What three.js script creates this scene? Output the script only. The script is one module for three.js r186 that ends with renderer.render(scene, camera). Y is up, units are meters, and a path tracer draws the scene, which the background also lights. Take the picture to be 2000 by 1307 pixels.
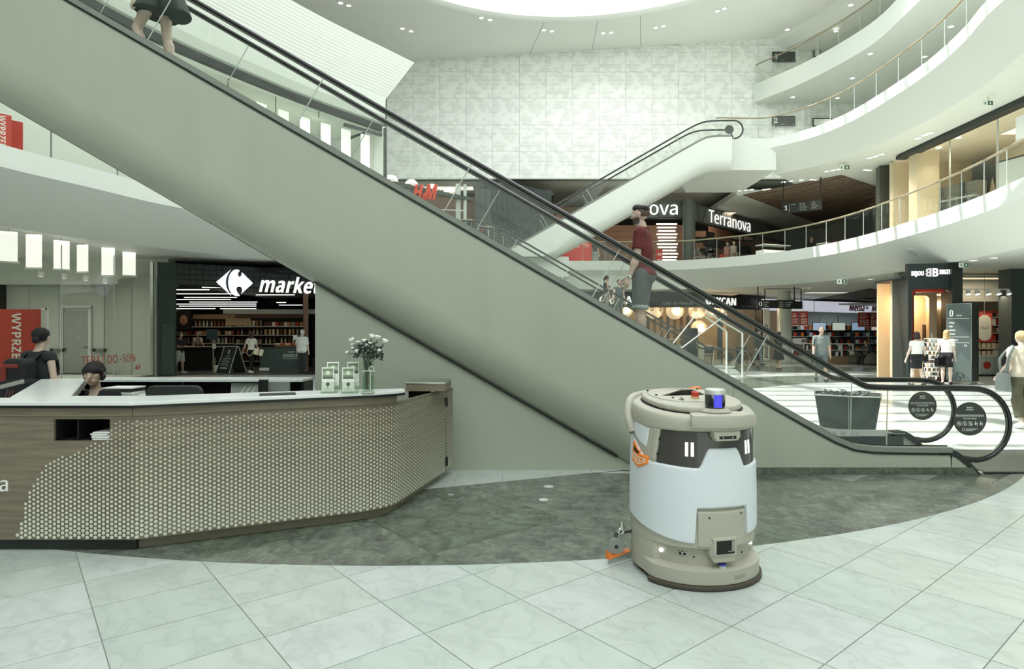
import * as THREE from 'three';
import { RoundedBoxGeometry } from 'three/addons/geometries/RoundedBoxGeometry.js';
import { mergeGeometries, mergeVertices, toCreasedNormals } from 'three/addons/utils/BufferGeometryUtils.js';
import { FontLoader } from 'three/addons/loaders/FontLoader.js';
import { TextGeometry } from 'three/addons/geometries/TextGeometry.js';
import { RectAreaLightUniformsLib } from 'three/addons/lights/RectAreaLightUniformsLib.js';
import { createNoise2D } from 'simplex-noise';

// ---------------------------------------------------------------- camera, sky, sun, exposure
const scene = new THREE.Scene();
const camera = new THREE.PerspectiveCamera(57.16, 2000 / 1307, 0.1, 300);
camera.position.set(0, 1.55, 0);
camera.lookAt(0, 1.55, -10);
scene.add(camera);
const renderer = new THREE.WebGLRenderer({ antialias: true });
renderer.toneMapping = THREE.LinearToneMapping;
renderer.toneMappingExposure = 1.0;
renderer.shadowMap.enabled = true;
scene.background = new THREE.Color().setRGB(0.955, 1.0, 1.03);
scene.backgroundIntensity = 3.75;
RectAreaLightUniformsLib.init();
const sun = new THREE.DirectionalLight(new THREE.Color().setRGB(1, 0.985, 0.95), 8.0);
sun.position.set(3.7 - 10.3 * 1.5, 17 * 1.5, -(18 + 3 * 1.5));
sun.target.position.set(3.7, 0, -18);
sun.castShadow = true;
sun.shadow.mapSize.set(4096, 4096);
Object.assign(sun.shadow.camera, { left: -35, right: 35, top: 35, bottom: -35, near: 1, far: 90 });
scene.add(sun, sun.target);

// ---------------------------------------------------------------- helpers
let seed = 12345;
const rnd = () => { seed = (seed + 0x6d2b79f5) | 0; let t = Math.imul(seed ^ (seed >>> 15), 1 | seed); t = (t + Math.imul(t ^ (t >>> 7), 61 | t)) ^ t; return ((t ^ (t >>> 14)) >>> 0) / 4294967296; };
const rr = (a, b) => a + (b - a) * rnd();
const n2 = createNoise2D(rnd);
const fbm = (x, y, o = 4) => { let s = 0, a = 0.5, t = 0; for (let i = 0; i < o; i++) { s += a * n2(x, y); t += a; x = x * 2.03 + 7.1; y = y * 2.03 - 3.7; a *= 0.5; } return s / t; };
const clamp = (x, a, b) => Math.min(b, Math.max(a, x));
const lerp = (a, b, t) => a + (b - a) * t;
const sstep = (a, b, x) => { const t = clamp((x - a) / (b - a), 0, 1); return t * t * (3 - 2 * t); };
const PI = Math.PI, F = 1200, CX = 1000, CY = 653.5, EYE = 1.55;
const V = (X, Y, Z) => new THREE.Vector3(X, Y, -Z);           // Z = distance in front of the viewer
const XW = (px, Z) => (px - CX) / F * Z, YW = (py, Z) => EYE - (py - CY) / F * Z;
const counts = {};
function numbered(name) { const k = counts[name] = (counts[name] ?? -1) + 1; return k ? name + '_' + String(k).padStart(3, '0') : name; }
function tag(o, label, category, group, kind) {
  if (label) o.userData.label = label;
  if (category) o.userData.category = category;
  if (group) o.userData.group = group;
  if (kind) o.userData.kind = kind;
  return o;
}
function prep(g) {
  let h = g.index ? g.toNonIndexed() : g.clone();
  for (const k of Object.keys(h.attributes)) if (!['position', 'normal', 'uv'].includes(k)) h.deleteAttribute(k);
  if (!h.attributes.normal) h.computeVertexNormals();
  if (!h.attributes.uv) h.setAttribute('uv', new THREE.BufferAttribute(new Float32Array(h.attributes.position.count * 2), 2));
  return h;
}
const mg = (list) => list.length === 1 ? prep(list[0]) : mergeGeometries(list.map(prep));
function mesh(name, geo, mat, parent) {
  const m = new THREE.Mesh(Array.isArray(geo) ? mg(geo) : geo, mat);
  m.castShadow = m.receiveShadow = true;
  if (parent && parent.isSet) { m.userData.kind = 'structure'; parent = undefined; }
  if (!parent) { m.name = numbered(name); scene.add(m); } else { m.name = name; parent.add(m); }
  return m;
}
function thing(name, label, category, pos, turn = 0, group) {
  const g = new THREE.Group(); g.name = numbered(name); scene.add(g);
  if (pos) g.position.copy(pos);
  g.rotation.y = turn;
  return tag(g, label, category, group);
}
function struct(name, geo, mat) { const m = mesh(name, geo, mat); m.userData.kind = 'structure'; return m; }
const structSet = () => ({ isSet: true });                       // pieces of a room, each a top-level piece of the setting
const ORD = ['first', 'second', 'third', 'fourth', 'fifth', 'sixth', 'seventh', 'eighth', 'ninth', 'tenth', 'eleventh', 'twelfth', 'thirteenth', 'fourteenth', 'fifteenth', 'sixteenth', 'seventeenth', 'eighteenth', 'nineteenth', 'twentieth', 'twenty-first', 'twenty-second'];
function structGroup(name) { const g = new THREE.Group(); g.name = numbered(name); g.userData.kind = 'structure'; scene.add(g); return g; }
function copy(root, pos, turn, label, group) {
  const r = root.clone(); r.name = numbered(root.name.replace(/_\d{3}$/, '')); scene.add(r);
  r.userData = { ...root.userData };
  if (pos) r.position.copy(pos); if (turn !== undefined && turn !== null) r.rotation.y = turn;
  if (label) r.userData.label = label; if (group) r.userData.group = group;
  return r;
}
const bx = (w, h, d, x = 0, y = 0, z = 0, ry = 0, rx = 0, rz = 0) => { const g = new THREE.BoxGeometry(w, h, d); if (rx) g.rotateX(rx); if (rz) g.rotateZ(rz); if (ry) g.rotateY(ry); return g.translate(x, y, z); };
const rbx = (w, h, d, r, x = 0, y = 0, z = 0, ry = 0, rx = 0, s = 2) => { const g = new RoundedBoxGeometry(w, h, d, s, Math.min(r, w / 2, h / 2, d / 2)); if (rx) g.rotateX(rx); if (ry) g.rotateY(ry); return g.translate(x, y, z); };
const cy = (r1, r2, h, x = 0, y = 0, z = 0, n = 20, open = false) => new THREE.CylinderGeometry(r1, r2, h, n, 1, open).translate(x, y, z);
const sp = (r, x = 0, y = 0, z = 0, n = 12, sx = 1, sy = 1, sz = 1) => new THREE.SphereGeometry(r, n, Math.max(6, n * 0.7 | 0)).scale(sx, sy, sz).translate(x, y, z);
function bar(a, b, r, n = 8) {                                   // round bar between two points
  const d = new THREE.Vector3().subVectors(b, a), g = new THREE.CylinderGeometry(r, r, d.length(), n);
  return g.applyMatrix4(new THREE.Matrix4().compose(a.clone().add(b).multiplyScalar(0.5), new THREE.Quaternion().setFromUnitVectors(new THREE.Vector3(0, 1, 0), d.clone().normalize()), new THREE.Vector3(1, 1, 1)));
}
function tube(pts, r, seg = 64, n = 8, closed = false) { return new THREE.TubeGeometry(new THREE.CatmullRomCurve3(pts, closed, 'centripetal'), seg, r, n, closed); }
function polyTube(pts, r, n = 10) { const path = new THREE.CurvePath(); for (let i = 0; i + 1 < pts.length; i++) path.add(new THREE.LineCurve3(pts[i], pts[i + 1])); return new THREE.TubeGeometry(new THREE.CatmullRomCurve3(pts, false, 'centripetal', 0.5), pts.length * 3, r, n); }
const lathe = (pts, n = 32, p0 = 0, pl = PI * 2) => new THREE.LatheGeometry(pts.map((p) => new THREE.Vector2(p[0], p[1])), n, p0, pl);
function shapeOf(pts) { const s = new THREE.Shape(); pts.forEach((p, i) => i ? s.lineTo(p[0], p[1]) : s.moveTo(p[0], p[1])); s.closePath(); return s; }
const extr = (pts, depth, bevel = 0, holes = []) => { const s = pts instanceof THREE.Shape ? pts : shapeOf(pts); for (const h of holes) s.holes.push(h instanceof THREE.Path ? h : new THREE.Path(h.map((p) => new THREE.Vector2(p[0], p[1])))); return new THREE.ExtrudeGeometry(s, { depth, bevelEnabled: bevel > 0, bevelSize: bevel, bevelThickness: bevel, bevelSegments: 2, curveSegments: 10 }); };
function grid(nu, nv, f, uvs = [1, 1], flip = false) {            // parametric surface f(u,v) -> Vector3
  const pos = [], uv = [], idx = [];
  for (let j = 0; j <= nv; j++) for (let i = 0; i <= nu; i++) { const p = f(i / nu, j / nv); pos.push(p.x, p.y, p.z); uv.push(i / nu * uvs[0], j / nv * uvs[1]); }
  for (let j = 0; j < nv; j++) for (let i = 0; i < nu; i++) { const a = j * (nu + 1) + i, b = a + 1, c = a + nu + 1, d = c + 1; flip ? idx.push(a, c, b, b, c, d) : idx.push(a, b, c, b, d, c); }
  const g = new THREE.BufferGeometry();
  g.setAttribute('position', new THREE.Float32BufferAttribute(pos, 3)); g.setAttribute('uv', new THREE.Float32BufferAttribute(uv, 2)); g.setIndex(idx); g.computeVertexNormals();
  return g;
}
function rotRect(r, w, h, seg = 5) {                              // rounded rectangle outline
  const p = []; for (const [cx, cy2, a0] of [[w / 2 - r, h / 2 - r, 0], [-w / 2 + r, h / 2 - r, PI / 2], [-w / 2 + r, -h / 2 + r, PI], [w / 2 - r, -h / 2 + r, PI * 1.5]]) for (let i = 0; i <= seg; i++) { const a = a0 + PI / 2 * i / seg; p.push([cx + r * Math.cos(a), cy2 + r * Math.sin(a)]); } return p;
}
// sweep of a closed section [[outward, y], ...] along a plan curve [[X, Z], ...]
function planCurve(pts, n) { const c = new THREE.CatmullRomCurve3(pts.map((p) => new THREE.Vector3(p[0], 0, p[1])), false, 'centripetal'); return c.getSpacedPoints(n).map((p) => [p.x, p.z]); }
function normalsOf(c, side) { return c.map((p, i) => { const a = c[Math.max(0, i - 1)], b = c[Math.min(c.length - 1, i + 1)], dx = b[0] - a[0], dz = b[1] - a[1], l = Math.hypot(dx, dz) || 1; return [side * dz / l, -side * dx / l]; }); }
const offsetCurve = (c, side, d) => { const n = normalsOf(c, side); return c.map((p, i) => [p[0] + n[i][0] * d, p[1] + n[i][1] * d]); };
function sweep(c, side, sec, closed = true, caps = true) {
  const n = normalsOf(c, side), out = [], L = [0];
  for (let i = 1; i < c.length; i++) L.push(L[i - 1] + Math.hypot(c[i][0] - c[i - 1][0], c[i][1] - c[i - 1][1]));
  const at = (i, k) => V(c[i][0] + n[i][0] * sec[k][0], sec[k][1], c[i][1] + n[i][1] * sec[k][0]);
  const m = closed ? sec.length : sec.length - 1; let v0 = 0;
  for (let k = 0; k < m; k++) {
    const k2 = (k + 1) % sec.length, len = Math.hypot(sec[k2][0] - sec[k][0], sec[k2][1] - sec[k][1]);
    const g = grid(c.length - 1, 1, (u, v) => at(Math.round(u * (c.length - 1)), v < 0.5 ? k : k2), [1, 1], side < 0);
    const uv = g.attributes.uv; for (let i = 0; i < uv.count; i++) { const ci = i % c.length, j = i >= c.length ? 1 : 0; uv.setXY(i, L[ci], v0 + j * len); }
    out.push(g); v0 += len;
  }
  if (closed && caps) for (const i of [0, c.length - 1]) {
    const tri = THREE.ShapeUtils.triangulateShape(sec.map((s) => new THREE.Vector2(s[0], s[1])), []), g = new THREE.BufferGeometry(), pos = [];
    for (const t of tri) for (const k of t) pos.push(...at(i, k).toArray());
    g.setAttribute('position', new THREE.Float32BufferAttribute(pos, 3)); g.computeVertexNormals(); out.push(g);
  }
  return mg(out);
}
// slab of a ribbon between two polylines a[i], b[i] (both [x, y]) from z0 to z1 (three.js z)
function ribbon(a, b, z0, z1) {
  const s = a.concat(b.slice().reverse());
  const g = extr(s, Math.abs(z1 - z0)); return g.translate(0, 0, Math.min(z0, z1));
}
// ---------------------------------------------------------------- textures and materials
function canvasTex(w, h, draw, repeat) { const c = document.createElement('canvas'); c.width = w; c.height = h; draw(c.getContext('2d'), w, h); const t = new THREE.CanvasTexture(c); t.colorSpace = THREE.SRGBColorSpace; t.wrapS = t.wrapT = THREE.RepeatWrapping; if (repeat) t.repeat.set(...repeat); return t; }
function dataTex(n, f, srgb = true) {                             // periodic-ish computed texture, f(u, v) -> [r,g,b] 0..255
  const d = new Uint8Array(n * n * 4);
  for (let y = 0; y < n; y++) for (let x = 0; x < n; x++) { const c = f(x / n, y / n), o = (y * n + x) * 4; d[o] = c[0]; d[o + 1] = c[1]; d[o + 2] = c[2]; d[o + 3] = 255; }
  const t = new THREE.DataTexture(d, n, n); t.wrapS = t.wrapT = THREE.MirroredRepeatWrapping; t.magFilter = THREE.LinearFilter; if (srgb) t.colorSpace = THREE.SRGBColorSpace; t.needsUpdate = true; return t;
}
const std = (color, rough = 0.6, o = {}) => new THREE.MeshStandardMaterial({ color, roughness: rough, ...o });
const phys = (color, rough = 0.5, o = {}) => new THREE.MeshPhysicalMaterial({ color, roughness: rough, ...o });
const glow = (color, k, o = {}) => new THREE.MeshStandardMaterial({ color, emissive: color, emissiveIntensity: k, roughness: 0.6, ...o });
const marbleTex = dataTex(768, (u, v) => {
  const w = fbm(u * 2, v * 2, 3), vein = Math.pow(1 - Math.abs(fbm(u * 1.3 + w * 0.4, v * 3 + w * 0.5, 3)), 9), cl = fbm(u * 2.5 + 9, v * 5 + 3, 4);
  const k = 0.985 - 0.05 * vein - 0.03 * clamp(cl, -1, 1); return [197 * k, 205 * k, 199 * k + 1];
});
const darkTex = dataTex(768, (u, v) => {
  const w = fbm(u * 4, v * 4, 4), c = fbm(u * 9 + w * 0.9, v * 11 + w, 5), sp2 = Math.pow(clamp(fbm(u * 30 + 4, v * 30 + w * 3, 3), 0, 1), 1.5);
  const k = 1 + 0.24 * c + 0.3 * sp2 + 0.16 * w; return [104 * k, 110 * k, 100 * k];
});
const woodTex = (r, g, b, dark = 0.25) => dataTex(384, (u, v) => { const w = fbm(u * 1.2, v * 26, 4), f = fbm(u * 3, v * 120, 2), k = 1 + dark * w + 0.06 * f; return [r * k, g * k, b * k]; });
const M = {
  white: std(0xdde2da, 0.55), ceil: std(0xf0f3ec, 0.75), fascia: std(0xd9e0d5, 0.6), soffit: std(0xcfd4c9, 0.75),
  marble: phys(0xffffff, 0.24, { map: marbleTex }), marbleB: phys(0xf4f7f3, 0.26, { map: marbleTex }), marbleC: phys(0xfafcf6, 0.2, { map: marbleTex }),
  dark: phys(0xffffff, 0.16, { map: darkTex }), darkB: phys(0xe6ece4, 0.2, { map: darkTex }), grout: std(0x858b82, 0.9),
  clad: phys(0xb4baa8, 0.42), wallUnder: std(0xa7ae9d, 0.55), deckGrey: std(0x858a80, 0.4), steel: std(0xb9bdb4, 0.28, { metalness: 0.9 }), steelDark: std(0x6b6f67, 0.35, { metalness: 0.8 }), chrome: std(0xdfe2dc, 0.12, { metalness: 1 }),
  black: phys(0x0b0c0b, 0.35), rubber: phys(0x0d0e0d, 0.28, { clearcoat: 0.4 }), blackMatt: std(0x101210, 0.8), charcoal: std(0x2c312e, 0.6), darkGreen: std(0x39423e, 0.5), anthracite: std(0x222825, 0.45),
  glass: phys(0xfcfdfc, 0.0, { transmission: 1, thickness: 0, ior: 1.4, specularIntensity: 0.3 }), glassTint: phys(0xfcfdfc, 0.0, { transmission: 1, thickness: 0, ior: 1.45, specularIntensity: 0.5 }), shopGlass: phys(0xfbfcfb, 0.0, { transmission: 1, thickness: 0, ior: 1.4, specularIntensity: 0.4 }),
  gold: std(0xa0957c, 0.4, { metalness: 0.2 }), red: std(0xc2392c, 0.55), white2: std(0xf5f6f1, 0.5), cream: std(0xe8dcc3, 0.7), paper: std(0xf1f2ec, 0.8), orange: std(0xf0822d, 0.5),
  woodDesk: std(0xffffff, 0.5, { map: woodTex(126, 116, 98, 0.16) }), woodBrown: std(0xffffff, 0.55, { map: woodTex(112, 88, 68, 0.3) }), woodPanel: std(0xffffff, 0.6, { map: woodTex(152, 118, 94, 0.22) }), woodDarkCeil: std(0xffffff, 0.6, { map: woodTex(98, 84, 68, 0.5) }),
  greyDark: std(0x4c524c, 0.5), grey: std(0x8b918a, 0.6), lightGrey: std(0xc3c9c1, 0.6), slate: std(0x46514f, 0.5), navy: std(0x2a3539, 0.6), skinless: std(0xd8cfc0, 0.6),
  lampGlow: glow(0xfffdf2, 2.2), signGlow: glow(0xfdfffb, 0.8), warmGlow: glow(0xffe9cc, 1.6), ledGlow: glow(0xfcfff8, 1.8),
};
const font = await new FontLoader().loadAsync('fonts/droid/droid_sans_bold.typeface.json');
const fontR = await new FontLoader().loadAsync('fonts/droid/droid_sans_regular.typeface.json');
function text3(s, size, depth, f = font, bevel = 0) {             // centred lettering, front face at z = depth
  const g = new TextGeometry(s, { font: f, size, depth, curveSegments: 5, bevelEnabled: bevel > 0, bevelSize: bevel, bevelThickness: bevel, bevelSegments: 2 });
  g.computeBoundingBox(); const b = g.boundingBox; return g.translate(-(b.min.x + b.max.x) / 2, -(b.min.y + b.max.y) / 2, 0);
}
function letters(s, height, width, depth, name, mat, parent, f = font, gapMul = 1) {   // each letter a mesh of its own, fitted to width x height
  const gs = []; let x = 0; const size = height;
  for (const ch of s) { const gl = f.data.glyphs[ch] || f.data.glyphs['?'], adv = gl.ha * size / f.data.resolution; if (ch !== ' ') { const g = new TextGeometry(ch, { font: f, size, depth, curveSegments: 4, bevelEnabled: false }); gs.push([g, x]); } x += adv * gapMul; }
  const k = width / x;
  for (const [g, gx] of gs) mesh(name, g.translate(gx, 0, 0).scale(k, 1, 1).translate(-width / 2, 0, 0), mat, parent);
}
const printMat = (w, h, draw, rough = 0.6) => std(0xffffff, rough, { map: canvasTex(w, h, draw) });
function plate(w, h, d, front, side = front) { const g = new THREE.BoxGeometry(w, h, d); return [g, [side, side, side, side, front, side]]; }   // a board with its print on the +z face
function plateMesh(name, w, h, d, front, side, parent) { const [g, m] = plate(w, h, d, front, side); const o = new THREE.Mesh(g, m); o.castShadow = o.receiveShadow = true; if (parent) { o.name = name; parent.add(o); } else { o.name = numbered(name); scene.add(o); } return o; }
// ================================================================ GROUND FLOOR
const E1 = [0.632, -0.775], E2 = [0.775, 0.632];                  // tile axes in plan (X, Z)
const S1 = 0.482, O1 = -1.79, S2 = 0.652, O2 = 0.355;
const toPlan = (a, b) => [a * E1[0] + b * E2[0], a * E1[1] + b * E2[1]];
const ARC = { x: -0.9, z: 13.52, r: 9.4 };
function polyPiece(poly, top, thick, u0, v0, su = 1) {            // flat stone piece from a plan polygon [[X, Z], ...]
  const pts = poly.map((p) => new THREE.Vector2(p[0], p[1])); if (THREE.ShapeUtils.isClockWise(pts)) pts.reverse();
  const tri = THREE.ShapeUtils.triangulateShape(pts, []), pos = [], uv = [], nor = [];
  const put = (p, y, n) => { pos.push(p.x, y, -p.y); uv.push((p.x * E1[0] + p.y * E1[1]) * su + u0, (p.x * E2[0] + p.y * E2[1]) * su + v0); nor.push(...n); };
  for (const t of tri) { put(pts[t[0]], top, [0, 1, 0]); put(pts[t[1]], top, [0, 1, 0]); put(pts[t[2]], top, [0, 1, 0]); }
  for (let i = 0; i < pts.length; i++) { const a = pts[i], b = pts[(i + 1) % pts.length], dx = b.x - a.x, dy = b.y - a.y, l = Math.hypot(dx, dy); if (l < 1e-4) continue; const n = [dy / l, 0, dx / l]; put(a, top - thick, n); put(b, top - thick, n); put(b, top, n); put(a, top - thick, n); put(b, top, n); put(a, top, n); }
  const g = new THREE.BufferGeometry(); g.setAttribute('position', new THREE.Float32BufferAttribute(pos, 3)); g.setAttribute('normal', new THREE.Float32BufferAttribute(nor, 3)); g.setAttribute('uv', new THREE.Float32BufferAttribute(uv, 2)); return g;
}
function clipPoly(poly, fn) { const out = []; for (let i = 0; i < poly.length; i++) { const a = poly[i], b = poly[(i + 1) % poly.length], da = fn(a), db = fn(b); if (da >= 0) out.push(a); if (da * db < 0) { const t = da / (da - db); out.push([lerp(a[0], b[0], t), lerp(a[1], b[1], t)]); } } return out; }
const area = (p) => { let s = 0; for (let i = 0; i < p.length; i++) { const a = p[i], b = p[(i + 1) % p.length]; s += a[0] * b[1] - b[0] * a[1]; } return Math.abs(s) / 2; };
const tileTex = canvasTex(512, 512, (c, w, h) => {                // beyond the single tiles the joints are drawn
  for (let i = 0; i < 4; i++) for (let j = 0; j < 4; j++) { const k = 196 + ((i * 7 + j * 5) % 4) * 5; c.fillStyle = `rgb(${k},${k + 5},${k})`; c.fillRect(i * 128, j * 128, 128, 128); c.strokeStyle = '#a7ada3'; c.lineWidth = 1.2; c.strokeRect(i * 128, j * 128, 128, 128); }
});
const floorFar = phys(0xffffff, 0.16, { map: tileTex });
{
  const floor = structGroup('floor');
  const g = new THREE.BufferGeometry(), pos = [], uv = [], idx = [0, 1, 2, 0, 2, 3];
  for (const [X, Z] of [[-34, -16], [34, -16], [34, 56], [-34, 56]]) { pos.push(X, -0.012, -Z); uv.push((X * E1[0] + Z * E1[1] - O1) / S1 / 4, (X * E2[0] + Z * E2[1] - O2) / S2 / 4); }
  g.setAttribute('position', new THREE.Float32BufferAttribute(pos, 3)); g.setAttribute('uv', new THREE.Float32BufferAttribute(uv, 2)); g.setIndex(idx); g.computeVertexNormals();
  mesh('floor_slab', g, floorFar, floor);
  mesh('slab_base', bx(68, 0.3, 72, 0, -0.17, -20), M.grout, floor);
  mesh('grout_bed', polyPiece([[-3.0, 2.1], [3.0, 2.1], [10.3, 10.9], [4.6, 10.9], [2.4, 6.8], [-4.7, 6.8], [-6.2, 5.9]], -0.0035, 0.004, 0, 0), M.grout, floor);
  // white marble tiles in the foreground and beyond the escalator's foot
  const gap = 0.0028, inside = (p) => ARC.r - Math.hypot(p[0] - ARC.x, p[1] - ARC.z);
  let nw = 0, nd = 0;
  for (let i = -26; i < 22; i++) for (let j = -6; j < 30; j++) {
    const a0 = O1 + i * S1 + gap, a1 = a0 + S1 - 2 * gap, b0 = O2 + j * S2 + gap, b1 = b0 + S2 - 2 * gap;
    const c = toPlan((a0 + a1) / 2, (b0 + b1) / 2);
    if (c[1] < 2.0 || c[1] > 11.0 || Math.abs(c[0]) > 0.86 * c[1] + 1.1) continue;
    if (c[1] > 6.5 && c[0] < 2.2) continue;
    if (c[1] > 8.4 && c[0] < 0.42 * c[1]) continue;
    const edge = [], cs = [toPlan(a0, b0), toPlan(a1, b0), toPlan(a1, b1), toPlan(a0, b1)];
    for (let e = 0; e < 4; e++) for (let k = 0; k < 8; k++) edge.push([lerp(cs[e][0], cs[(e + 1) % 4][0], k / 8), lerp(cs[e][1], cs[(e + 1) % 4][1], k / 8)]);
    const ins = cs.map(inside), back = (p) => 6.72 - p[1];
    if (c[1] < 6.75) {
      if (ins.every((d) => d > 0)) continue;
      let poly = cs;
      if (ins.some((d) => d > 0)) poly = edge.map((p) => { const d = inside(p); if (d <= 0.004) return p; const r = Math.hypot(p[0] - ARC.x, p[1] - ARC.z), k = (ARC.r + 0.004) / r; return [ARC.x + (p[0] - ARC.x) * k, ARC.z + (p[1] - ARC.z) * k]; });
      if (area(poly) < 0.004) continue;
      mesh('floor_tile', polyPiece(poly, 0, 0.006, rr(0, 5), rr(0, 5), 0.8), [M.marble, M.marbleB, M.marbleC][nw++ % 3], floor);
    } else { mesh('floor_tile', polyPiece(cs, 0, 0.006, rr(0, 5), rr(0, 5), 0.8), [M.marble, M.marbleB, M.marbleC][nw++ % 3], floor); }
  }
  // dark stone inlay bounded by the arc
  const arcPoly = []; for (let k = 0; k <= 90; k++) { const a = -PI / 2 - 0.62 + 1.36 * k / 90; arcPoly.push([ARC.x + ARC.r * Math.cos(a), ARC.z + ARC.r * Math.sin(a)]); }
  const T1 = S1 * 2, T2 = S2 * 2;
  for (let i = -14; i < 12; i++) for (let j = -4; j < 14; j++) {
    const a0 = O1 + i * T1 + 0.0015, a1 = a0 + T1 - 0.003, b0 = O2 + j * T2 + 0.0015 + S2, b1 = b0 + T2 - 0.003;
    let poly = [toPlan(a0, b0), toPlan(a1, b0), toPlan(a1, b1), toPlan(a0, b1)];
    for (let k = 0; k < 90 && poly.length > 2; k++) { const p = arcPoly[k], q = arcPoly[k + 1], nx = -(q[1] - p[1]), nz = q[0] - p[0]; poly = clipPoly(poly, (s) => (s[0] - p[0]) * nx + (s[1] - p[1]) * nz); }
    poly = clipPoly(poly, (s) => 6.13 + 0.415 * (s[0] + 0.92) - s[1]); if (poly.length > 2) poly = clipPoly(poly, (s) => 6.86 - s[1]); if (poly.length > 2) poly = clipPoly(poly, (s) => s[0] + 4.6);
    if (poly.length < 3 || area(poly) < 0.003) continue;
    mesh('dark_floor_tile', polyPiece(poly, 0, 0.006, rr(0, 5), rr(0, 5), 0.55), nd++ % 3 ? M.dark : M.darkB, floor);
  }
  // pale marble strip along the wall under the escalator
  for (let k = 0; k < 6; k++) { const x0 = -1.6 + k * 0.5, x1 = x0 + 0.496; const f = (x) => Math.min(6.135 + 0.415 * (x + 0.92), 7.2); if (f(x0) > 7.1) break; mesh('strip_tile', polyPiece([[x0, f(x0)], [x1, f(x1)], [x1, 7.25], [x0, 7.25]], 0, 0.006, rr(0, 4), rr(0, 4), 1.4), M.marble, floor); }
  // round floor box cover and hatch in the dark stone
  mesh('hatch_cover', bx(0.24, 0.006, 0.2, XW(880, 5.9), 0.002, -5.92, 0.7), M.darkB, floor);
  mesh('hatch_ring', new THREE.CylinderGeometry(0.035, 0.035, 0.008, 20).translate(XW(880, 5.9), 0.003, -5.92), M.grey, floor);
  mesh('floor_socket', new THREE.CylinderGeometry(0.045, 0.045, 0.006, 20).translate(XW(1060, 5.9), 0.002, -5.75), M.lightGrey, floor);
  mesh('floor_socket', new THREE.CylinderGeometry(0.05, 0.05, 0.006, 20).translate(XW(1072, 6.2), 0.002, -6.25), M.lightGrey, floor);
}
// bands of darker stone laid in the white floor further back
{
  const band = structGroup('floor_inlay');
  const strip = (pts, m) => mesh('stone_band', polyPiece(pts, -0.004, 0.006, 0, 0, 0.5), m, band);
  strip([[6.2, 17.2], [9.3, 19.6], [16, 21.4], [16, 24.2], [10, 23], [6.2, 20.5]], M.darkB);
  strip([[8, 26], [13, 26.2], [16.5, 25.2], [17, 29], [9, 31]], M.darkB);
  strip([[10.5, 25.6], [15.5, 23.8], [15.5, 24.9], [11.5, 26.2]], M.dark);
}
// ================================================================ BUILDING SHELL
const leftCurve = planCurve([[-10.6, 4], [-10.5, 9], [-10.2, 12.2], [-9.6, 14], [-9.1, 15.6], [-8.2, 17.2], [-6.5, 19.7], [-4.5, 21.9], [-2.9, 23.4], [-1.3, 24.0], [-0.9, 25.2]], 80);
const facadeCurve = leftCurve.filter((p) => p[1] < 22.0);
const rightCurve = planCurve([[1.4, 31.3], [2.2, 31.6], [5.8, 31.7], [8.4, 31.5], [10.4, 30.3], [12.1, 28.5], [13.1, 26.2], [13.45, 23.5], [13.4, 21.3], [13.2, 18.9], [12.85, 16.8], [12.4, 15], [11.6, 11.5], [10.6, 8], [9.4, 2], [9, -6], [9, -12]], 130);
const rightCurve2 = planCurve([[11.65, 27.95], [12.4, 27.2], [13.1, 26], [13.5, 24.4], [13.6, 22.2], [13.5, 19.9], [13.1, 17.8], [12.6, 16.2], [11.9, 12], [11, 8], [9.8, 2], [9.4, -6], [9.4, -12]], 110);
const rightCurve3 = planCurve([[13.0, 32.95], [14.3, 30.6], [15.2, 27.9], [15.5, 26], [15.3, 23.6], [15, 20], [14.5, 16], [13.6, 11], [12.4, 5], [11.5, -4], [11.4, -12]], 100);
const ceilY = (X) => 16.62 + 0.062 * X;
// slabs: parapet band, sloped fascia, soffit, gallery floor
struct('gallery_slab', sweep(rightCurve, -1, [[0, 5.35], [0, 4.87], [1.1, 3.92], [17, 3.92], [17, 5.05], [0.3, 5.05], [0.3, 5.35]]), M.white);
struct('gallery_slab', sweep(leftCurve, -1, [[0, 5.35], [0, 4.9], [3.4, 4.25], [3.5, 4.5], [15, 4.5], [15, 5.05], [0.12, 5.05], [0.12, 5.35]]), M.white);
struct('gallery_slab', sweep(rightCurve2, -1, [[0, 10.45], [0, 10.03], [0.9, 9.02], [13, 9.02], [13, 10.1], [0.3, 10.1], [0.3, 10.45]]), M.white);
struct('gallery_slab', sweep(rightCurve3, -1, [[0, 14.97], [-0.06, 13.98], [11, 13.98], [11, 14.62], [0.25, 14.62], [0.25, 14.97]]), M.white);
struct('roof_ring', sweep(offsetCurve(rightCurve3, -1, 0.9), -1, [[0, 17.6], [0.1, 17.3], [0.6, 16.95], [1.5, 16.8], [10, 16.8], [10, 17.7]]), M.ceil);
// central part of the first floor behind the void (shops zone) and its ceiling
struct('gallery_slab', [bx(26, 1.13, 26, -3.0, 4.485, -45), bx(13.5, 0.9, 10, -4.2, 4.6, -32.6)], M.white);
struct('gallery_ceiling', [bx(32, 0.25, 14, 2, 10.03, -40.1)], M.soffit);
struct('gallery_ceiling', [bx(9.8, 0.3, 11, 17.0, 9.2, -38.6)], M.soffit);
// landing nose of the second floor where the distant escalator arrives
struct('landing_nose', (() => { const a = [[8.6, 10.45], [12.0, 10.45], [12.0, 10.03], [12.0, 9.02], [9.15, 9.02], [8.55, 10.03]]; return extr(a, 4.4).translate(0, 0, -32.3); })(), M.white);
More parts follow.
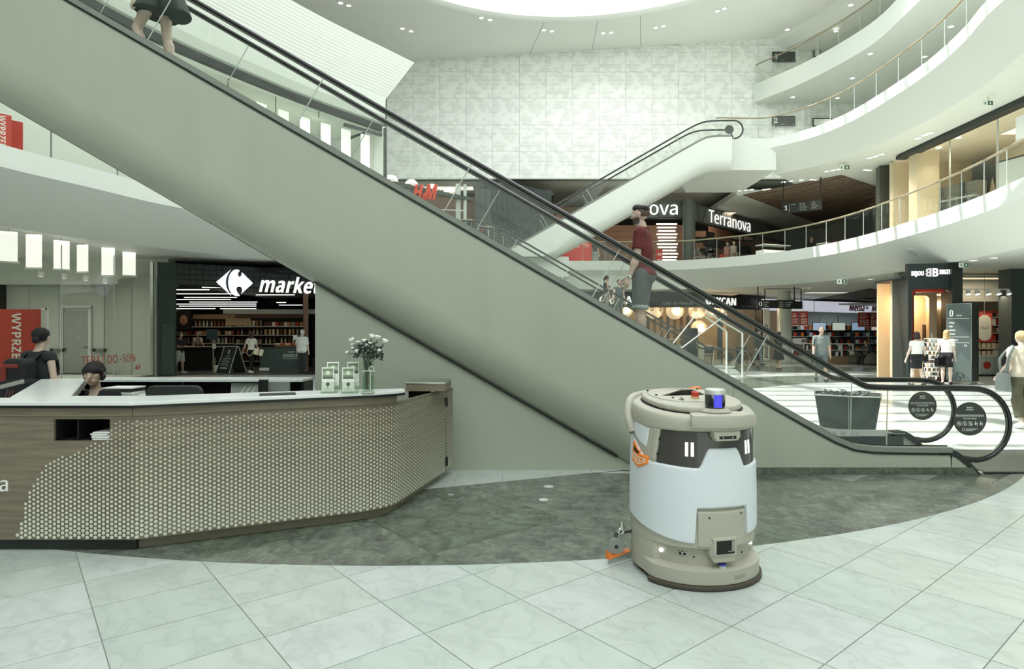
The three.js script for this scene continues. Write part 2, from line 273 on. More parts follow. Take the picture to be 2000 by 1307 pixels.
// ceiling with the round skylight
{
  const c = [3.7, 18], R = 12, prof = [[1, 0], [0.992, 0.02], [0.984, 0.06], [0.976, 0.13]], prof2 = [[0.976, 0.13], [0.965, 0.25], [0.95, 0.5], [0.937, 0.85], [0.927, 1.3], [0.92, 1.9], [0.92, 2.7]];
  const rect = (a) => { const dx = Math.cos(a), dz = Math.sin(a); let t = 1e9; if (dx > 0) t = Math.min(t, (35 - c[0]) / dx); if (dx < 0) t = Math.min(t, (-35 - c[0]) / dx); if (dz > 0) t = Math.min(t, (57 - c[1]) / dz); if (dz < 0) t = Math.min(t, (2 - c[1]) / dz); return t; };
  const n = 144, ring = grid(n, 5, (u, v) => { const a = u * PI * 2, r = lerp(R, rect(a), v * v), X = c[0] + r * Math.cos(a), Z = c[1] + r * Math.sin(a); return V(X, ceilY(X), Z); }, [20, 4]);
  const ringOf = (prof) => grid(n, prof.length - 1, (u, v) => { const p = prof[Math.round(v * (prof.length - 1))], a = u * PI * 2, X = c[0] + p[0] * R * Math.cos(a), Z = c[1] + p[0] * R * Math.sin(a), X1 = c[0] + R * Math.cos(a); return V(X, ceilY(X1) + p[1], Z); }, [20, 2]);
  struct('ceiling', [ring, ringOf(prof)], M.ceil);
  struct('skylight_lining', ringOf(prof2), phys(0xfbfdf8, 1.0, { transmission: 0.55, thickness: 0 }));            // translucent stretched lining, the sky behind it
  const grille = structGroup('skylight_frame');
  for (let k = 0; k < 19; k++) { const dz = -10.8 + k * 1.2, half = Math.sqrt(Math.max(0.1, 11.04 * 11.04 - dz * dz)); mesh('skylight_bar', bx(half * 2, 0.16, 0.2, 3.7, 19.5, -(18 + dz)), M.white, grille); }
  for (const [x, w] of [[-3, 0.35], [3.7, 0.35], [10.4, 0.35]]) { const half = Math.sqrt(11.04 * 11.04 - (x - 3.7) ** 2); mesh('skylight_beam', bx(w, 0.35, half * 2, x, 19.25, -18), M.white, grille); }
  // the roof over the front of the hall with its own roof light
  struct('ceiling', [bx(26, 0.4, 18.6, -22, 16.2, 6.9), bx(26, 0.4, 18.6, 22, 16.2, 6.9), bx(18, 0.4, 4.2, 0, 16.2, 14), bx(18, 0.4, 1.4, 0, 16.2, -1.6)], M.ceil);
  struct('wall_header', bx(70, 5, 0.3, 0, 17.3, -2.1), M.ceil);
  // seams in the ceiling
  const seam = structGroup('ceiling_seam');
  for (const a of [1.53, 1.36, 1.75]) mesh('seam', bar(V(3.7 + 12 * Math.cos(a), ceilY(3.7 + 12 * Math.cos(a)) - 0.002, 18 + 12 * Math.sin(a)), V(3.7 + 15.3 * Math.cos(a), ceilY(3.7 + 15.3 * Math.cos(a)) - 0.002, 18 + 15.3 * Math.sin(a)), 0.012, 6), M.grey, seam);
}
struct('wall_left', bx(0.4, 21, 74, -34, 10, -20), M.white);
struct('wall_right', bx(0.4, 21, 74, 34, 10, -20), M.white);
struct('wall_back', bx(68, 21, 0.4, 0, 10, -56), M.white);
struct('wall_front', bx(68, 21, 0.4, 0, 10, 15.8), M.white);
// perforated wall of square panels
{
  const perf = [0, 1, 2, 3, 4].map((k) => canvasTex(320, 320, (c, w) => {
    c.fillStyle = '#f6f9f4'; c.fillRect(0, 0, w, w);
    for (let j = 0; j < 20; j++) for (let i = 0; i < 20; i++) {
      const x = (i + 0.5 + (j % 2) * 0.5) * 16, y = (j + 0.5) * 16, hx = Math.round((i + (Math.round(j / 3) % 2) * 1.7) / 3.4), hy = Math.round(j / 3), n = 0.8 * n2(hx * 0.37 + k * 9.1, hy * 0.41 + k * 5.3) + 0.8 * n2(i * 0.09 + k * 3, j * 0.1);
      const s = clamp(n * 1.3 + 0.42, 0, 1); const r = 1.0 + 3.9 * s; c.fillStyle = s > 0.25 ? '#b4bbb1' : '#d0d5cc'; c.beginPath(); c.arc(x, y, r, 0, 7); c.fill();
    }
  })).map((t) => std(0xffffff, 0.7, { map: t }));
  const wall = structGroup('wall_perforated'), PW = 1.43, ZW = 33.1;
  mesh('wall_backing', bx(27.2, 8.2, 0.3, 6.7, 14.0, -(ZW + 0.2)), M.grey, wall);
  for (let i = 0; i < 19; i++) for (let j = 0; j < 6; j++) {
    const x0 = -6.75 + i * PW, y0 = 9.98 + j * PW, top = Math.min(y0 + PW, ceilY(x0 + PW / 2) + 0.04), h = top - y0; if (h < 0.1) continue;
    const g = new THREE.BoxGeometry(PW - 0.012, h - 0.012, 0.04); const uv = g.attributes.uv; for (let q = 0; q < uv.count; q++) uv.setY(q, uv.getY(q) * h / PW);
    mesh('perforated_panel', g.translate(x0 + PW / 2, y0 + h / 2, -ZW), perf[(i * 3 + j * 2 + ((i * j) % 3)) % 5], wall);
  }
  mesh('wall_trim', bx(27.2, 0.06, 0.12, 6.7, 9.95, -(ZW - 0.02)), M.white, wall);
}
// left side: first-floor glass front, second-floor fascia and ribbed wall
{
  const f = planCurve([[-9.9, 4], [-9.8, 9], [-9.6, 12], [-9.3, 13.4], [-8.8, 14.9], [-8.0, 16.6], [-6.4, 19.3], [-4.5, 21.9]], 66);
  struct('wall_fascia', sweep(f, -1, [[0.2, 9.0], [0.1, 9.1], [0.02, 9.35], [0, 9.9], [0, 10.5], [0.3, 10.5], [0.3, 9.3], [6, 9.3], [6, 9.0]]), M.fascia);
  struct('shadow_gap', sweep(f, -1, [[0.06, 9.0], [0.06, 8.8], [0.22, 8.8], [0.22, 9.0]]), M.charcoal);
  const ribs = dataTex(64, (u, v) => { const k = 150 + 105 * Math.abs(Math.sin(v * PI * 4)) ** 0.6; return [k, k, k]; }, false); ribs.repeat.set(1, 1.8); ribs.wrapS = ribs.wrapT = THREE.RepeatWrapping;
  const ribMat = std(0xdce0d7, 0.6, { bumpMap: ribs, bumpScale: 0.02 });
  const cu = (t) => { const x = t * (f.length - 1), i = Math.min(f.length - 2, Math.floor(x)), k = x - i; return [lerp(f[i][0], f[i + 1][0], k), lerp(f[i][1], f[i + 1][1], k)]; };
  const front = grid(60, 8, (u, v) => { const ext = 1 + 0.055 * v, p = cu(u * ext), lean = 0.25 * v; return V(p[0] + lean, lerp(9.95, 11.65, v), p[1] + lean * 0.2); }, [20, 2.2], true);
  const back = grid(60, 1, (u, v) => { const ext = 1 + 0.055 * v, p = cu(u * ext); return V(p[0] + 0.25 * v - 0.35, lerp(9.95, 11.65, v), p[1] + 0.25); }, [20, 2]);
  const top = grid(60, 1, (u, v) => { const p = cu(u * 1.055); return V(p[0] + 0.25 - 0.35 * v, 11.65, p[1] + 0.05 + 0.2 * v); }, [20, 1], false);
  struct('wall_ribbed', [front, back, top], ribMat);
}
// ================================================================ ESCALATORS
// One escalator in its own frame: nose of the near balustrade at x = 0, climbing towards -x, near face at z = 0, width into -z.
const discTex = (flip) => canvasTex(512, 512, (c, w) => {
  c.fillStyle = '#3b4039'; c.fillRect(0, 0, w, w); c.strokeStyle = c.fillStyle; c.fillStyle = '#f2f4ee'; c.textAlign = 'center';
  c.strokeStyle = '#f2f4ee'; c.lineWidth = 9; c.lineJoin = 'round';
  c.beginPath(); c.moveTo(206, 70); c.lineTo(228, 94); c.lineTo(250, 74); c.lineTo(272, 94); c.lineTo(300, 68); c.stroke();
  c.font = 'bold 26px sans-serif'; c.fillText('wroclavia', 256, 124); c.font = '11px sans-serif'; c.fillText('•  •  •  •', 256, 142);
  c.font = 'bold 30px serif'; c.fillText('dla Państwa bezpieczeństwa', 256, 210, 440); c.fillRect(36, 222, 440, 4);
  c.font = 'italic bold 27px serif'; c.fillText('for your safety', 256, 260);
  c.lineWidth = 5;
  for (const [x, k] of [[92, 0], [178, 1], [264, 2]]) { c.beginPath(); c.arc(x, 330, 34, 0, 7); c.stroke(); c.beginPath(); c.moveTo(x - 24, 306); c.lineTo(x + 24, 354); c.stroke(); if (k === 0) c.strokeRect(x - 16, 318, 32, 20); else { c.beginPath(); c.arc(x, 314, 6, 0, 7); c.fill(); c.fillRect(x - 6, 322, 12, 24); if (k === 2) c.fillRect(x + 8, 326, 10, 20); } }
  for (const x of [342, 420]) { c.beginPath(); c.arc(x, 304, 9, 0, 7); c.fill(); c.fillRect(x - 8, 316, 16, 34); c.fillRect(x + 12, 330, 24, 7); c.fillRect(x + 22, 344, 7, 22); c.beginPath(); c.arc(x + 24, 322, 7, 0, 7); c.fill(); }
  c.strokeRect(140, 400, 34, 40); for (let k = 0; k < 4; k++) c.fillRect(190, 404 + k * 11, 190 - k * 26, 4);
});
const discMat = std(0xffffff, 0.5, { map: discTex() });
const SL = 0.577;
const deckY = (s, y0, s1) => y0 + SL * ((s - s1) + Math.sqrt((s - s1) ** 2 + 0.028)) / 2;
function buildEscalator(root, o) {
  const { rise, W = 1.4, y0 = 0.244, s1 = 1.397, shift = 0.29, body, skirt, panelStep = 1.58, depth = 1.6, topFlat = 0, clip = 0, detail = true, deckMat = M.deckGrey, glass = M.glassTint, sign = false } = o;
  const sTop = s1 + rise / SL;
  const dy = (s) => { const up = deckY(s, y0, s1); if (!topFlat) return up; const x = (y0 + rise) - up; return y0 + rise - (x + Math.sqrt(x * x + 0.02)) / 2 + 0.01; };
  const sEnd = sTop + (topFlat || 0.4), N = 90;
  const S = []; for (let i = 0; i <= N; i++) S.push(0.30 + (sEnd - 0.30) * i / N);
  const slope = (s) => (dy(s + 0.02) - dy(s - 0.02)) / 0.04;
  const nrm = (s) => { const k = slope(s), l = Math.hypot(1, k); return [k / l, 1 / l]; };       // normal above the deck, x measured towards +x (down hill)
  const P = (s, h) => { const n = nrm(s); return [-s + n[0] * h, dy(s) + n[1] * h]; };
  // ---- truss cladding: cross-sections along s, with a rounded lower edge
  const bottomY = (s) => Math.max(clip, dy(s) - depth + (topFlat ? 0 : 0));
  const secN = 9;
  const side = (zf, sg, r0) => grid(N, secN, (u, v) => {
    const s = S[Math.round(u * N)], yt = dy(s), yb = bottomY(s), hh = Math.min(0.55, Math.max(0.0, (dy(s) - depth + 0.42 - clip) * 0.9), yt - yb), k = Math.round(v * secN);
    if (k <= 1) return new THREE.Vector3(-s, k ? yb + Math.max(hh, 0.0001) : yt, zf);
    const a = (k - 1) / (secN - 1) * PI / 2; return new THREE.Vector3(-s, yb + hh * (1 - Math.sin(a)), zf - sg * r0 * Math.min(1, hh / 0.4) * (1 - Math.cos(a)));
  }, [8, 1.5], sg > 0);
  const under = grid(N, 1, (u, v) => { const s = S[Math.round(u * N)]; return new THREE.Vector3(-s, bottomY(s), v < 0.5 ? -0.3 : -W + 0.3); }, [8, 1], true);
  const nose = (z, t) => extr([[-0.30, 0], [0, 0], [-0.06, 0.06], [-0.17, 0.18], [-0.26, 0.235], [-0.32, y0]], t).translate(0, 0, z - t);
  mesh('cladding', [side(0, 1, 0.34), under, nose(0, 0.1)], body, root);
  mesh('cladding', [side(-W, -1, 0.34).translate(shift, 0, 0), nose(-W + 0.1, 0.1).translate(shift, 0, 0)], body, root);
  const edge = (s0, s2, h0, h1, n = 60) => { const a = [], b = []; for (let i = 0; i <= n; i++) { const s = lerp(s0, s2, i / n); a.push(P(s, h0)); b.push(P(s, h1)); } return [a, b]; };
  for (const [z, dx, nm] of [[0, 0, 0], [-W, shift, 1]]) {
    const zi = nm ? z + 0.13 : z - 0.13, za = Math.min(z, zi), zb = Math.max(z, zi);
    const put = (name, s0, s2, h0, h1, z0, z1, mat) => { const [a, b] = edge(s0, s2, h0, h1); return mesh(name, ribbon(a, b, z0, z1).translate(dx, 0, 0), mat, root); };
    put('deck_cover', 0.30, sEnd, -0.005, nm && sign ? 0.012 : 0.05, nm ? za : za, nm ? zb + 0.02 : zb + 0.014, deckMat);
    put('deck_trim', 0.30, sEnd, -0.03, -0.012, nm ? z - 0.006 : z - 0.02, nm ? z + 0.02 : z + 0.012, M.black);
    if (!(nm && sign)) put('deck_trim', 0.30, sEnd, 0.052, 0.062, nm ? zb - 0.03 : za + 0.05, nm ? zb - 0.02 : za + 0.06, M.black);
    mesh('nose_cap', extr([[-0.44, y0 + 0.03], [-0.30, y0 + 0.035], [-0.22, 0.24], [-0.12, 0.16], [0.02, 0.0], [-0.05, 0.0], [-0.15, 0.11], [-0.26, 0.19], [-0.33, y0 - 0.03], [-0.44, y0 - 0.03]], 0.15).translate(dx, 0, nm ? z - 0.01 : z - 0.14), M.charcoal, root);
    // glass panels with open joints
    const hr = 0.71, gz = nm ? z + 0.07 : z - 0.075, gs = [0.42];
    let s = o.firstJoint ?? 1.12; while (s < sEnd - 0.3) { gs.push(s); s += panelStep; } gs.push(sEnd - 0.02);
    for (let i = 0; i + 1 < gs.length; i++) {
      if (i === 0) {
        const [a, b] = edge(gs[0], gs[1] - 0.006, 0.03, hr - 0.03, 10);
        const loop = []; for (let k = 1; k < 14; k++) { const t = PI / 2 - PI * 0.9 * k / 14; loop.push([-0.0 + 0.36 * Math.cos(t), 0.54 + 0.36 * Math.sin(t)]); }
        const poly = a.slice().reverse().concat(); const out = b.slice().reverse().concat([[0, y0 + hr - 0.04]], loop, [[-0.30, 0.26]], [a[0]]);
        const full = b.slice().reverse(); full.push([0, y0 + hr - 0.04], ...loop, [-0.28, 0.27]); full.push(...a);
        mesh('glass_panel', extr(full, 0.012).translate(dx, 0, gz - 0.006), glass, root);
      } else { const [a, b] = edge(gs[i] + 0.006, gs[i + 1] - 0.006, 0.03, hr - 0.03, 16); mesh('glass_panel', ribbon(a, b, gz - 0.006, gz + 0.006).translate(dx, 0, 0), glass, root); }
      if (i) mesh('joint_strip', bar(new THREE.Vector3(...P(gs[i], 0.05), gz).add(new THREE.Vector3(dx, 0, 0)), new THREE.Vector3(...P(gs[i], hr - 0.04), gz).add(new THREE.Vector3(dx, 0, 0)), detail ? 0.006 : 0.012, 6), M.lightGrey, root);
    }
    // handrail with its guide
    const path = []; for (let k = 0; k <= 16; k++) { const t = -PI / 2 + PI * k / 16; path.push(new THREE.Vector3(0.40 * Math.cos(t), 0.545 + 0.405 * Math.sin(t), gz)); }
    for (let k = 1; k <= 110; k++) { const q = P(lerp(0.12, sEnd + 0.05, k / 110), hr); path.push(new THREE.Vector3(q[0], q[1], gz)); }
    if (topFlat) { const yt = y0 + rise + hr - 0.4; for (let k = 1; k <= 14; k++) { const t = PI / 2 + PI * k / 14; path.push(new THREE.Vector3(-sEnd - 0.1 + 0.4 * Math.cos(t), yt + 0.4 * Math.sin(t), gz)); } const half = []; for (let k = 0; k <= 16; k++) { const t = PI / 2 + PI * k / 16; half.push([-sEnd + 0.36 * Math.cos(t), yt + 0.36 * Math.sin(t)]); } mesh('glass_panel', extr(half, 0.012).translate(dx, 0, gz - 0.006), glass, root); mesh('safety_disc', new THREE.CylinderGeometry(0.2, 0.2, 0.008, 24).rotateX(PI / 2).translate(-sEnd + 0.1 + dx, yt, gz + 0.014), M.greyDark, root); }
    path.unshift(new THREE.Vector3(-0.16, 0.165, gz));
    const c = new THREE.CatmullRomCurve3(path, false, 'centripetal');
    const oval = (pth, w, h) => { const g = new THREE.TubeGeometry(pth, 260, 1, 10); return g; };
    mesh('handrail', new THREE.TubeGeometry(c, 260, detail ? 0.027 : 0.034, 10).translate(dx, 0, 0), M.rubber, root);
    const inner = path.map((p, i) => { const a = path[Math.max(0, i - 1)], b = path[Math.min(path.length - 1, i + 1)], t = b.clone().sub(a).normalize(); return p.clone().add(new THREE.Vector3(-t.y, t.x, 0).multiplyScalar(0.031)); });
    mesh('handrail_guide', new THREE.TubeGeometry(new THREE.CatmullRomCurve3(inner, false, 'centripetal'), 260, 0.012, 6).translate(dx, 0, 0), detail ? M.steelDark : M.grey, root);
    // inner deck and skirt
    if (nm) { put('inner_deck', 1.9, sEnd, -0.2, -0.035, zb + 0.02, zb + 0.05, skirt); put('skirt_panel', 0.34, 2.05, -0.2, -0.03, zb + 0.02, zb + 0.04, M.darkGreen); put('inner_deck', 0.55, 1.95, -0.03, 0.05, zb + 0.02, zb + 0.035, M.lightGrey); }
    else put('inner_deck', 0.34, sEnd, -0.2, -0.02, za - 0.03, za - 0.01, skirt);
    if (sign) mesh('safety_disc', (() => { const g = new THREE.CylinderGeometry(0.187, 0.187, 0.004, 48).rotateX(PI / 2); const p = g.attributes.position, u = g.attributes.uv, n = g.attributes.normal; for (let i = 0; i < u.count; i++) u.setXY(i, 0.5 + p.getX(i) / 0.374, 0.5 + p.getY(i) / 0.374); return g.translate(-0.055 + (nm ? 0.02 : 0) + dx, 0.607, gz + 0.012); })(), discMat, root);
    else mesh('safety_disc', new THREE.CylinderGeometry(0.19, 0.19, 0.006, 24).rotateX(PI / 2).translate(-0.055 + dx, 0.607, gz + 0.012), M.charcoal, root);
  }
  // steps and landing plates
  const zc = -(W) / 2, sw = W - 0.36;
  const stepY = (s) => dy(s) - y0 + 0.0;
  for (let s = 2.0; s < sEnd - 0.3; s += 0.4) { const y = stepY(s) + 0.0; mesh('step', [bx(0.405, 0.035, sw, -s + 0.1, y - 0.02, zc), bx(0.03, 0.2, sw, -s + 0.29, y - 0.12, zc)], M.greyDark, root); }
  mesh('comb_plate', [bx(1.5, 0.02, sw, -0.9, 0.012, zc), bx(0.25, 0.025, sw, -1.72, 0.016, zc)], M.steelDark, root);
}
// --- the big escalator in front
{
  const e = thing('escalator', 'large grey escalator with black handrails crossing the picture in front of the reception desk', 'escalator', V(5.17, 0, 6.8));
  const cladTex = dataTex(256, (u, v) => { const k = 240 + 5 * fbm(u * 2, v * 2, 3); return [k, k + 1, k - 2]; });
  const body = phys(0xbabfb0, 0.42, { map: cladTex });
  buildEscalator(e, { rise: 6.6, body, skirt: std(0xe3e8e1, 0.45), sign: true, firstJoint: 0.98, panelStep: 1.66 });
  // plinth of dark stone along the foot
  for (const [x0, x1] of [[-3.75, -2.8], [-2.795, -1.9], [-1.895, -0.72], [-0.715, -0.02]]) mesh('plinth', extr([[x0, 0], [x1, 0], [Math.min(x1, -0.075 + (x1 < -0.1 ? 9 : 0)) , 0.078], [x0, 0.078]], 0.02).translate(0, 0, -0.006), M.darkB, e);
  // joint line between two cladding sheets
  mesh('sheet_joint', bx(0.004, 0.92, 0.003, -2.72, 0.56, 0.001), M.grey, e);
  // pictograms on the far inner deck
  const pict = printMat(512, 64, (c, w, h) => { c.fillStyle = '#c3c9c1'; c.fillRect(0, 0, w, h); c.strokeStyle = '#6e746c'; c.lineWidth = 5; for (let k = 0; k < 4; k++) { const x = 50 + k * 90; if (k === 3) { c.beginPath(); c.arc(x, 32, 22, 0, 7); c.stroke(); c.beginPath(); c.moveTo(x - 14, 46); c.lineTo(x + 14, 18); c.stroke(); } else { c.beginPath(); c.arc(x - 6, 16, 8, 0, 7); c.stroke(); c.beginPath(); c.moveTo(x - 22, 50); c.lineTo(x, 26); c.lineTo(x + 22, 50); c.stroke(); } } c.strokeRect(420, 12, 60, 40); });
  plateMesh('pictogram_strip', 0.62, 0.07, 0.004, pict, M.lightGrey, e).position.set(-0.92, y0Of() - 0.0, -1.4 + 0.13 + 0.04);
  function y0Of() { return 0.254; }
  mesh('landing_plate', [bx(2.4, 0.012, 1.25, 1.35, 0.008, -0.72)], M.steelDark, e);
  for (const z of [-0.06, -1.37]) mesh('plate_frame', bx(2.5, 0.014, 0.04, 1.35, 0.008, z), M.black, e);
}
// wall that closes the space under the big escalator, with the dark joint line
{
  const X0 = -2.25, X1 = 1.5, z = 7.02, bel = (X) => Math.max(0.0, 0.577 * (5.17 - X - 1.397) + 0.244 - 1.6);
  const lineY = (X) => bel(X) + 0.16 * sstep(0, 0.5, bel(X));
  const w = structGroup('wall_under_escalator');
  mesh('wall_panel', extr([[X0, 0], [1.42, 0], [1.36, bel(1.36) + 0.02], [X0, bel(X0) + 0.16]], 1.1).translate(0, 0, -z - 1.1), M.wallUnder, w);
  mesh('joint_line', bar(V(X0, bel(X0) + 0.03, z - 0.03), V(1.2, bel(1.2) + 0.03, z - 0.03), 0.013, 6), M.black, w);
}
// --- escalator from the first to the second floor, far away
{
  const e = thing('escalator', 'white escalator rising to the right in the distance below the perforated wall', 'escalator', V(-1.5, 5.05, 27.2), PI);
  e.scale.set(1, 1, 1);
  const g = new THREE.Group();
  buildEscalator(e, { rise: 5.05, body: M.white, skirt: M.white, topFlat: 1.1, clip: -0.05, depth: 1.5, detail: false, shift: 0, glass: M.shopGlass, panelStep: 2.0 });
  e.position.z -= 1.4;
}
// --- escalator from the ground floor to the first floor, far away behind the glass
{
  const e = thing('escalator', 'distant pale escalator carrying a couple, seen through the glass of the big escalator', 'escalator', V(9.0, 0, 24.0));
  buildEscalator(e, { rise: 5.05, body: M.white, skirt: M.white, topFlat: 1.0, depth: 1.5, deckMat: M.white, detail: false, shift: 0, glass: M.shopGlass, panelStep: 2.0 });
}
// ================================================================ GLASS BALUSTRADES OF THE GALLERIES
function balustrade(curve, side, d, y0, h, step, label, railMat = M.gold, railR = 0.035) {
  const c = offsetCurve(curve, side, d), L = [0]; for (let i = 1; i < c.length; i++) L.push(L[i - 1] + Math.hypot(c[i][0] - c[i - 1][0], c[i][1] - c[i - 1][1]));
  const tot = L[L.length - 1], at = (s) => { let i = 1; while (i < L.length - 1 && L[i] < s) i++; const k = clamp((s - L[i - 1]) / (L[i] - L[i - 1] || 1), 0, 1); return [lerp(c[i - 1][0], c[i][0], k), lerp(c[i - 1][1], c[i][1], k)]; };
  const t = thing('glass_balustrade', label, 'railing', V(0, 0, 0)), n = Math.max(1, Math.round(tot / step));
  for (let i = 0; i < n; i++) {
    const a = at(tot * i / n), b = at(tot * (i + 1) / n), dx = b[0] - a[0], dz = b[1] - a[1], len = Math.hypot(dx, dz);
    const g = new THREE.BoxGeometry(len - 0.024, h - 0.03, 0.014).rotateY(Math.atan2(dz, dx)).translate((a[0] + b[0]) / 2, y0 + h / 2, -(a[1] + b[1]) / 2);
    mesh('glass_panel', g, M.glass, t);
    mesh('joint_strip', bx(0.016, h - 0.04, 0.016, a[0], y0 + h / 2, -a[1]), M.lightGrey, t);
  }
  const pts = c.map((p) => V(p[0], y0 + h + 0.012, p[1]));
  mesh('handrail', new THREE.TubeGeometry(new THREE.CatmullRomCurve3(pts, false, 'centripetal'), pts.length * 2, railR, 8), railMat, t);
  return t;
}
balustrade(rightCurve.slice(3, 112), -1, 0.15, 5.34, 1.0, 1.15, 'curved glass balustrade with beige handrail along the first gallery above the jewellery shop');
balustrade([[9.35, 27.95], ...rightCurve2.slice(0, 100)], -1, 0.15, 10.44, 1.02, 1.3, 'curved glass balustrade with beige handrail along the middle gallery where the distant white escalator ends');
balustrade(rightCurve3.slice(0, 96), -1, 0.12, 14.96, 1.06, 1.25, 'uppermost glass balustrade with brown handrail, in front of the board with the number 3');
balustrade(leftCurve.filter((p) => p[1] > 22.0 && p[0] < -1.7), -1, 0.1, 5.34, 1.0, 1.3, 'thin glass balustrade of the first gallery in front of the red letters', M.lightGrey, 0.02);

// ================================================================ RECEPTION DESK
const deskPath = (() => { const p = [[-5.3, 4.39], [-2.7, 4.38], [-1.36, 5.005]]; for (let k = 1; k <= 8; k++) { const t = k / 8; p.push([(1 - t) ** 2 * -1.36 + 2 * t * (1 - t) * -1.03 + t * t * -0.99, (1 - t) ** 2 * 5.005 + 2 * t * (1 - t) * 5.16 + t * t * 5.36]); } p.push([-0.71, 6.55]); p.push([-0.66, 6.82]); return p; })();
{
  const t = thing('reception_desk', 'long angled reception desk with a perforated brown front and white top', 'desk', V(0, 0, 0));
  const n = deskPath.length, Y0 = 0.085, Y1 = 0.965;
  const slab = (pts, y0, y1, th, inset) => {                      // upright board following the path, with thickness inwards
    const c = offsetCurve(pts, -1, 0); return c;
  };
  const out = (a, b) => { const dx = b[0] - a[0], dz = b[1] - a[1], l = Math.hypot(dx, dz); return [dz / l, -dx / l]; };   // towards the viewer
  const seg = (name, a, b, y0, y1, off, th, mat, parent = t) => { const o = out(a, b), len = Math.hypot(b[0] - a[0], b[1] - a[1]), g = new THREE.BoxGeometry(len, y1 - y0, th).translate(0, 0, -th / 2), uv = g.attributes.uv; for (let i = 0; i < uv.count; i++) uv.setXY(i, uv.getX(i) * len, uv.getY(i) * (y1 - y0)); return mesh(name, g.rotateY(Math.atan2(b[1] - a[1], b[0] - a[0])).translate((a[0] + b[0]) / 2 + o[0] * off, (y0 + y1) / 2, -((a[1] + b[1]) / 2 + o[1] * off)), mat, parent); };
  // straight left front with the niche cut out
  { const s = shapeOf([[-5.3, Y0], [-2.7, Y0], [-2.7, Y1], [-5.3, Y1]]); s.holes.push(new THREE.Path([[-3.27, 0.79], [-2.87, 0.79], [-2.87, 0.945], [-3.27, 0.945]].map((p) => new THREE.Vector2(...p)))); const g = new THREE.ExtrudeGeometry(s, { depth: 0.02, bevelEnabled: false }); mesh('front_panel', g.translate(0, 0, -4.405), M.woodDesk, t);
    const box = mesh('niche', [bx(0.4, 0.004, 0.3, -3.07, 0.788, -4.56), bx(0.4, 0.004, 0.3, -3.07, 0.947, -4.56), bx(0.004, 0.16, 0.3, -3.272, 0.867, -4.56), bx(0.004, 0.16, 0.3, -2.868, 0.867, -4.56), bx(0.41, 0.165, 0.004, -3.07, 0.867, -4.71), bx(0.012, 0.155, 0.28, -3.13, 0.867, -4.57)], M.blackMatt, t);
  }
  for (let i = 1; i + 1 < n; i++) {
    const a = deskPath[i], b = deskPath[i + 1];
    seg(i === n - 2 ? 'door_panel' : 'front_panel', a, i === n - 2 ? b : [b[0] + (b[0] - a[0]) * 0.004, b[1] + (b[1] - a[1]) * 0.004], Y0, Y1, 0, 0.02, M.woodDesk);
    if (i < n - 3 || i === n - 3) seg('plinth', [a[0] - 0.03, a[1] + 0.04], [b[0] - 0.03, b[1] + 0.04], 0, Y0 + 0.02, -0.035, 0.03, std(0x8b8674, 0.45));
  }
  seg('plinth', [-5.3, 4.43], [-2.71, 4.42], 0, Y0 + 0.01, -0.01, 0.03, M.charcoal);
  seg('fascia', deskPath[0], deskPath[1], 0.968, 1.03, 0.012, 0.03, M.woodDesk); 
  for (let i = 1; i < 9; i++) seg('fascia', deskPath[i], deskPath[i + 1], 0.968, 1.03, 0.012, 0.03, M.woodDesk);
  // hinges of the side door
  for (const y of [0.2, 0.83]) mesh('hinge', bx(0.02, 0.09, 0.05, -0.695, y, -6.55, 0.2), M.black, t);
  // white top and its shadow gap
  const top = [[-5.3, 4.34], [-2.69, 4.325], [-1.45, 4.905], [-1.14, 5.06], [-0.98, 5.2], [-0.93, 5.3], [-0.96, 5.42], [-1.7, 5.22], [-2.85, 4.76], [-3.42, 4.76], [-4.66, 6.72], [-5.0, 6.52], [-3.78, 4.62], [-5.3, 4.62]];
  const lift = (g, y) => g.rotateX(-PI / 2).translate(0, y, 0);
  mesh('counter_gap', lift(extr(top.map((p) => [p[0] * 0.995, p[1] + 0.012]), 0.018), 1.028), M.black, t);
  mesh('countertop', lift(extr(top, 0.018, 0.004), 1.052), std(0xe4e9e4, 0.22), t);
  mesh('wing_panel', extr([[0, 0], [2.3, 0], [2.3, 1.03], [0, 1.03]], 0.03).rotateY(PI / 2 + 0.563).translate(-3.52, 0, -4.75), M.charcoal, t);
  mesh('wing_panel', extr([[0, 0], [2.3, 0], [2.3, 1.03], [0, 1.03]], 0.03).rotateY(PI / 2 + 0.563).translate(-3.74, 0, -4.68), M.woodDesk, t);
  mesh('inner_shelf', bx(1.7, 0.03, 0.4, -2.6, 0.74, -5.2, -0.1), M.lightGrey, t);
  // perforations: a hexagonal field of pale discs, growing towards the floor
  const L = [0]; for (let i = 1; i < n; i++) L.push(L[i - 1] + Math.hypot(deskPath[i][0] - deskPath[i - 1][0], deskPath[i][1] - deskPath[i - 1][1]));
  const bound = [[30, 1052], [41, 1023], [49, 980], [61, 954], [79, 919], [95, 904], [122, 893], [164, 881], [174, 865], [217, 862], [219, 816]].map(([px, py]) => [XW(px, 4.38), YW(py, 4.38)]);
  const leftEdge = (y) => { for (let i = 0; i + 1 < bound.length; i++) if (y >= bound[i][1] && y <= bound[i + 1][1]) { const k = (y - bound[i][1]) / (bound[i + 1][1] - bound[i][1] || 1); return lerp(bound[i][0], bound[i + 1][0], k); } return y < bound[0][1] ? bound[0][0] : bound[bound.length - 1][0]; };
  const pos = [], nor = []; let col = 0;
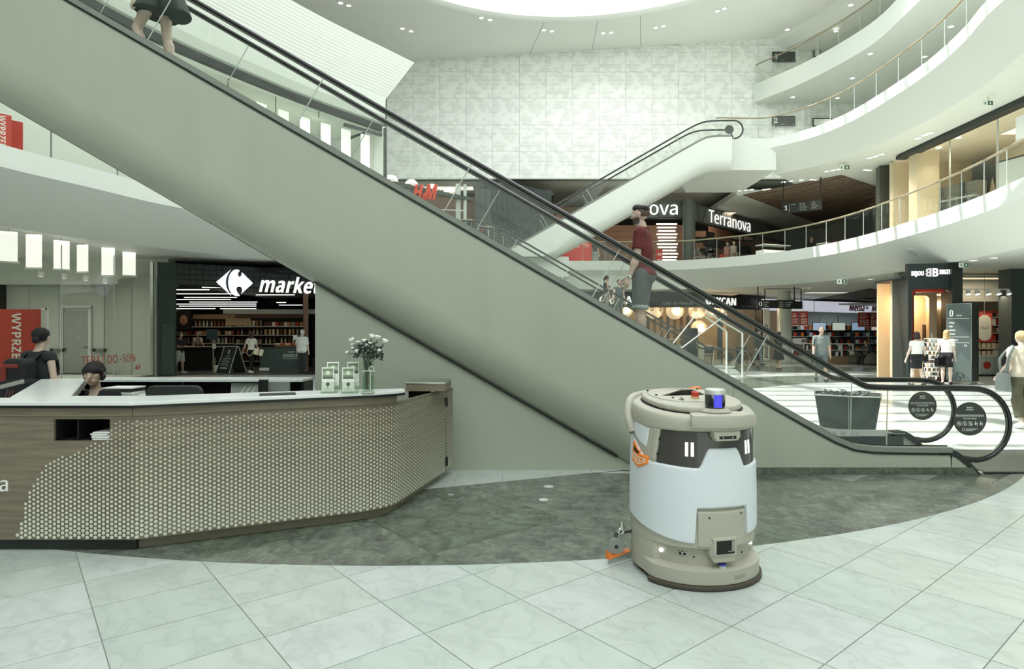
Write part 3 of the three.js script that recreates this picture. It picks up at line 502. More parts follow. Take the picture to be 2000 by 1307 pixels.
  for (let s = 1.45; s < L[n - 1] - 0.02; s += 0.0293, col++) {
    let i = 1; while (i < n - 1 && L[i] < s) i++;
    const a = deskPath[i - 1], b = deskPath[i], k = (s - L[i - 1]) / (L[i] - L[i - 1]), o = out(a, b), X = lerp(a[0], b[0], k), Z = lerp(a[1], b[1], k), tx = (b[0] - a[0]) / (L[i] - L[i - 1]), tz = (b[1] - a[1]) / (L[i] - L[i - 1]);
    if (L[n - 1] - s < 0.27 && L[n - 1] - s > 0.26) continue;
    for (let r = 0; r < 28; r++) {
      const y = Y0 + 0.018 + (r + (col % 2) * 0.5) * 0.0318; if (y > Y1 - 0.03) break;
      if (X < leftEdge(y)) continue;
      const rad = lerp(0.0138, 0.0058, Math.pow((y - Y0) / (Y1 - Y0), 0.85));
      const P = (ang) => { const u = rad * Math.cos(ang), v = rad * Math.sin(ang); return [X + tx * u + o[0] * 0.002, y + v, -(Z + tz * u + o[1] * 0.002)]; };
      for (let q = 1; q < 7; q++) { pos.push(...P(0), ...P(q * PI / 4), ...P((q + 1) * PI / 4)); for (let w = 0; w < 3; w++) nor.push(o[0], 0, -o[1]); }
    }
  }
  const g = new THREE.BufferGeometry(); g.setAttribute('position', new THREE.Float32BufferAttribute(pos, 3)); g.setAttribute('normal', new THREE.Float32BufferAttribute(nor, 3));
  tag(mesh('perforation', g, std(0xd9ddcb, 0.5), t), 'hexagonal field of pale perforations', null, null, 'stuff');
  letters('wroclavia', 0.105, 0.62, 0.006, 'letter', M.paper, t, fontR, 1); t.children.filter((c) => c.name === 'letter').forEach((c) => c.position.set(XW(18, 4.38) - 0.31, YW(960, 4.38), -4.384));
}
// pale papers lying in the niche
{ const t = thing('paper_stack', 'small stack of white papers inside the niche of the desk front', 'papers', V(-2.95, 0.792, 4.5)); for (let k = 0; k < 5; k++) mesh('sheet', bx(0.13, 0.008, 0.2, rr(-0.008, 0.008), 0.006 + k * 0.012, 0, rr(-0.1, 0.1)), M.paper, t); }
// cabinet at the wall end of the desk
{
  const t = thing('corner_cabinet', 'small cabinet with overhanging brown lid between desk and wall', 'cabinet', V(0, 0, 0));
  mesh('carcass', bx(0.17, 0.975, 0.44, -0.96, 0.488, -6.42), M.blackMatt, t); mesh('lid', [rbx(0.4, 0.02, 0.58, 0.004, -0.86, 1.062, -6.4)], M.steel, t); mesh('lid_edge', bx(0.39, 0.065, 0.57, -0.86, 1.018, -6.4), M.woodDesk, t);
}
// counter along the back of the reception
{
  const t = thing('back_counter', 'long dark back counter with pale top in front of the supermarket entrance', 'counter', V(0, 0, 0));
  mesh('countertop', rbx(2.42, 0.03, 0.36, 0.006, -3.5, 1.045, -6.9), std(0xd7ddd6, 0.25), t); mesh('back_panel', bx(2.4, 1.03, 0.03, -3.5, 0.515, -7.05), M.blackMatt, t); mesh('base', bx(2.4, 0.62, 0.3, -3.5, 0.31, -6.9), M.anthracite, t);
  for (const x of [-4.68, -3.62, -2.3]) mesh('divider', bx(0.03, 0.4, 0.3, x, 0.83, -6.9), M.black, t);
}
function board(name, label, cat, px, py, w, h, Z, tilt, mat, extra) { const t = thing(name, label, cat, V(XW(px, Z), YW(py, Z), Z)); mesh('panel', rbx(w, h, 0.02, 0.004, 0, h / 2, 0, 0, tilt), mat, t); if (extra) extra(t); return t; }
board('picture_frame', 'pale framed print leaning in the back counter, the wider one', 'frame', 478, 779, 0.3, 0.17, 6.78, -0.12, printMat(128, 80, (c, w, h) => { c.fillStyle = '#9aa39b'; c.fillRect(0, 0, w, h); c.strokeStyle = '#d8d5c4'; c.lineWidth = 7; for (const x of [30, 55, 80]) { c.beginPath(); c.moveTo(x, h); c.lineTo(x + 40, 10); c.stroke(); } c.strokeStyle = '#ccd2cb'; c.lineWidth = 4; c.strokeRect(1, 1, w - 2, h - 2); }));
board('plastic_box', 'translucent grey storage box on the back counter shelf beside the framed print', 'box', 545, 776, 0.24, 0.17, 6.72, 0, M.grey, (t) => mesh('rim', bx(0.25, 0.014, 0.03, 0, 0.17, 0), M.lightGrey, t));
board('card_terminal', 'black upright terminal between framed print and storage box', 'terminal', 514, 780, 0.1, 0.21, 6.6, -0.1, M.black, (t) => mesh('cap', bx(0.11, 0.012, 0.03, 0, 0.212, -0.02), M.lightGrey, t));
// stack of folders
{ for (let k = 0; k < 6; k++) tag(mesh('folder', rbx(0.31 - rr(0, 0.03), [0.028, 0.018, 0.036, 0.02, 0.03, 0.014][k], 0.25, 0.003, XW(243, 6.3) + rr(-0.02, 0.02), 0.86 + [0.014, 0.039, 0.068, 0.098, 0.125, 0.148][k], -6.3, rr(-0.15, 0.15)), [M.paper, M.black, M.lightGrey, M.paper, M.charcoal, M.paper][k]), ['bottom white folder of the stack beside the receptionist', 'thin black folder second from the bottom of the stack', 'thick grey folder in the middle of the stack', 'white folder above the thick grey one in the stack', 'dark grey folder second from the top of the stack', 'topmost white folder of the stack beside the receptionist'][k], 'folder', 'folders stacked behind the desk');
  const t = thing('side_cabinet', 'low grey cabinet carrying the stack of folders behind the receptionist', 'cabinet', V(XW(250, 6.3), 0, 6.3)); mesh('carcass', rbx(0.5, 0.84, 0.34, 0.006, 0, 0.42, 0), M.grey, t); mesh('top', rbx(0.52, 0.02, 0.36, 0.004, 0, 0.85, 0), M.lightGrey, t);
  const n = thing('note_box', 'small white note box at the right end of the grey cabinet', 'box', V(XW(281, 6.25), 0.86, 6.25)); mesh('tray', bx(0.09, 0.06, 0.09, 0, 0.03, 0), M.paper, n); mesh('sheet', bx(0.08, 0.02, 0.08, 0, 0.07, 0), M.white2, n);
}
function officeChair(label, px, Z, w, topY, mat, turn) {
  const t = thing('office_chair', label, 'chair', V(XW(px, Z), 0, Z), turn), h = 0.36;
  mesh('backrest', extr(shapeOf(rotRect(0.05, w, h)), 0.035, 0.012).translate(0, topY - h / 2, -0.2), mat, t); mesh('seat', rbx(w, 0.07, 0.46, 0.03, 0, 0.47, 0.05), mat, t); mesh('back_support', bar(new THREE.Vector3(0, 0.42, -0.1), new THREE.Vector3(0, topY - 0.25, -0.22), 0.02), M.black, t); mesh('column', cy(0.03, 0.03, 0.34, 0, 0.27, 0.02, 12), M.steelDark, t);
  for (let k = 0; k < 5; k++) { const a = k * PI * 2 / 5; mesh('leg', bar(new THREE.Vector3(0, 0.11, 0.02), new THREE.Vector3(0.28 * Math.cos(a), 0.075, 0.02 + 0.28 * Math.sin(a)), 0.016), M.black, t); mesh('caster', new THREE.TorusGeometry(0.02, 0.014, 6, 12).translate(0.28 * Math.cos(a), 0.034, 0.02 + 0.28 * Math.sin(a)), M.black, t); }
  return t;
}
officeChair('dark empty office chair behind the middle of the reception desk', 362, 5.75, 0.48, 1.075, M.charcoal, PI);
officeChair('low grey office chair right beside the receptionist', 278, 5.55, 0.44, 0.985, M.grey, PI - 0.2);
// folder and sheets on the white top
tag(mesh('leather_folder', rbx(0.27, 0.014, 0.12, 0.006, XW(546, 4.9), 1.078, -4.86, 0.38), M.charcoal), 'flat dark folder lying on the white desk top', 'folder');
{ let k = 0; for (const [px, z, a] of [[450, 4.73, 0.3], [490, 4.77, 0.55]]) tag(mesh('paper_sheet', bx(0.21, 0.002, 0.13, XW(px, z), 1.0715 + k * 0.0005, -z, a), M.paper), ['left loose white sheet lying on the white desk top', 'right loose white sheet lying beside the dark folder'][k++], 'paper'); }
// brochure holders
{
  const leaf = printMat(128, 256, (c, w, h) => { c.fillStyle = '#e6eae0'; c.fillRect(0, 0, w, h); const g = c.createLinearGradient(0, 10, 0, 130); g.addColorStop(0, '#5d6f55'); g.addColorStop(0.5, '#a9b89a'); g.addColorStop(1, '#2f3a2e'); c.fillStyle = g; c.fillRect(8, 14, w - 16, 110); c.fillStyle = '#d7e2cc'; c.beginPath(); c.arc(64, 60, 22, 0, 7); c.fill(); c.fillStyle = '#39443a'; c.beginPath(); c.arc(64, 180, 20, 0, 7); c.fill(); c.fillRect(60, 160, 8, 60); c.fillStyle = '#9aa597'; for (let k = 0; k < 3; k++) c.fillRect(20, 226 + k * 9, 88, 3); });
  const acr = phys(0xf4f8f4, 0.02, { transmission: 1, thickness: 0, ior: 1.4 });
  let first;
  [[643, 'left acrylic brochure holder with two leaflets on the reception desk'], [683, 'right acrylic brochure holder with two leaflets, next to the vase']].forEach(([px, lab], i) => {
    if (!first) {
      const t = first = thing('brochure_holder', lab, 'holder', V(XW(px, 4.98), 1.07, 4.98), 0.25, 'brochure holders on the desk');
      const tl = -0.28;
      mesh('stand', [bx(0.13, 0.004, 0.16, 0, 0.004, -0.05), bx(0.13, 0.25, 0.003, 0.02, 0.125, -0.1, 0, tl), bx(0.13, 0.1, 0.003, 0, 0.05, 0.02, 0, tl), bx(0.004, 0.1, 0.06, -0.065, 0.05, -0.01), bx(0.004, 0.1, 0.06, 0.065, 0.05, -0.01)], acr, t);
      for (const [x, y, z] of [[-0.012, 0.115, -0.02], [0.026, 0.155, -0.085]]) { const p = plateMesh('leaflet', 0.095, 0.2, 0.006, leaf, M.paper, t); p.position.set(x, y, z); p.rotation.x = tl; }
    } else copy(first, V(XW(px, 4.98), 1.07, 4.98), 0.25, lab);
  });
}
// glass vase with white flowers
{
  const t = thing('flower_vase', 'clear cylindrical glass vase with white bow string standing on the reception desk', 'vase', V(XW(719, 5.03), 1.07, 5.03));
  const gl = phys(0xf3f9f3, 0.0, { transmission: 1, thickness: 0, ior: 1.4 }), H = 0.315;
  mesh('glass', lathe([[0, 0.003], [0.047, 0.003], [0.05, 0.012], [0.05, H], [0.047, H], [0.046, 0.025], [0, 0.022]], 40), gl, t);
  mesh('water', cy(0.0445, 0.0445, 0.11, 0, 0.08, 0, 32), phys(0xe9f3ea, 0, { transmission: 1, thickness: 0, ior: 1.2 }), t);
  mesh('base_plate', lathe([[0, 0], [0.052, 0], [0.052, 0.014], [0, 0.014]], 32), M.lightGrey, t);
  mesh('string', [new THREE.TorusGeometry(0.052, 0.004, 6, 30).rotateX(PI / 2 - 0.12).translate(0, 0.178, 0), new THREE.TorusGeometry(0.02, 0.003, 5, 16).translate(0.038, 0.2, 0.05), bar(new THREE.Vector3(0.028, 0.2, 0.055), new THREE.Vector3(0.03, 0.03, 0.054), 0.003)], M.paper, t);
  const f = thing('bouquet', 'bouquet of white carnations with dark leaves standing in the glass vase', 'flowers', V(XW(719, 5.03), 1.07, 5.03));
  const stemM = std(0x3c4a38, 0.7), leafM = phys(0x2c382b, 0.7, { transmission: 0.15, thickness: 0 }), petM = std(0xf3f4ee, 0.8);
  const heads = [[-0.135, 0.435, 0.0, 0.028], [-0.165, 0.335, 0.03, 0.02], [0.14, 0.425, 0.02, 0.03], [-0.12, 0.4, 0.03, 0.018], [0.075, 0.455, 0.0, 0.032], [0.04, 0.46, 0.04, 0.022], [-0.07, 0.415, 0.05, 0.022], [-0.02, 0.43, 0.05, 0.024], [0.0, 0.395, 0.075, 0.018], [-0.075, 0.345, 0.06, 0.024], [0.1, 0.35, 0.05, 0.018], [0.02, 0.47, -0.03, 0.026], [-0.115, 0.37, 0.05, 0.015], [0.03, 0.41, 0.07, 0.016]];
  heads.forEach(([x, y, z, r], i) => {
    const st = [new THREE.Vector3(rr(-0.02, 0.02), 0.03, rr(-0.02, 0.02)), new THREE.Vector3(x * 0.15, 0.2, z * 0.2), new THREE.Vector3(x * 0.3, 0.31, z * 0.4), new THREE.Vector3(x, y - r * 0.5, z)];
    mesh('stem', tube(st, 0.0028, 12, 5), stemM, f);
    const pet = []; for (let k = 0; k < 16; k++) { const a = k * 2.4, tt = 0.25 + 0.75 * (k / 16), e = new THREE.SphereGeometry(r * 0.62, 7, 5).scale(1, 0.32, 0.75); e.rotateZ(0.2 + tt * 0.75).translate(r * 0.55 * tt, r * (0.45 - 0.5 * tt), 0).rotateY(a); pet.push(e); }
    mesh('flower_head', mg(pet).rotateZ(-x * 3).rotateX(z * 3).translate(x, y, z), petM, f);
  });
  for (let k = 0; k < 120; k++) { const a = rr(0, PI * 2), r = Math.sqrt(rnd()) * 0.115, y = rr(0.31, 0.44) - r * 0.35; mesh('leaf', new THREE.SphereGeometry(0.024, 6, 4).scale(1, 0.1, 0.42).rotateZ(rr(-0.9, 0.9)).rotateY(rr(0, 6.3)).rotateX(rr(-0.6, 0.6)).translate(r * Math.cos(a), y, r * Math.sin(a)), leafM, f); }
  for (let k = 0; k < 16; k++) { const y = rr(0.12, 0.3), a = rr(0, 6.3); mesh('leaf', new THREE.SphereGeometry(0.022, 6, 4).scale(1, 0.12, 0.4).rotateZ(rr(0.4, 1.3)).rotateY(a).translate(rr(-0.022, 0.022), y, rr(-0.022, 0.022)), leafM, f); }
  mesh('leaf', new THREE.SphereGeometry(0.03, 6, 4).scale(1, 0.1, 0.5).rotateZ(-0.9).translate(0.098, 0.305, 0.03), leafM, f);
}
// ================================================================ CLEANING ROBOT
{
  const t = thing('cleaning_robot', 'grey and white autonomous floor scrubber robot with a blue sensor turret', 'robot', V(1.202, 0, 4.12), 13.2 * PI / 180);
  const D = PI / 180, gM = phys(0xb4b2a2, 0.5), gD = phys(0x9c9a8b, 0.55), wM = phys(0xdfe6ea, 0.4), bM = phys(0x35322b, 0.18, { clearcoat: 0.6 }), blk = std(0x14140f, 0.5);
  const R = (y) => 0.382 - 0.012 * sstep(0.5, 1.05, y);
  const S = (phi, y, off) => { const a = phi * D, n = 2.25, c = Math.abs(Math.cos(a)), s = Math.abs(Math.sin(a)), k = 1 / Math.pow(Math.pow(c, n) + Math.pow(s, n), 1 / n), r = R(y) * (0.5 + 0.5 * k) + off; return new THREE.Vector3(r * Math.sin(a), y, r * Math.cos(a)); };
  const ease = [0, 0.25, 0.6, 0.85, 1];
  function patch(p0, p1, lo, hi, off, o = {}) {                   // raised shell over the core; its rim rounds down onto the core
    const { nu = Math.max(6, Math.round((p1 - p0) / 1.5)), nv = 8, rim = 0.012, rimP = 1.6, warp = 0, base = 0 } = o, L = typeof lo === 'function' ? lo : () => lo, H = typeof hi === 'function' ? hi : () => hi;
    const us = [0, 0.3 * rimP, 0.7 * rimP, rimP].map((d) => p0 + Math.min(d, (p1 - p0) * 0.3)), ue = us.map((d) => p1 - (d - p0)).reverse(), um = []; for (let i = 1; i < nu; i++) um.push(lerp(us[3], ue[0], i / nu));
    const U = [...us, ...um, ...ue], e = (k, n) => k < 4 ? [0, 0.62, 0.93, 1][k] : k > n - 5 ? [0, 0.62, 0.93, 1][n - 1 - k] : 1;
    const rows = 8 + nv - 1;
    return grid(U.length - 1, rows - 1, (u, v) => {
      const i = Math.round(u * (U.length - 1)), j = Math.round(v * (rows - 1)), l = L(U[i]), h = H(U[i]), r = Math.min(rim, (h - l) * 0.3), y = j < 4 ? l + r * [0, 0.3, 0.7, 1][j] : j > rows - 5 ? h - r * [0, 0.3, 0.7, 1][rows - 1 - j] : lerp(l + r, h - r, (j - 3) / nv);
      const k = Math.min(e(i, U.length), e(j, rows)), k2 = o.flatEnds ? e(j, rows) : k;
      return S(U[i] + warp * (y - (l + h) / 2), y, base + (off - base) * k2);
    });
  }
  // core and base
  const rows = [0.035, 0.04, 0.115, 0.13, 0.232, 0.245, 0.5, 0.9, 1.0];
  const baseOff = (phi, y) => { const a = Math.abs(phi), f = sstep(82, 60, a), rec = sstep(66, 61, a); if (y < 0.12) return lerp(0.004, 0.034, f); if (y < 0.24) return lerp(0.004, -0.035, rec); return y < 0.4 ? 0.006 : -0.004; };
  mesh('body_core', grid(180, rows.length * 2 - 1, (u, v) => { const j = Math.round(v * (rows.length * 2 - 1)), y = rows[j >> 1] + (j & 1 ? 0.004 : 0), phi = u * 360 - 180; return S(phi, y, baseOff(phi, rows[j >> 1])); }), gM, t);
  mesh('ledge', grid(90, 1, (u, v) => { const phi = lerp(-70, 70, u), p = S(phi, 0.119, v ? baseOff(phi, 0.1) : -0.05); return p; }), gD, t);
  mesh('base_plate', cy(0.36, 0.36, 0.03, 0, 0.03, 0, 48), blk, t);
  mesh('bumper_strip', patch(-68, 74, 0.0, 0.034, 0.05, { rim: 0.008, base: 0.0 }), std(0x4a4439, 0.7), t);
  mesh('side_seam', [patch(-124, -121, 0.06, 0.36, 0.011), patch(-137, -124.5, 0.05, 0.4, 0.014)], gD, t);
  // white shell
  const hi = (p) => { const a = Math.abs(p); return lerp(lerp(0.857, 0.738, sstep(13, 24, a)), 0.9, sstep(62, 112, a) * 0.95) + 0.01 * sstep(24, 60, a); };
  const lo = (p) => { const side = p < 0 ? lerp(0.272, 0.35, sstep(-26, -115, p)) : lerp(0.31, 0.36, sstep(30, 115, p)); return lerp(0.487 + 0.004 * Math.cos(p * 0.06), side, sstep(24.6, 26.6, Math.abs(p))); };
  mesh('shell', patch(-116, 116, lo, hi, 0.02, { nu: 240, nv: 10, rim: 0.016 }), wM, t);
  mesh('rear_shell', patch(122, 238, 0.36, 0.9, 0.02, { nu: 60 }), wM, t);
  mesh('vent_strip', patch(-121.5, -116.5, 0.42, 0.84, 0.012), blk, t); mesh('vent_strip', patch(116.5, 121.5, 0.42, 0.84, 0.012), blk, t);
  for (let k = 0; k < 26; k++) mesh('vent_rib', patch(-120.8, -117, 0.43 + k * 0.0155, 0.437 + k * 0.0155, 0.018, { nu: 6, nv: 2, rim: 0.002 }), gD, t);
  // visor with light bars
  const v = mesh('visor', patch(-61, 61, 0.7, 0.962, 0.006, { warp: 24, nu: 90 }), bM, t);
  for (const p of [-33.5, -28.5, 28.5, 33.5]) mesh('led_bar', patch(p - 1.35, p + 1.35, 0.805, 0.89, 0.0105, { nu: 6, nv: 3, base: 0.006, rim: 0.008 }), M.ledGlow, v);
  for (const [y0, y1] of [[0.885, 0.905], [0.79, 0.81]]) mesh('visor_clip', patch(-62.5, -58.5, y0, y1, 0.011, { nu: 6, nv: 3, warp: 24 }), blk, v);
  // head sides
  for (const s of [-1, 1]) {
    const p0 = s < 0 ? -180 : 60.5, p1 = s < 0 ? -60.5 : 180;
    const h = mesh('head_side', patch(p0, p1, (p) => hi(p) - 0.01, 0.97, 0.014, { warp: s < 0 ? 24 : -24, flatEnds: false, rimP: 2 }), gM, t);
    mesh('window_panel', patch(s < 0 ? -104 : 72, s < 0 ? -72 : 104, (p) => lerp(0.83, 0.9, sstep(70, 104, Math.abs(p))), (p) => lerp(0.955, 0.99, sstep(72, 104, Math.abs(p))), 0.018, { base: 0.012, nu: 20, rim: 0.006, warp: s < 0 ? 30 : -30 }), wM, h);
    mesh('edge_trim', patch(s < 0 ? -67 : 60.5, s < 0 ? -60.5 : 67, 0.76, 0.96, 0.021, { base: 0.01, nu: 8, warp: s < 0 ? 24 : -24 }), gM, h);
  }
  // collar and lid, rising towards the back
  const tilt = (p) => { p.y += 0.115 * (0.39 - p.z); return p; };
  const ringP = [[0.955, -0.01], [0.958, 0.012], [0.97, 0.02], [1.0, 0.022], [1.022, 0.016], [1.036, 0.002], [1.042, -0.02], [1.043, -0.075]];
  mesh('collar', grid(120, ringP.length - 1, (u, w) => { const q = ringP[Math.round(w * (ringP.length - 1))], p = S(u * 360 - 180, q[0], q[1]); if (q[0] > 0.965) p.y += 0.115 * (0.39 - p.z) * sstep(0.955, 1.03, q[0]); return p; }), gM, t);
  const lidO = (g) => { const a = g.attributes.position, q = new THREE.Vector3(); for (let i = 0; i < a.count; i++) { q.fromBufferAttribute(a, i); tilt(q); a.setXYZ(i, q.x, q.y, q.z); } g.computeVertexNormals(); return g; };
  const oval = (rx, rz, n = 64, cz = 0) => { const p = []; for (let i = 0; i < n; i++) { const a = i / n * PI * 2, c = Math.cos(a), s = Math.sin(a); p.push([rx * Math.sign(c) * Math.pow(Math.abs(c), 0.88), cz + rz * Math.sign(s) * Math.pow(Math.abs(s), 0.88)]); } return p; };
  const flat = (pts, d, b, holes, y) => lidO(toCreasedNormals(extr(pts.map((p) => [p[0], -p[1]]), d, b, (holes || []).map((h) => h.map((p) => [p[0], -p[1]]))).rotateX(-PI / 2).translate(0, y, 0), 0.6));
  const hole = [[-0.2, -0.235], [0.135, -0.235], [0.135, -0.04], [-0.2, -0.04]];
  mesh('lid_gap', flat(oval(0.322, 0.315, 64, -0.01), 0.004, 0, [hole], 1.04), blk, t);
  const lid = mesh('lid', flat(oval(0.3, 0.292, 64, -0.01), 0.012, 0.014, [hole], 1.058), gM, t);
  mesh('lid_plate', flat(oval(0.255, 0.215, 48, -0.07), 0.004, 0.002, [hole], 1.083), gM, lid);
  mesh('tray', [bx(0.36, 0.01, 0.21, -0.032, 0.98, -0.138), bx(0.01, 0.1, 0.21, -0.206, 1.03, -0.138), bx(0.01, 0.1, 0.21, 0.141, 1.03, -0.138), bx(0.36, 0.1, 0.01, -0.032, 1.03, -0.241), bx(0.36, 0.1, 0.01, -0.032, 1.03, -0.034)].map((g) => lidO(g)), std(0x35352c, 0.6), t);
  mesh('tray_bar', lidO(bx(0.33, 0.02, 0.03, -0.032, 1.066, -0.06)), M.lightGrey, t);
  for (const [x, z] of [[-0.222, -0.2], [0.17, -0.22], [-0.15, 0.03], [-0.225, -0.06]]) mesh('screw', lidO(cy(0.008, 0.008, 0.006, x, 1.093, z, 12)), blk, t);
  const st = mesh('emergency_button', lidO(mg([cy(0.024, 0.026, 0.026, 0.0, 1.118, 0.05, 24)])), M.red, t); mesh('button_base', lidO(cy(0.026, 0.028, 0.024, 0.0, 1.092, 0.05, 24)), std(0xd9b48c, 0.5), st);
  const ks = mesh('key_switch', lidO(cy(0.02, 0.024, 0.01, -0.12, 1.086, 0.09, 20)), M.chrome, t); mesh('key', lidO(bx(0.008, 0.014, 0.028, -0.12, 1.097, 0.09)), M.chrome, ks);
  mesh('rear_roll', tube([new THREE.Vector3(-0.39, 0.9, -0.06), new THREE.Vector3(-0.4, 1.0, -0.12), new THREE.Vector3(-0.35, 1.09, -0.2), new THREE.Vector3(-0.24, 1.115, -0.31), new THREE.Vector3(0, 1.125, -0.37), new THREE.Vector3(0.24, 1.1, -0.32)], 0.03, 40, 12), gM, t);
  mesh('rear_handle', [rbx(0.1, 0.03, 0.05, 0.01, 0.2, 1.155, -0.3, 0.5)], M.orange, t);
  // turret platform in front
  const plat = [[0.12, 0.2]]; { const o = []; for (let k = 0; k <= 16; k++) { const a = lerp(27, -27, k / 16) * D, r = 0.43 + 0.012 * Math.cos(a * 2); o.push([r * Math.sin(a), r * Math.cos(a)]); } plat.push(...o, [-0.12, 0.2]); }
  mesh('turret_platform', toCreasedNormals(extr(plat.map((p) => [p[0], -p[1]]), 0.05, 0.016).rotateX(-PI / 2).translate(0, 1.0, 0), 0.7), gM, t);
  mesh('platform_apron', patch(-27, 27, (p) => 0.955 + 0.02 * sstep(8, 27, Math.abs(p)), 1.0, 0.058, { base: 0.0, nu: 30 }), gM, t);
  const br = mesh('camera_bracket', patch(-13, 13, (p) => 0.9 + 0.03 * sstep(9, 13, Math.abs(p)), 0.975, 0.064, { base: 0.004, nu: 24, rim: 0.014 }), gM, t);
  mesh('camera_slot', patch(-8, 8, 0.918, 0.94, 0.067, { base: 0.06, nu: 14, rim: 0.009 }), blk, br); for (const p of [-4.5, 3.8]) mesh('lens', S(p, 0.929, 0.067) && sp(0.0045, ...S(p, 0.929, 0.066).toArray()), M.chrome, br);
  mesh('turret_base', lathe([[0, 1.06], [0.1, 1.062], [0.092, 1.078], [0.072, 1.088], [0.068, 1.092], [0, 1.092]], 40).translate(0, 0, 0.29), gM, t);
  const li = mesh('lidar_body', lathe([[0, 1.085], [0.06, 1.085], [0.061, 1.1], [0.0605, 1.18], [0, 1.18]], 48).translate(0, 0, 0.29), phys(0x15191a, 0.12, { clearcoat: 1 }), t);
  mesh('lidar_window', new THREE.CylinderGeometry(0.0618, 0.0618, 0.078, 24, 1, false, -38 * D, 50 * D).translate(0, 1.138, 0.29), glow(0x4a49e0, 0.35, { roughness: 0.25 }), li);
  mesh('lidar_cap', lathe([[0.062, 1.178], [0.063, 1.2], [0.06, 1.209], [0.05, 1.213], [0, 1.214]], 48).translate(0, 0, 0.29), std(0xd5d8d0, 0.35, { metalness: 0.3 }), li);
  // front panel, camera opening, nose and low sensors
  const fp = mesh('front_panel', patch(-24.6, 24.6, (p) => 0.25, (p) => 0.476, 0.014, { rim: 0.014, nu: 40 }), gM, t);
  mesh('nose', patch(-15, 15, (p) => 0.15 + 0.05 * sstep(9, 15, Math.abs(p)), 0.3, 0.02, { base: -0.04, nu: 30, rim: 0.02, rimP: 3 }), gM, fp);
  const fr = mesh('camera_frame', patch(-12, 12, 0.202, 0.318, 0.03, { base: 0.012, nu: 20, rim: 0.01 }), gM, fp);
  mesh('camera_opening', patch(-9, 9, 0.218, 0.302, 0.0315, { base: 0.028, nu: 14, rim: 0.004 }), blk, fr); mesh('camera_step', [patch(1.5, 8.2, 0.232, 0.238, 0.0335, { base: 0.03, nu: 6, nv: 2, rim: 0.002 }), patch(5, 8.6, 0.236, 0.298, 0.0325, { base: 0.03, nu: 6, nv: 2, rim: 0.002 })], gD, fr);
  for (const [p, y] of [[-14, 0.437], [18, 0.452]]) mesh('screw', new THREE.SphereGeometry(0.007, 10, 8).scale(1, 1, 0.4).translate(...S(p, y, 0.014).toArray()), blk, fp);
  for (const p of [-40, -35.8]) { const q = S(p, 0.195, -0.033), g = new THREE.TorusGeometry(0.0125, 0.003, 8, 20).rotateY(p * D).translate(q.x, q.y, q.z); const u = mesh('ultrasonic_sensor', g, M.chrome, t); mesh('membrane', new THREE.CylinderGeometry(0.011, 0.011, 0.004, 16).rotateX(PI / 2).rotateY(p * D).translate(q.x, q.y, q.z), M.charcoal, u); }
  mesh('sensor_plate', patch(-42.5, -33.5, 0.178, 0.212, -0.034, { base: -0.036, nu: 10, nv: 3, rim: 0.004 }), blk, t);
  for (const s of [-1, 1]) { const q = S(59 * s, 0.195, -0.02); mesh('lamp', sp(0.014, q.x, q.y, q.z, 14), glow(0xffffff, 1.6), t); }
  for (const p of [-27, 30]) { const q = S(p, 0.182, -0.034); mesh('screw', sp(0.006, q.x, q.y, q.z, 8), blk, t); }
  { const q = S(0, 0.135, 0.0); mesh('low_sensor', cy(0.023, 0.023, 0.02, q.x, 0.128, q.z - 0.01, 24), M.lightGrey, t); mesh('low_sensor_band', cy(0.0215, 0.0225, 0.016, q.x, 0.143, q.z - 0.01, 24), std(0x3a3fa8, 0.3), t); }
  mesh('code_plate', patch(8, 20, 0.06, 0.085, 0.0355, { base: 0.034, nu: 8, nv: 2, rim: 0.002 }), gD, t);
  // orange tag on the side
  const tagTex = printMat(128, 96, (c, w, h) => { c.fillStyle = '#f28a35'; c.fillRect(0, 0, w, h); c.strokeStyle = '#fff3e4'; c.lineWidth = 4; c.strokeRect(20, 34, 88, 30); c.fillStyle = '#fff3e4'; c.font = 'bold 24px sans-serif'; c.fillText('TWLE.X', 24, 58, 80); });
  const og = patch(-98, -70, (p) => lerp(0.712, 0.69, sstep(-98, -84, p)) + 0.035 * sstep(-84, -70, p), (p) => lerp(0.8, 0.775, sstep(-98, -72, p)) + 0.045 * sstep(-99, -97, p) * 0, 0.03, { base: 0.014, nu: 20, rim: 0.006 });
  const orangeTag = mesh('orange_tag', og, tagTex, t); mesh('tag_loop', patch(-97, -82, 0.775, (p) => lerp(0.845, 0.8, sstep(-95, -83, p)), 0.03, { base: 0.014, nu: 12, rim: 0.006 }), M.orange, orangeTag); mesh('tag_slot', patch(-93, -83, (p) => lerp(0.79, 0.775, sstep(-93, -83, p)), (p) => lerp(0.822, 0.796, sstep(-93, -83, p)), 0.033, { base: 0.028, nu: 10, rim: 0.003 }), blk, orangeTag);
  // squeegee hanging out behind on the left
  const sq = new THREE.Vector3(-0.47, 0.115, -0.16), w = mesh('squeegee_wheel', new THREE.CylinderGeometry(0.052, 0.052, 0.035, 32).rotateX(PI / 2).rotateY(-0.35).translate(sq.x, sq.y, sq.z), M.grey, t); mesh('wheel_hub', new THREE.CylinderGeometry(0.013, 0.013, 0.042, 16).rotateX(PI / 2).rotateY(-0.35).translate(sq.x, sq.y, sq.z), M.charcoal, w);
  mesh('squeegee_arm', [bar(new THREE.Vector3(-0.3, 0.2, -0.2), new THREE.Vector3(-0.46, 0.19, -0.19), 0.012), bar(new THREE.Vector3(-0.46, 0.2, -0.19), new THREE.Vector3(-0.47, 0.12, -0.18), 0.014)], M.steelDark, t);
  mesh('squeegee_blade', [extr([[0, 0], [0.16, 0.045], [0.16, 0.052], [0.035, 0.02], [0.005, 0.055]], 0.05).translate(sq.x - 0.07, 0.035, sq.z - 0.02)], M.orange, t);
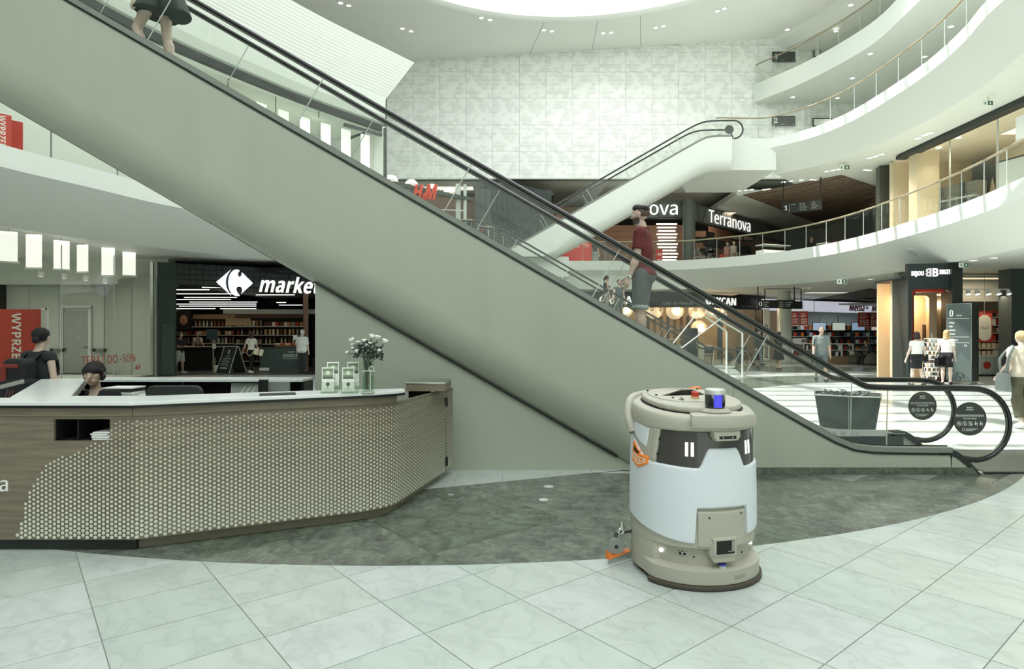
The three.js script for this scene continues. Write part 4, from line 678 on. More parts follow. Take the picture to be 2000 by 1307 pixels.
  mesh('squeegee_lip', extr([[0, -0.04], [0.02, 0], [0.17, 0.05], [0.17, -0.02]], 0.008).translate(sq.x - 0.065, 0.045, sq.z + 0.005), phys(0xcfd6d3, 0.2, { transmission: 0.7, thickness: 0 }), t);
  mesh('knob', [new THREE.TorusGeometry(0.018, 0.008, 8, 18).translate(sq.x + 0.03, 0.215, sq.z + 0.01), cy(0.012, 0.02, 0.05, sq.x + 0.04, 0.25, sq.z, 12)], M.chrome, t);
}
// ================================================================ PEOPLE
// A figure is a smooth union of tapered capsules, meshed with surface nets; clothes are shells of the same bones.
function sdfMesh(f, lo, hi, h) {
  const nx = Math.ceil((hi[0] - lo[0]) / h) + 1, ny = Math.ceil((hi[1] - lo[1]) / h) + 1, nz = Math.ceil((hi[2] - lo[2]) / h) + 1, val = new Float32Array(nx * ny * nz), at = (i, j, k) => (k * ny + j) * nx + i;
  const BS = 5, diag = BS * h * 0.87 + h;
  for (let k0 = 0; k0 < nz; k0 += BS) for (let j0 = 0; j0 < ny; j0 += BS) for (let i0 = 0; i0 < nx; i0 += BS) {
    let far = false, c = 1, g = f;
    if (f.prims) {                                                 // leave out the bones that cannot reach this block
      const x = lo[0] + (i0 + BS / 2 - 0.5) * h, y = lo[1] + (j0 + BS / 2 - 0.5) * h, z = lo[2] + (k0 + BS / 2 - 0.5) * h, ds = f.prims.map((p) => capD(p, x, y, z) - f.infl), m = Math.min(...ds);
      c = m - f.k; far = c > diag; if (!far) g = f.sub(f.prims.filter((p, q) => ds[q] < m + 2.6 * diag + f.k));
    }
    for (let k = k0; k < Math.min(nz, k0 + BS); k++) for (let j = j0; j < Math.min(ny, j0 + BS); j++) for (let i = i0; i < Math.min(nx, i0 + BS); i++) val[at(i, j, k)] = far ? c : g(lo[0] + i * h, lo[1] + j * h, lo[2] + k * h);
  }
  const vid = new Int32Array(nx * ny * nz).fill(-1), pos = [], idx = [], nrm = [];
  for (let k = 0; k < nz - 1; k++) for (let j = 0; j < ny - 1; j++) for (let i = 0; i < nx - 1; i++) {
    const o = at(i, j, k), sg = val[o] < 0;
    if ((val[o + 1] < 0) === sg && (val[o + nx] < 0) === sg && (val[o + nx + 1] < 0) === sg && (val[o + nx * ny] < 0) === sg && (val[o + nx * ny + 1] < 0) === sg && (val[o + nx * ny + nx] < 0) === sg && (val[o + nx * ny + nx + 1] < 0) === sg) continue;
    let c = 0, x = 0, y = 0, z = 0; const v = [];
    for (let q = 0; q < 8; q++) v.push(val[at(i + (q & 1), j + (q >> 1 & 1), k + (q >> 2))]);
    for (let a = 0; a < 8; a++) for (const b of [a ^ 1, a ^ 2, a ^ 4]) if (b > a && (v[a] < 0) !== (v[b] < 0)) { const t = v[a] / (v[a] - v[b]); x += (a & 1) + t * ((b & 1) - (a & 1)); y += (a >> 1 & 1) + t * ((b >> 1 & 1) - (a >> 1 & 1)); z += (a >> 2) + t * ((b >> 2) - (a >> 2)); c++; }
    { const gx = v[1] + v[3] + v[5] + v[7] - v[0] - v[2] - v[4] - v[6], gy = v[2] + v[3] + v[6] + v[7] - v[0] - v[1] - v[4] - v[5], gz = v[4] + v[5] + v[6] + v[7] - v[0] - v[1] - v[2] - v[3], l = Math.hypot(gx, gy, gz) || 1; nrm.push(gx / l, gy / l, gz / l); }
    vid[at(i, j, k)] = pos.length / 3; pos.push(lo[0] + (i + x / c) * h, lo[1] + (j + y / c) * h, lo[2] + (k + z / c) * h);
  }
  const quad = (a, b, c, d, flip) => { if (a < 0 || b < 0 || c < 0 || d < 0) return; flip ? idx.push(a, c, b, a, d, c) : idx.push(a, b, c, a, c, d); };
  for (let k = 1; k < nz - 1; k++) for (let j = 1; j < ny - 1; j++) for (let i = 1; i < nx - 1; i++) {
    const v = val[at(i, j, k)] < 0;
    if (v !== val[at(i + 1, j, k)] < 0) quad(vid[at(i, j - 1, k - 1)], vid[at(i, j, k - 1)], vid[at(i, j, k)], vid[at(i, j - 1, k)], !v);
    if (v !== val[at(i, j + 1, k)] < 0) quad(vid[at(i - 1, j, k - 1)], vid[at(i - 1, j, k)], vid[at(i, j, k)], vid[at(i, j, k - 1)], !v);
    if (v !== val[at(i, j, k + 1)] < 0) quad(vid[at(i - 1, j - 1, k)], vid[at(i, j - 1, k)], vid[at(i, j, k)], vid[at(i - 1, j, k)], !v);
  }
  const g = new THREE.BufferGeometry(), nor = new Float32Array(nrm);
  g.setAttribute('position', new THREE.Float32BufferAttribute(pos, 3)); g.setAttribute('normal', new THREE.BufferAttribute(nor, 3)); g.setIndex(idx);
  return g;
}
const v3 = (x, y, z) => [x, y, z], add3 = (a, b, k = 1) => [a[0] + b[0] * k, a[1] + b[1] * k, a[2] + b[2] * k], mix3 = (a, b, t) => [lerp(a[0], b[0], t), lerp(a[1], b[1], t), lerp(a[2], b[2], t)];
function capD(p, x, y, z) {                                       // tapered capsule, squashed by sx / sz, optionally cut at its far end
  const ax = p.a[0], ay = p.a[1], az = p.a[2], sx = p.sx || 1, sz = p.sz || 1, dx = (p.b[0] - ax) / sx, dy = p.b[1] - ay, dz = (p.b[2] - az) / sz, qx = (x - ax) / sx, qy = y - ay, qz = (z - az) / sz;
  const L2 = dx * dx + dy * dy + dz * dz || 1e-9, t0 = (qx * dx + qy * dy + qz * dz) / L2, t = t0 < 0 ? 0 : t0 > 1 ? 1 : t0, ex = qx - dx * t, ey = qy - dy * t, ez = qz - dz * t;
  let d = (Math.sqrt(ex * ex + ey * ey + ez * ez) - (p.r + (p.r2 - p.r) * t)) * Math.min(1, sx, sz);
  if (p.cut) { const L = Math.sqrt(L2); d = Math.max(d, (t0 - 1) * L); } if (p.cut0) { const L = Math.sqrt(L2); d = Math.max(d, -t0 * L); }
  return d;
}
function field(prims, k = 0.03, infl = 0, lim) {
  const f = (x, y, z) => { let d = 1; for (let i = 0; i < prims.length; i++) { const q = capD(prims[i], x, y, z) - infl, u = k - Math.abs(d - q); d = d < q ? d : q; if (u > 0) d -= u * u / k * 0.25; } return lim ? Math.max(d, lim(x, y, z)) : d; };
  f.prims = prims; f.k = k; f.infl = infl; f.sub = (ps) => field(ps, k, infl, lim); return f;
}
function boundsOf(prims, m = 0.03) { const lo = [9, 9, 9], hi = [-9, -9, -9]; for (const p of prims) for (const [q, r] of [[p.a, p.r], [p.b, p.r2]]) for (let i = 0; i < 3; i++) { const s = i === 0 ? (p.sx || 1) : i === 2 ? (p.sz || 1) : 1; lo[i] = Math.min(lo[i], q[i] - r * s - m); hi[i] = Math.max(hi[i], q[i] + r * s + m); } return [lo, hi]; }
function skeleton(o) {
  const fem = o.fem ? 1 : 0, lean = o.lean || 0, rot = (p, about, a) => { const y = p[1] - about[1], z = p[2] - about[2]; return [p[0], about[1] + y * Math.cos(a) - z * Math.sin(a), about[2] + z * Math.cos(a) + y * Math.sin(a)]; };
  const P = [0, 0.93, 0], up = (x, y, z) => rot([x, y, z], P, lean), j = { P };
  j.chest = up(0, 1.3, 0); j.neck0 = up(0, 1.43, -0.01); j.neck1 = up(0, 1.525, 0.014); j.head = up(0, 1.63, 0.03);
  const shW = (fem ? 0.158 : 0.185) * (o.wide || 1);
  for (const [s, n] of [[1, 'L'], [-1, 'R']]) {
    const A = o['arm' + n] || [0.05, 0.12, 0.15], G = o['leg' + n] || [0, 0, 0.03];
    const sh = up(s * shW, 1.395, -0.005), d1 = [s * Math.sin(A[1]), -Math.cos(A[0]) * Math.cos(A[1]), Math.sin(A[0])], el = add3(sh, d1, 0.285), in2 = A[3] || 0, d2 = [s * Math.sin(A[1] - in2), -Math.cos(A[0] + A[2]) * Math.cos(A[1] - in2), Math.sin(A[0] + A[2])], l2 = Math.hypot(...d2), wr = add3(el, d2, 0.25 / l2);
    j['sh' + n] = sh; j['el' + n] = el; j['wr' + n] = wr; j['hd' + n] = d2.map((q) => q / l2); j['hand' + n] = add3(wr, j['hd' + n], 0.09);
    const hip = [s * (fem ? 0.088 : 0.092), 0.9, 0], t = [s * (G[2] || 0), -Math.cos(G[0]), Math.sin(G[0])], kn = add3(hip, t, 0.42), b = G[0] - G[1], sd = [s * (G[2] || 0) * 0.3, -Math.cos(b), Math.sin(b)], an = add3(kn, sd, 0.41);
    j['hip' + n] = hip; j['kn' + n] = kn; j['an' + n] = an; const fp = G[3] ?? (b * 0.6); j['toe' + n] = add3(add3(an, [0, -0.045, 0]), [s * 0.02, Math.sin(fp) * 0.17, Math.cos(fp) * 0.17]); j['heel' + n] = add3(an, [0, -0.05 - Math.sin(fp) * 0.02, -0.045]);
  }
  return j;
}
const SKIN = { a: [0.56, 0.42, 0.33], b: [0.5, 0.36, 0.27], c: [0.66, 0.53, 0.43] };
const skinMat = std(0xffffff, 0.55, { vertexColors: true });
const cloth = {}; const fab = (hex, r = 0.85) => cloth[hex] || (cloth[hex] = std(hex, r));
function person(label, pos, turn, o) {
  const t = thing('person', label, 'person', pos, turn, o.group), j = skeleton(o), k = (o.h || 1.7) / 1.76, cell = o.cell || 0.016, fem = o.fem, fat = o.fat || 0, B = (a, b, r, r2, e = {}) => ({ a, b, r, r2, ...e });
  t.scale.setScalar(k);
  const torso = [B(add3(j.P, [0, -0.02, 0]), add3(j.P, [0, 0.07, 0]), 0.112 + fat, 0.108 + fat, { sx: 1.38, sz: 0.95 }), B(mix3(j.P, j.chest, 0.15), mix3(j.P, j.chest, 0.75), (fem ? 0.096 : 0.105) + fat, (fem ? 0.1 : 0.115) + fat, { sx: 1.3, sz: 0.95 }), B(mix3(j.P, j.chest, 0.72), add3(j.chest, [0, 0.035, 0]), (fem ? 0.104 : 0.118) + fat * 0.6, (fem ? 0.1 : 0.112) + fat * 0.5, { sx: fem ? 1.22 : 1.34, sz: 0.88 }), B(j.shL, j.shR, 0.052, 0.052), B(mix3(j.neck0, j.shL, 0.15), mix3(j.neck0, j.shL, 0.8), 0.05, 0.04), B(mix3(j.neck0, j.shR, 0.15), mix3(j.neck0, j.shR, 0.8), 0.05, 0.04)];
  for (const s of [1, -1]) { torso.push(B([s * 0.075, j.P[1] - 0.025, -0.055], [s * 0.07, j.P[1] - 0.03, -0.05], 0.088 + fat, 0.085 + fat)); if (fem) torso.push(B(add3(j.chest, [s * 0.068, -0.03, 0.075]), add3(j.chest, [s * 0.065, -0.04, 0.07]), 0.058, 0.06)); }
  const arm = (n) => [B(j['sh' + n], j['el' + n], fem ? 0.044 : 0.054, fem ? 0.034 : 0.041), B(j['el' + n], mix3(j['el' + n], j['wr' + n], 0.35), fem ? 0.035 : 0.041, fem ? 0.036 : 0.043), B(mix3(j['el' + n], j['wr' + n], 0.35), j['wr' + n], fem ? 0.036 : 0.043, fem ? 0.022 : 0.027)];
  const leg = (n) => [B(j['hip' + n], j['kn' + n], 0.086 + fat * 0.7, 0.053), B(j['kn' + n], mix3(j['kn' + n], j['an' + n], 0.33), 0.052, 0.055), B(add3(mix3(j['kn' + n], j['an' + n], 0.28), [0, 0, -0.018]), mix3(j['kn' + n], j['an' + n], 0.55), 0.05, 0.042), B(mix3(j['kn' + n], j['an' + n], 0.33), j['an' + n], 0.05, 0.034)];
  const foot = (n) => [B(j['heel' + n], mix3(j['heel' + n], j['toe' + n], 0.55), 0.036, 0.036), B(j['an' + n], mix3(j['heel' + n], j['toe' + n], 0.5), 0.035, 0.036), B(mix3(j['heel' + n], j['toe' + n], 0.5), j['toe' + n], 0.04, 0.026, { sx: 1.15 })];
  const neck = [B(j.neck0, j.neck1, fem ? 0.052 : 0.062, fem ? 0.046 : 0.055)];
  const yaw = o.headYaw || 0, nod = o.nod || 0, H = (x, y, z) => { const y1 = y * Math.cos(nod) - z * Math.sin(nod), z1 = z * Math.cos(nod) + y * Math.sin(nod); return add3(j.head, [x * Math.cos(yaw) + z1 * Math.sin(yaw), y1, z1 * Math.cos(yaw) - x * Math.sin(yaw)]); };
  const head = [B(H(0, 0.03, -0.015), H(0, 0.025, -0.005), 0.079, 0.079, { sz: 1.12 }), B(H(0, -0.02, 0.02), H(0, -0.065, 0.035), 0.064, 0.045), B(H(0, -0.085, 0.055), H(0, -0.08, 0.05), 0.026, 0.028), B(H(0, 0.012, 0.088), H(0, -0.018, 0.101), 0.010, 0.0155), B(H(0, 0.048, 0.028), H(0, 0.04, 0.03), 0.062, 0.062), B(H(0.042, -0.006, 0.052), H(-0.042, -0.006, 0.052), 0.027, 0.027), B(H(0.028, -0.05, 0.048), H(-0.028, -0.05, 0.048), 0.03, 0.03), B(H(0.016, -0.058, 0.079), H(-0.016, -0.058, 0.079), 0.009, 0.009)];
  for (const s of [1, -1]) head.push(B(H(s * 0.08, 0.012, -0.008), H(s * 0.079, -0.02, 0), 0.017, 0.011, { sx: 0.6 }));
  const hand = (n, fine) => { const w = j['wr' + n], d = j['hd' + n], s = n === 'L' ? 1 : -1, ps = [B(add3(w, d, 0.01), add3(w, d, 0.085), 0.026, 0.032, { sx: 0.62, sz: 1.05 })]; const curl = o['curl' + n] ?? 0.35; const pz = [0.027, 0.009, -0.009, -0.026], len = [0.064, 0.072, 0.067, 0.052];
    for (let q = 0; q < 4; q++) { const b0 = add3(add3(w, d, 0.088), [0, 0, pz[q]]), m = add3(add3(b0, d, len[q] * 0.5), [-s * curl * 0.012, 0, 0]), e = add3(add3(m, d, len[q] * 0.45 * Math.cos(curl)), [-s * Math.sin(curl) * len[q] * 0.5, 0, 0]); ps.push(B(b0, m, 0.0095, 0.0085), B(m, e, 0.0085, 0.007)); }
    const th = add3(add3(w, d, 0.03), [-s * 0.006, 0, 0.026]), t2 = add3(add3(th, d, 0.035), [-s * 0.012, 0, 0.028]); ps.push(B(th, t2, 0.013, 0.011), B(t2, add3(t2, d, 0.03), 0.011, 0.008)); return ps; };
  const fine = cell < 0.013, headCell = o.headCell || Math.min(cell, 0.012), noFeet = o.noFeet;
  const bodyP = [...torso, ...neck, ...arm('L'), ...arm('R'), ...(o.noLegs ? [] : [...leg('L'), ...leg('R'), ...foot('L'), ...foot('R')])];
  const coarse = fine ? bodyP : [...bodyP, ...hand('L'), ...hand('R')];
  const sk = SKIN[o.skin || 'a'], paint = (g, face) => { const p = g.attributes.position, c = new Float32Array(p.count * 3), inv = (x, y, z) => { const q = [x - j.head[0], y - j.head[1], z - j.head[2]], xx = q[0] * Math.cos(yaw) - q[2] * Math.sin(yaw), z1 = q[2] * Math.cos(yaw) + q[0] * Math.sin(yaw), yy = q[1] * Math.cos(nod) + z1 * Math.sin(nod), zz = z1 * Math.cos(nod) - q[1] * Math.sin(nod); return [xx, yy, zz]; };
    for (let i = 0; i < p.count; i++) { let col = sk; if (face) { const [x, y, z] = inv(p.getX(i), p.getY(i), p.getZ(i)), ax = Math.abs(x); if (z > 0.05) { if (Math.abs(y + 0.058) < 0.011 && ax < 0.026) col = [sk[0] * 0.75, sk[1] * 0.5, sk[2] * 0.48]; else if (Math.abs(ax - 0.033) < 0.017 && Math.abs(y - 0.041) < 0.0065) col = [0.05, 0.04, 0.03]; else if (Math.abs(ax - 0.032) < 0.007 && Math.abs(y - 0.017) < 0.007) col = [0.03, 0.025, 0.02]; else if (Math.abs(ax - 0.032) < 0.015 && Math.abs(y - 0.017) < 0.0065) col = [0.62, 0.6, 0.56]; } if (o.beard && y < -0.03 && z > -0.005 && y > -0.098 && !(Math.abs(y + 0.058) < 0.009 && ax < 0.022)) col = [0.06, 0.045, 0.035]; } c[i * 3] = col[0]; c[i * 3 + 1] = col[1]; c[i * 3 + 2] = col[2]; }
    g.setAttribute('color', new THREE.BufferAttribute(c, 3)); return g; };
  const parts = [paint(sdfMesh(field(coarse, 0.028), ...boundsOf(coarse), cell), false), paint(sdfMesh(field([...head, neck[0]], 0.02, 0, (x, y, z) => (j.neck1[1] - 0.05) - y), ...boundsOf(head, 0.02), headCell), true)];
  if (fine) for (const n of ['L', 'R']) { const hp = hand(n); parts.push(paint(sdfMesh(field(hp, 0.007), ...boundsOf(hp, 0.012), o.handCell || 0.0045), false)); }
  const strip = (g) => { const h = new THREE.BufferGeometry(); for (const a of ['position', 'normal', 'color']) h.setAttribute(a, g.attributes[a]); h.setIndex(g.index); return h; };
  mesh('body', mergeGeometries(parts.map(strip)), skinMat, t);
  // clothes
  const C = (name, prims, hex, infl, lim, kk = 0.03, c = cell) => { const mat = typeof hex === 'object' ? hex : fab(hex); return mesh(name, sdfMesh(field(prims, kk, infl, lim), ...boundsOf(prims, infl + 0.03), c), mat, t); };
  const cutArm = (n, f) => f <= 0 ? [] : f <= 1 ? [B(j['sh' + n], mix3(j['sh' + n], j['el' + n], f), 0.056 + (fem ? -0.008 : 0.003), lerp(0.056, 0.045, f) + (fem ? -0.006 : 0.003), { cut: true })] : [arm(n)[0], B(j['el' + n], mix3(j['el' + n], j['wr' + n], f - 1), 0.042, 0.032, { cut: true })];
  const cutLeg = (n, f, ex = 0) => f <= 1 ? [B(j['hip' + n], mix3(j['hip' + n], j['kn' + n], f), 0.09 + fat * 0.7 + ex * 0.5, lerp(0.09, 0.058, f) + ex, { cut: true })] : [leg(n)[0], B(j['kn' + n], mix3(j['kn' + n], j['an' + n], f - 1), 0.058 + ex, lerp(0.056, 0.046, f - 1) + ex, { cut: true })];
  if (o.legsWear) { const [hex, f, ex] = o.legsWear; C(f <= 1 ? 'shorts' : 'trousers', [torso[0], torso[6], ...(fem ? [torso[8]] : [torso[7]]), ...cutLeg('L', f, ex || 0.006), ...cutLeg('R', f, ex || 0.006)], hex, 0.011, (x, y) => y - 1.0); if (o.cuff) for (const n of ['L', 'R']) { const a = mix3(j['hip' + n], j['kn' + n], f - 0.06), b = mix3(j['hip' + n], j['kn' + n], f); C('cuff', [B(a, b, lerp(0.09, 0.058, f) + (ex || 0.006) + 0.004, lerp(0.09, 0.058, f) + (ex || 0.006) + 0.004, { cut: true, cut0: true })], o.cuff, 0.012); } }
  if (o.skirt) { const [hex, hem, flare] = o.skirt, kx = (j.knL[2] + j.knR[2]) / 2 * (0.93 - hem) / 0.5; C('skirt', [B([0, 0.99, 0], [0, hem, kx * 0.7], 0.105 + fat, 0.125 + flare, { sx: 1.3, cut: true }), torso[0], torso[6], torso[8] || torso[7]], hex, 0.014, (x, y) => Math.max(y - 1.04, hem - y)); }
  if (o.top) { const { color, sleeve = 0.6, hem = 0.92, neckY = 1.44, tank } = o.top; const ws = fem ? 0 : 0.004; C('shirt', [...torso, ...cutArm('L', sleeve), ...cutArm('R', sleeve)], color, 0.013 + ws, (x, y, z) => Math.max(hem - y, y - neckY - Math.max(0, Math.abs(x) - 0.065) * 2.5 - (z < 0 ? 0.02 : 0), tank ? Math.abs(x) - 0.135 : -1)); if (o.collar) C('collar', [B(add3(j.neck0, [0, 0.012, 0]), add3(j.neck0, [0, 0.05, 0.004]), 0.07, 0.066)], o.collar, 0.006, (x, y) => Math.max(j.neck0[1] + 0.0 - y, y - j.neck0[1] - 0.055)); }
  if (o.dress) { const { color, hem, flare = 0.06, sleeve = 0.4 } = o.dress; C('dress', [...torso, ...cutArm('L', sleeve), ...cutArm('R', sleeve), B([0, 1.02, 0], [0, hem, 0], 0.1, 0.13 + flare, { sx: 1.25, cut: true })], color, 0.013, (x, y) => Math.max(hem - y, y - 1.45)); }
  if (o.coat) { const { color, hem = 0.8, sleeve = 1.95, open } = o.coat; C('jacket', [...torso, ...cutArm('L', sleeve), ...cutArm('R', sleeve)], color, 0.022, (x, y, z) => Math.max(hem - y, y - 1.47, open && z > 0.0 ? 0.045 - Math.abs(x) + (1.45 - y) * -0.06 : -1)); }
  if (o.shoes && !noFeet) for (const n of ['L', 'R']) C('shoe', foot(n), o.shoes, 0.008, (x, y) => Math.min(y - j['an' + n][1] - (o.shoeTop ?? 0.0), 1) > 0 ? y - j['an' + n][1] - (o.shoeTop ?? 0) : -1, 0.02);
  if (o.socks) for (const n of ['L', 'R']) C('sock', [B(mix3(j['kn' + n], j['an' + n], 0.86), j['an' + n], 0.044, 0.038)], o.socks, 0.004);
  // hair
  if (o.hair) { const [hex, style] = o.hair, hm = fab(hex, 0.7), hp = [B(H(0, 0.038, -0.012), H(0, 0.03, -0.006), 0.0895, 0.0895, { sz: 1.12 })]; let lim = (x, y, z) => { const q = [x - j.head[0], y - j.head[1], z - j.head[2]], xx = q[0] * Math.cos(yaw) - q[2] * Math.sin(yaw), z1 = q[2] * Math.cos(yaw) + q[0] * Math.sin(yaw), yy = q[1] * Math.cos(nod) + z1 * Math.sin(nod), zz = z1 * Math.cos(nod) - q[1] * Math.sin(nod), ln = style.line ?? 0.05; return Math.min(Math.max(zz - 0.02 - Math.max(0, yy - ln) * 6, -0.02 - yy + (style.nape ?? 0)), 1) > 0 ? Math.max(zz - 0.02 - Math.max(0, yy - ln) * 6, (style.nape ?? -0.05) - yy) : -0.5; };
    if (style.bun) hp.push(B(H(0, style.bun[0], -0.09), H(0, style.bun[0], -0.11), style.bun[1], style.bun[1]));
    if (style.tail) { hp.push(B(H(0, 0.03, -0.1), H(0, -0.05, -0.125), 0.03, 0.03), B(H(0, -0.05, -0.125), H(0.01, -0.05 - style.tail, -0.1), 0.03, 0.012)); lim = null; }
    if (style.long) { for (const s of [1, -1, 0]) hp.push(B(H(s * 0.06, 0.0, s ? -0.03 : -0.07), H(s * 0.07, -style.long, s ? -0.05 : -0.085), s ? 0.035 : 0.05, 0.03)); hp.push(B(H(0.05, -style.long * 0.6, -0.07), H(-0.05, -style.long * 0.6, -0.07), 0.04, 0.04)); const base = lim; lim = (x, y, z) => { const q = [x - j.head[0], y - j.head[1], z - j.head[2]], zz = -q[0] * Math.sin(-yaw) * 1 + q[2] * Math.cos(yaw), yy = q[1]; return zz - 0.03 - Math.max(0, yy - (style.line ?? 0.05)) * 6; }; }
    if (style.fringe) { hp.push(B(H(0.045, 0.062, 0.062), H(-0.045, 0.062, 0.062), 0.03, 0.03), B(H(0.05, 0.045, 0.07), H(-0.05, 0.045, 0.07), 0.016, 0.016), B(H(0.082, 0.04, 0.03), H(0.084, -0.05, 0.02), 0.022, 0.01), B(H(-0.082, 0.04, 0.03), H(-0.084, -0.04, 0.02), 0.022, 0.01)); const q0 = lim; lim = null; hp[0] = B(H(0, 0.052, -0.01), H(0, 0.038, -0.02), 0.089, 0.089, { sz: 1.12 }); }
    if (style.top) { hp.length = 0; hp.push(B(H(0.03, 0.082, 0.035), H(0.03, 0.075, -0.07), 0.042, 0.042), B(H(-0.03, 0.082, 0.035), H(-0.03, 0.075, -0.07), 0.042, 0.042), B(H(0, 0.1, 0.065), H(0, 0.098, -0.05), 0.032, 0.03), B(H(0.02, 0.105, 0.04), H(-0.02, 0.112, 0.01), 0.03, 0.028)); lim = null; C('hair_fade', [B(H(0, 0.032, -0.026), H(0, 0.025, -0.02), 0.0815, 0.0815, { sz: 1.12 })], 0x5a4a3e, 0, (x, y, z) => Math.max(z - j.head[2] - 0.04 - Math.max(0, y - j.head[1] - 0.05) * 3, j.head[1] - 0.015 - y), 0.02, headCell); }
    C('hair', hp, hm, 0, lim, 0.025, headCell); }
  if (o.extra) o.extra(t, j, C, B, H);
  let low = 1e9; for (const n of ['L', 'R']) low = Math.min(low, j['toe' + n][1] - 0.03, j['heel' + n][1] - 0.045); t.userData.low = undefined; delete t.userData.low;
  t.position.y -= (o.sink ?? low) * k;
  return t;
}
const facing = (dx, dzTowardsCamera) => Math.atan2(dx, dzTowardsCamera);
// man in the red polo on the big escalator
person('man in a dark red polo shirt and denim shorts standing on the big escalator', V(1.62, 1.33, 7.62), facing(-1, -0.42), { h: 1.8, cell: 0.0105, headCell: 0.008, handCell: 0.004, armL: [0.12, 0.06, 0.22], armR: [0.2, 0.1, 0.5], legL: [0.03, 0.05, 0.02], legR: [0.1, 0.1, 0.02], top: { color: std(0x672b2a, 0.85), sleeve: 0.62, hem: 0.9 }, collar: 0x5a2423, legsWear: [std(0xffffff, 0.9, { map: dataTex(128, (u, v) => { const k = 0.8 + 0.35 * fbm(u * 9, v * 9, 3); return [128 * k, 136 * k, 134 * k]; }) }), 0.93, 0.02], cuff: 0xa9b0ab, shoes: 0xb9bab2, hair: [0x1e1a17, { top: 1 }], beard: true, skin: 'a', headYaw: -0.1,
  extra: (t, j, C, B) => { C('wristwatch', [B(mix3(j.elL, j.wrL, 0.95), mix3(j.elL, j.wrL, 1.04), 0.031, 0.031, { cut: true, cut0: true })], M.chrome, 0.004, null, 0.01, 0.006); C('belt_band', [B([0, 0.985, 0], [0, 1.0, 0], 0.113, 0.112, { sx: 1.38, sz: 0.97, cut: true })], 0x6d7470, 0.016, (x, y) => Math.max(0.975 - y, y - 1.01)); } });
// woman high on the escalator, legs and skirt in view
person('woman in dark grey skirt climbing the big escalator, cut off by the picture top', V(-4.26, 4.68, 7.4), facing(-1, -0.35), { h: 1.7, fem: true, cell: 0.014, legL: [0.62, 0.95, 0.02], legR: [-0.08, 0.12, 0.02], lean: 0.12, sink: -0.02, skirt: [0x3f4744, 0.73, 0.08], top: { color: 0x424a47, sleeve: 0.7, hem: 0.95 }, shoes: 0x33302d, hair: [0x2b211b, { long: 0.15 }], skin: 'c', extra: (t, j, C, B) => C('draped_jacket', [B([-0.05, 1.05, -0.17], [-0.03, 0.66, -0.32], 0.08, 0.11, { sx: 1.2, cut: true }), B([0.1, 1.0, -0.14], [0.12, 0.78, -0.3], 0.07, 0.1)], 0x3a423f, 0.01) });
// receptionist
person('receptionist with dark fringe and black jacket sitting behind the reception desk', V(-4.03, 0, 5.95), facing(0.18, 1), { h: 1.66, fem: true, cell: 0.0125, headCell: 0.0062, sink: 0.395, legL: [1.5, 1.5, 0.05, 0], legR: [1.5, 1.5, 0.05, 0], armL: [0.5, 0.1, 1.0], armR: [0.5, 0.1, 1.0], nod: 0.12, headYaw: -0.08, top: { color: 0x9d9a90, sleeve: 0.3, hem: 0.95, neckY: 1.42 }, coat: { color: 0x121212, hem: 0.86, open: true }, legsWear: [0x1a1b1c, 1.95, 0.01], shoes: 0x111111, hair: [0x191412, { fringe: 1, tail: 0.02 }], skin: 'b' });
tag(scene.children[scene.children.length - 1], null);
{ const t = officeChair('office chair under the receptionist, hidden by the desk', 187, 6.12, 0.44, 0.84, M.black, facing(0.18, 1)); t.position.x = -4.05; }
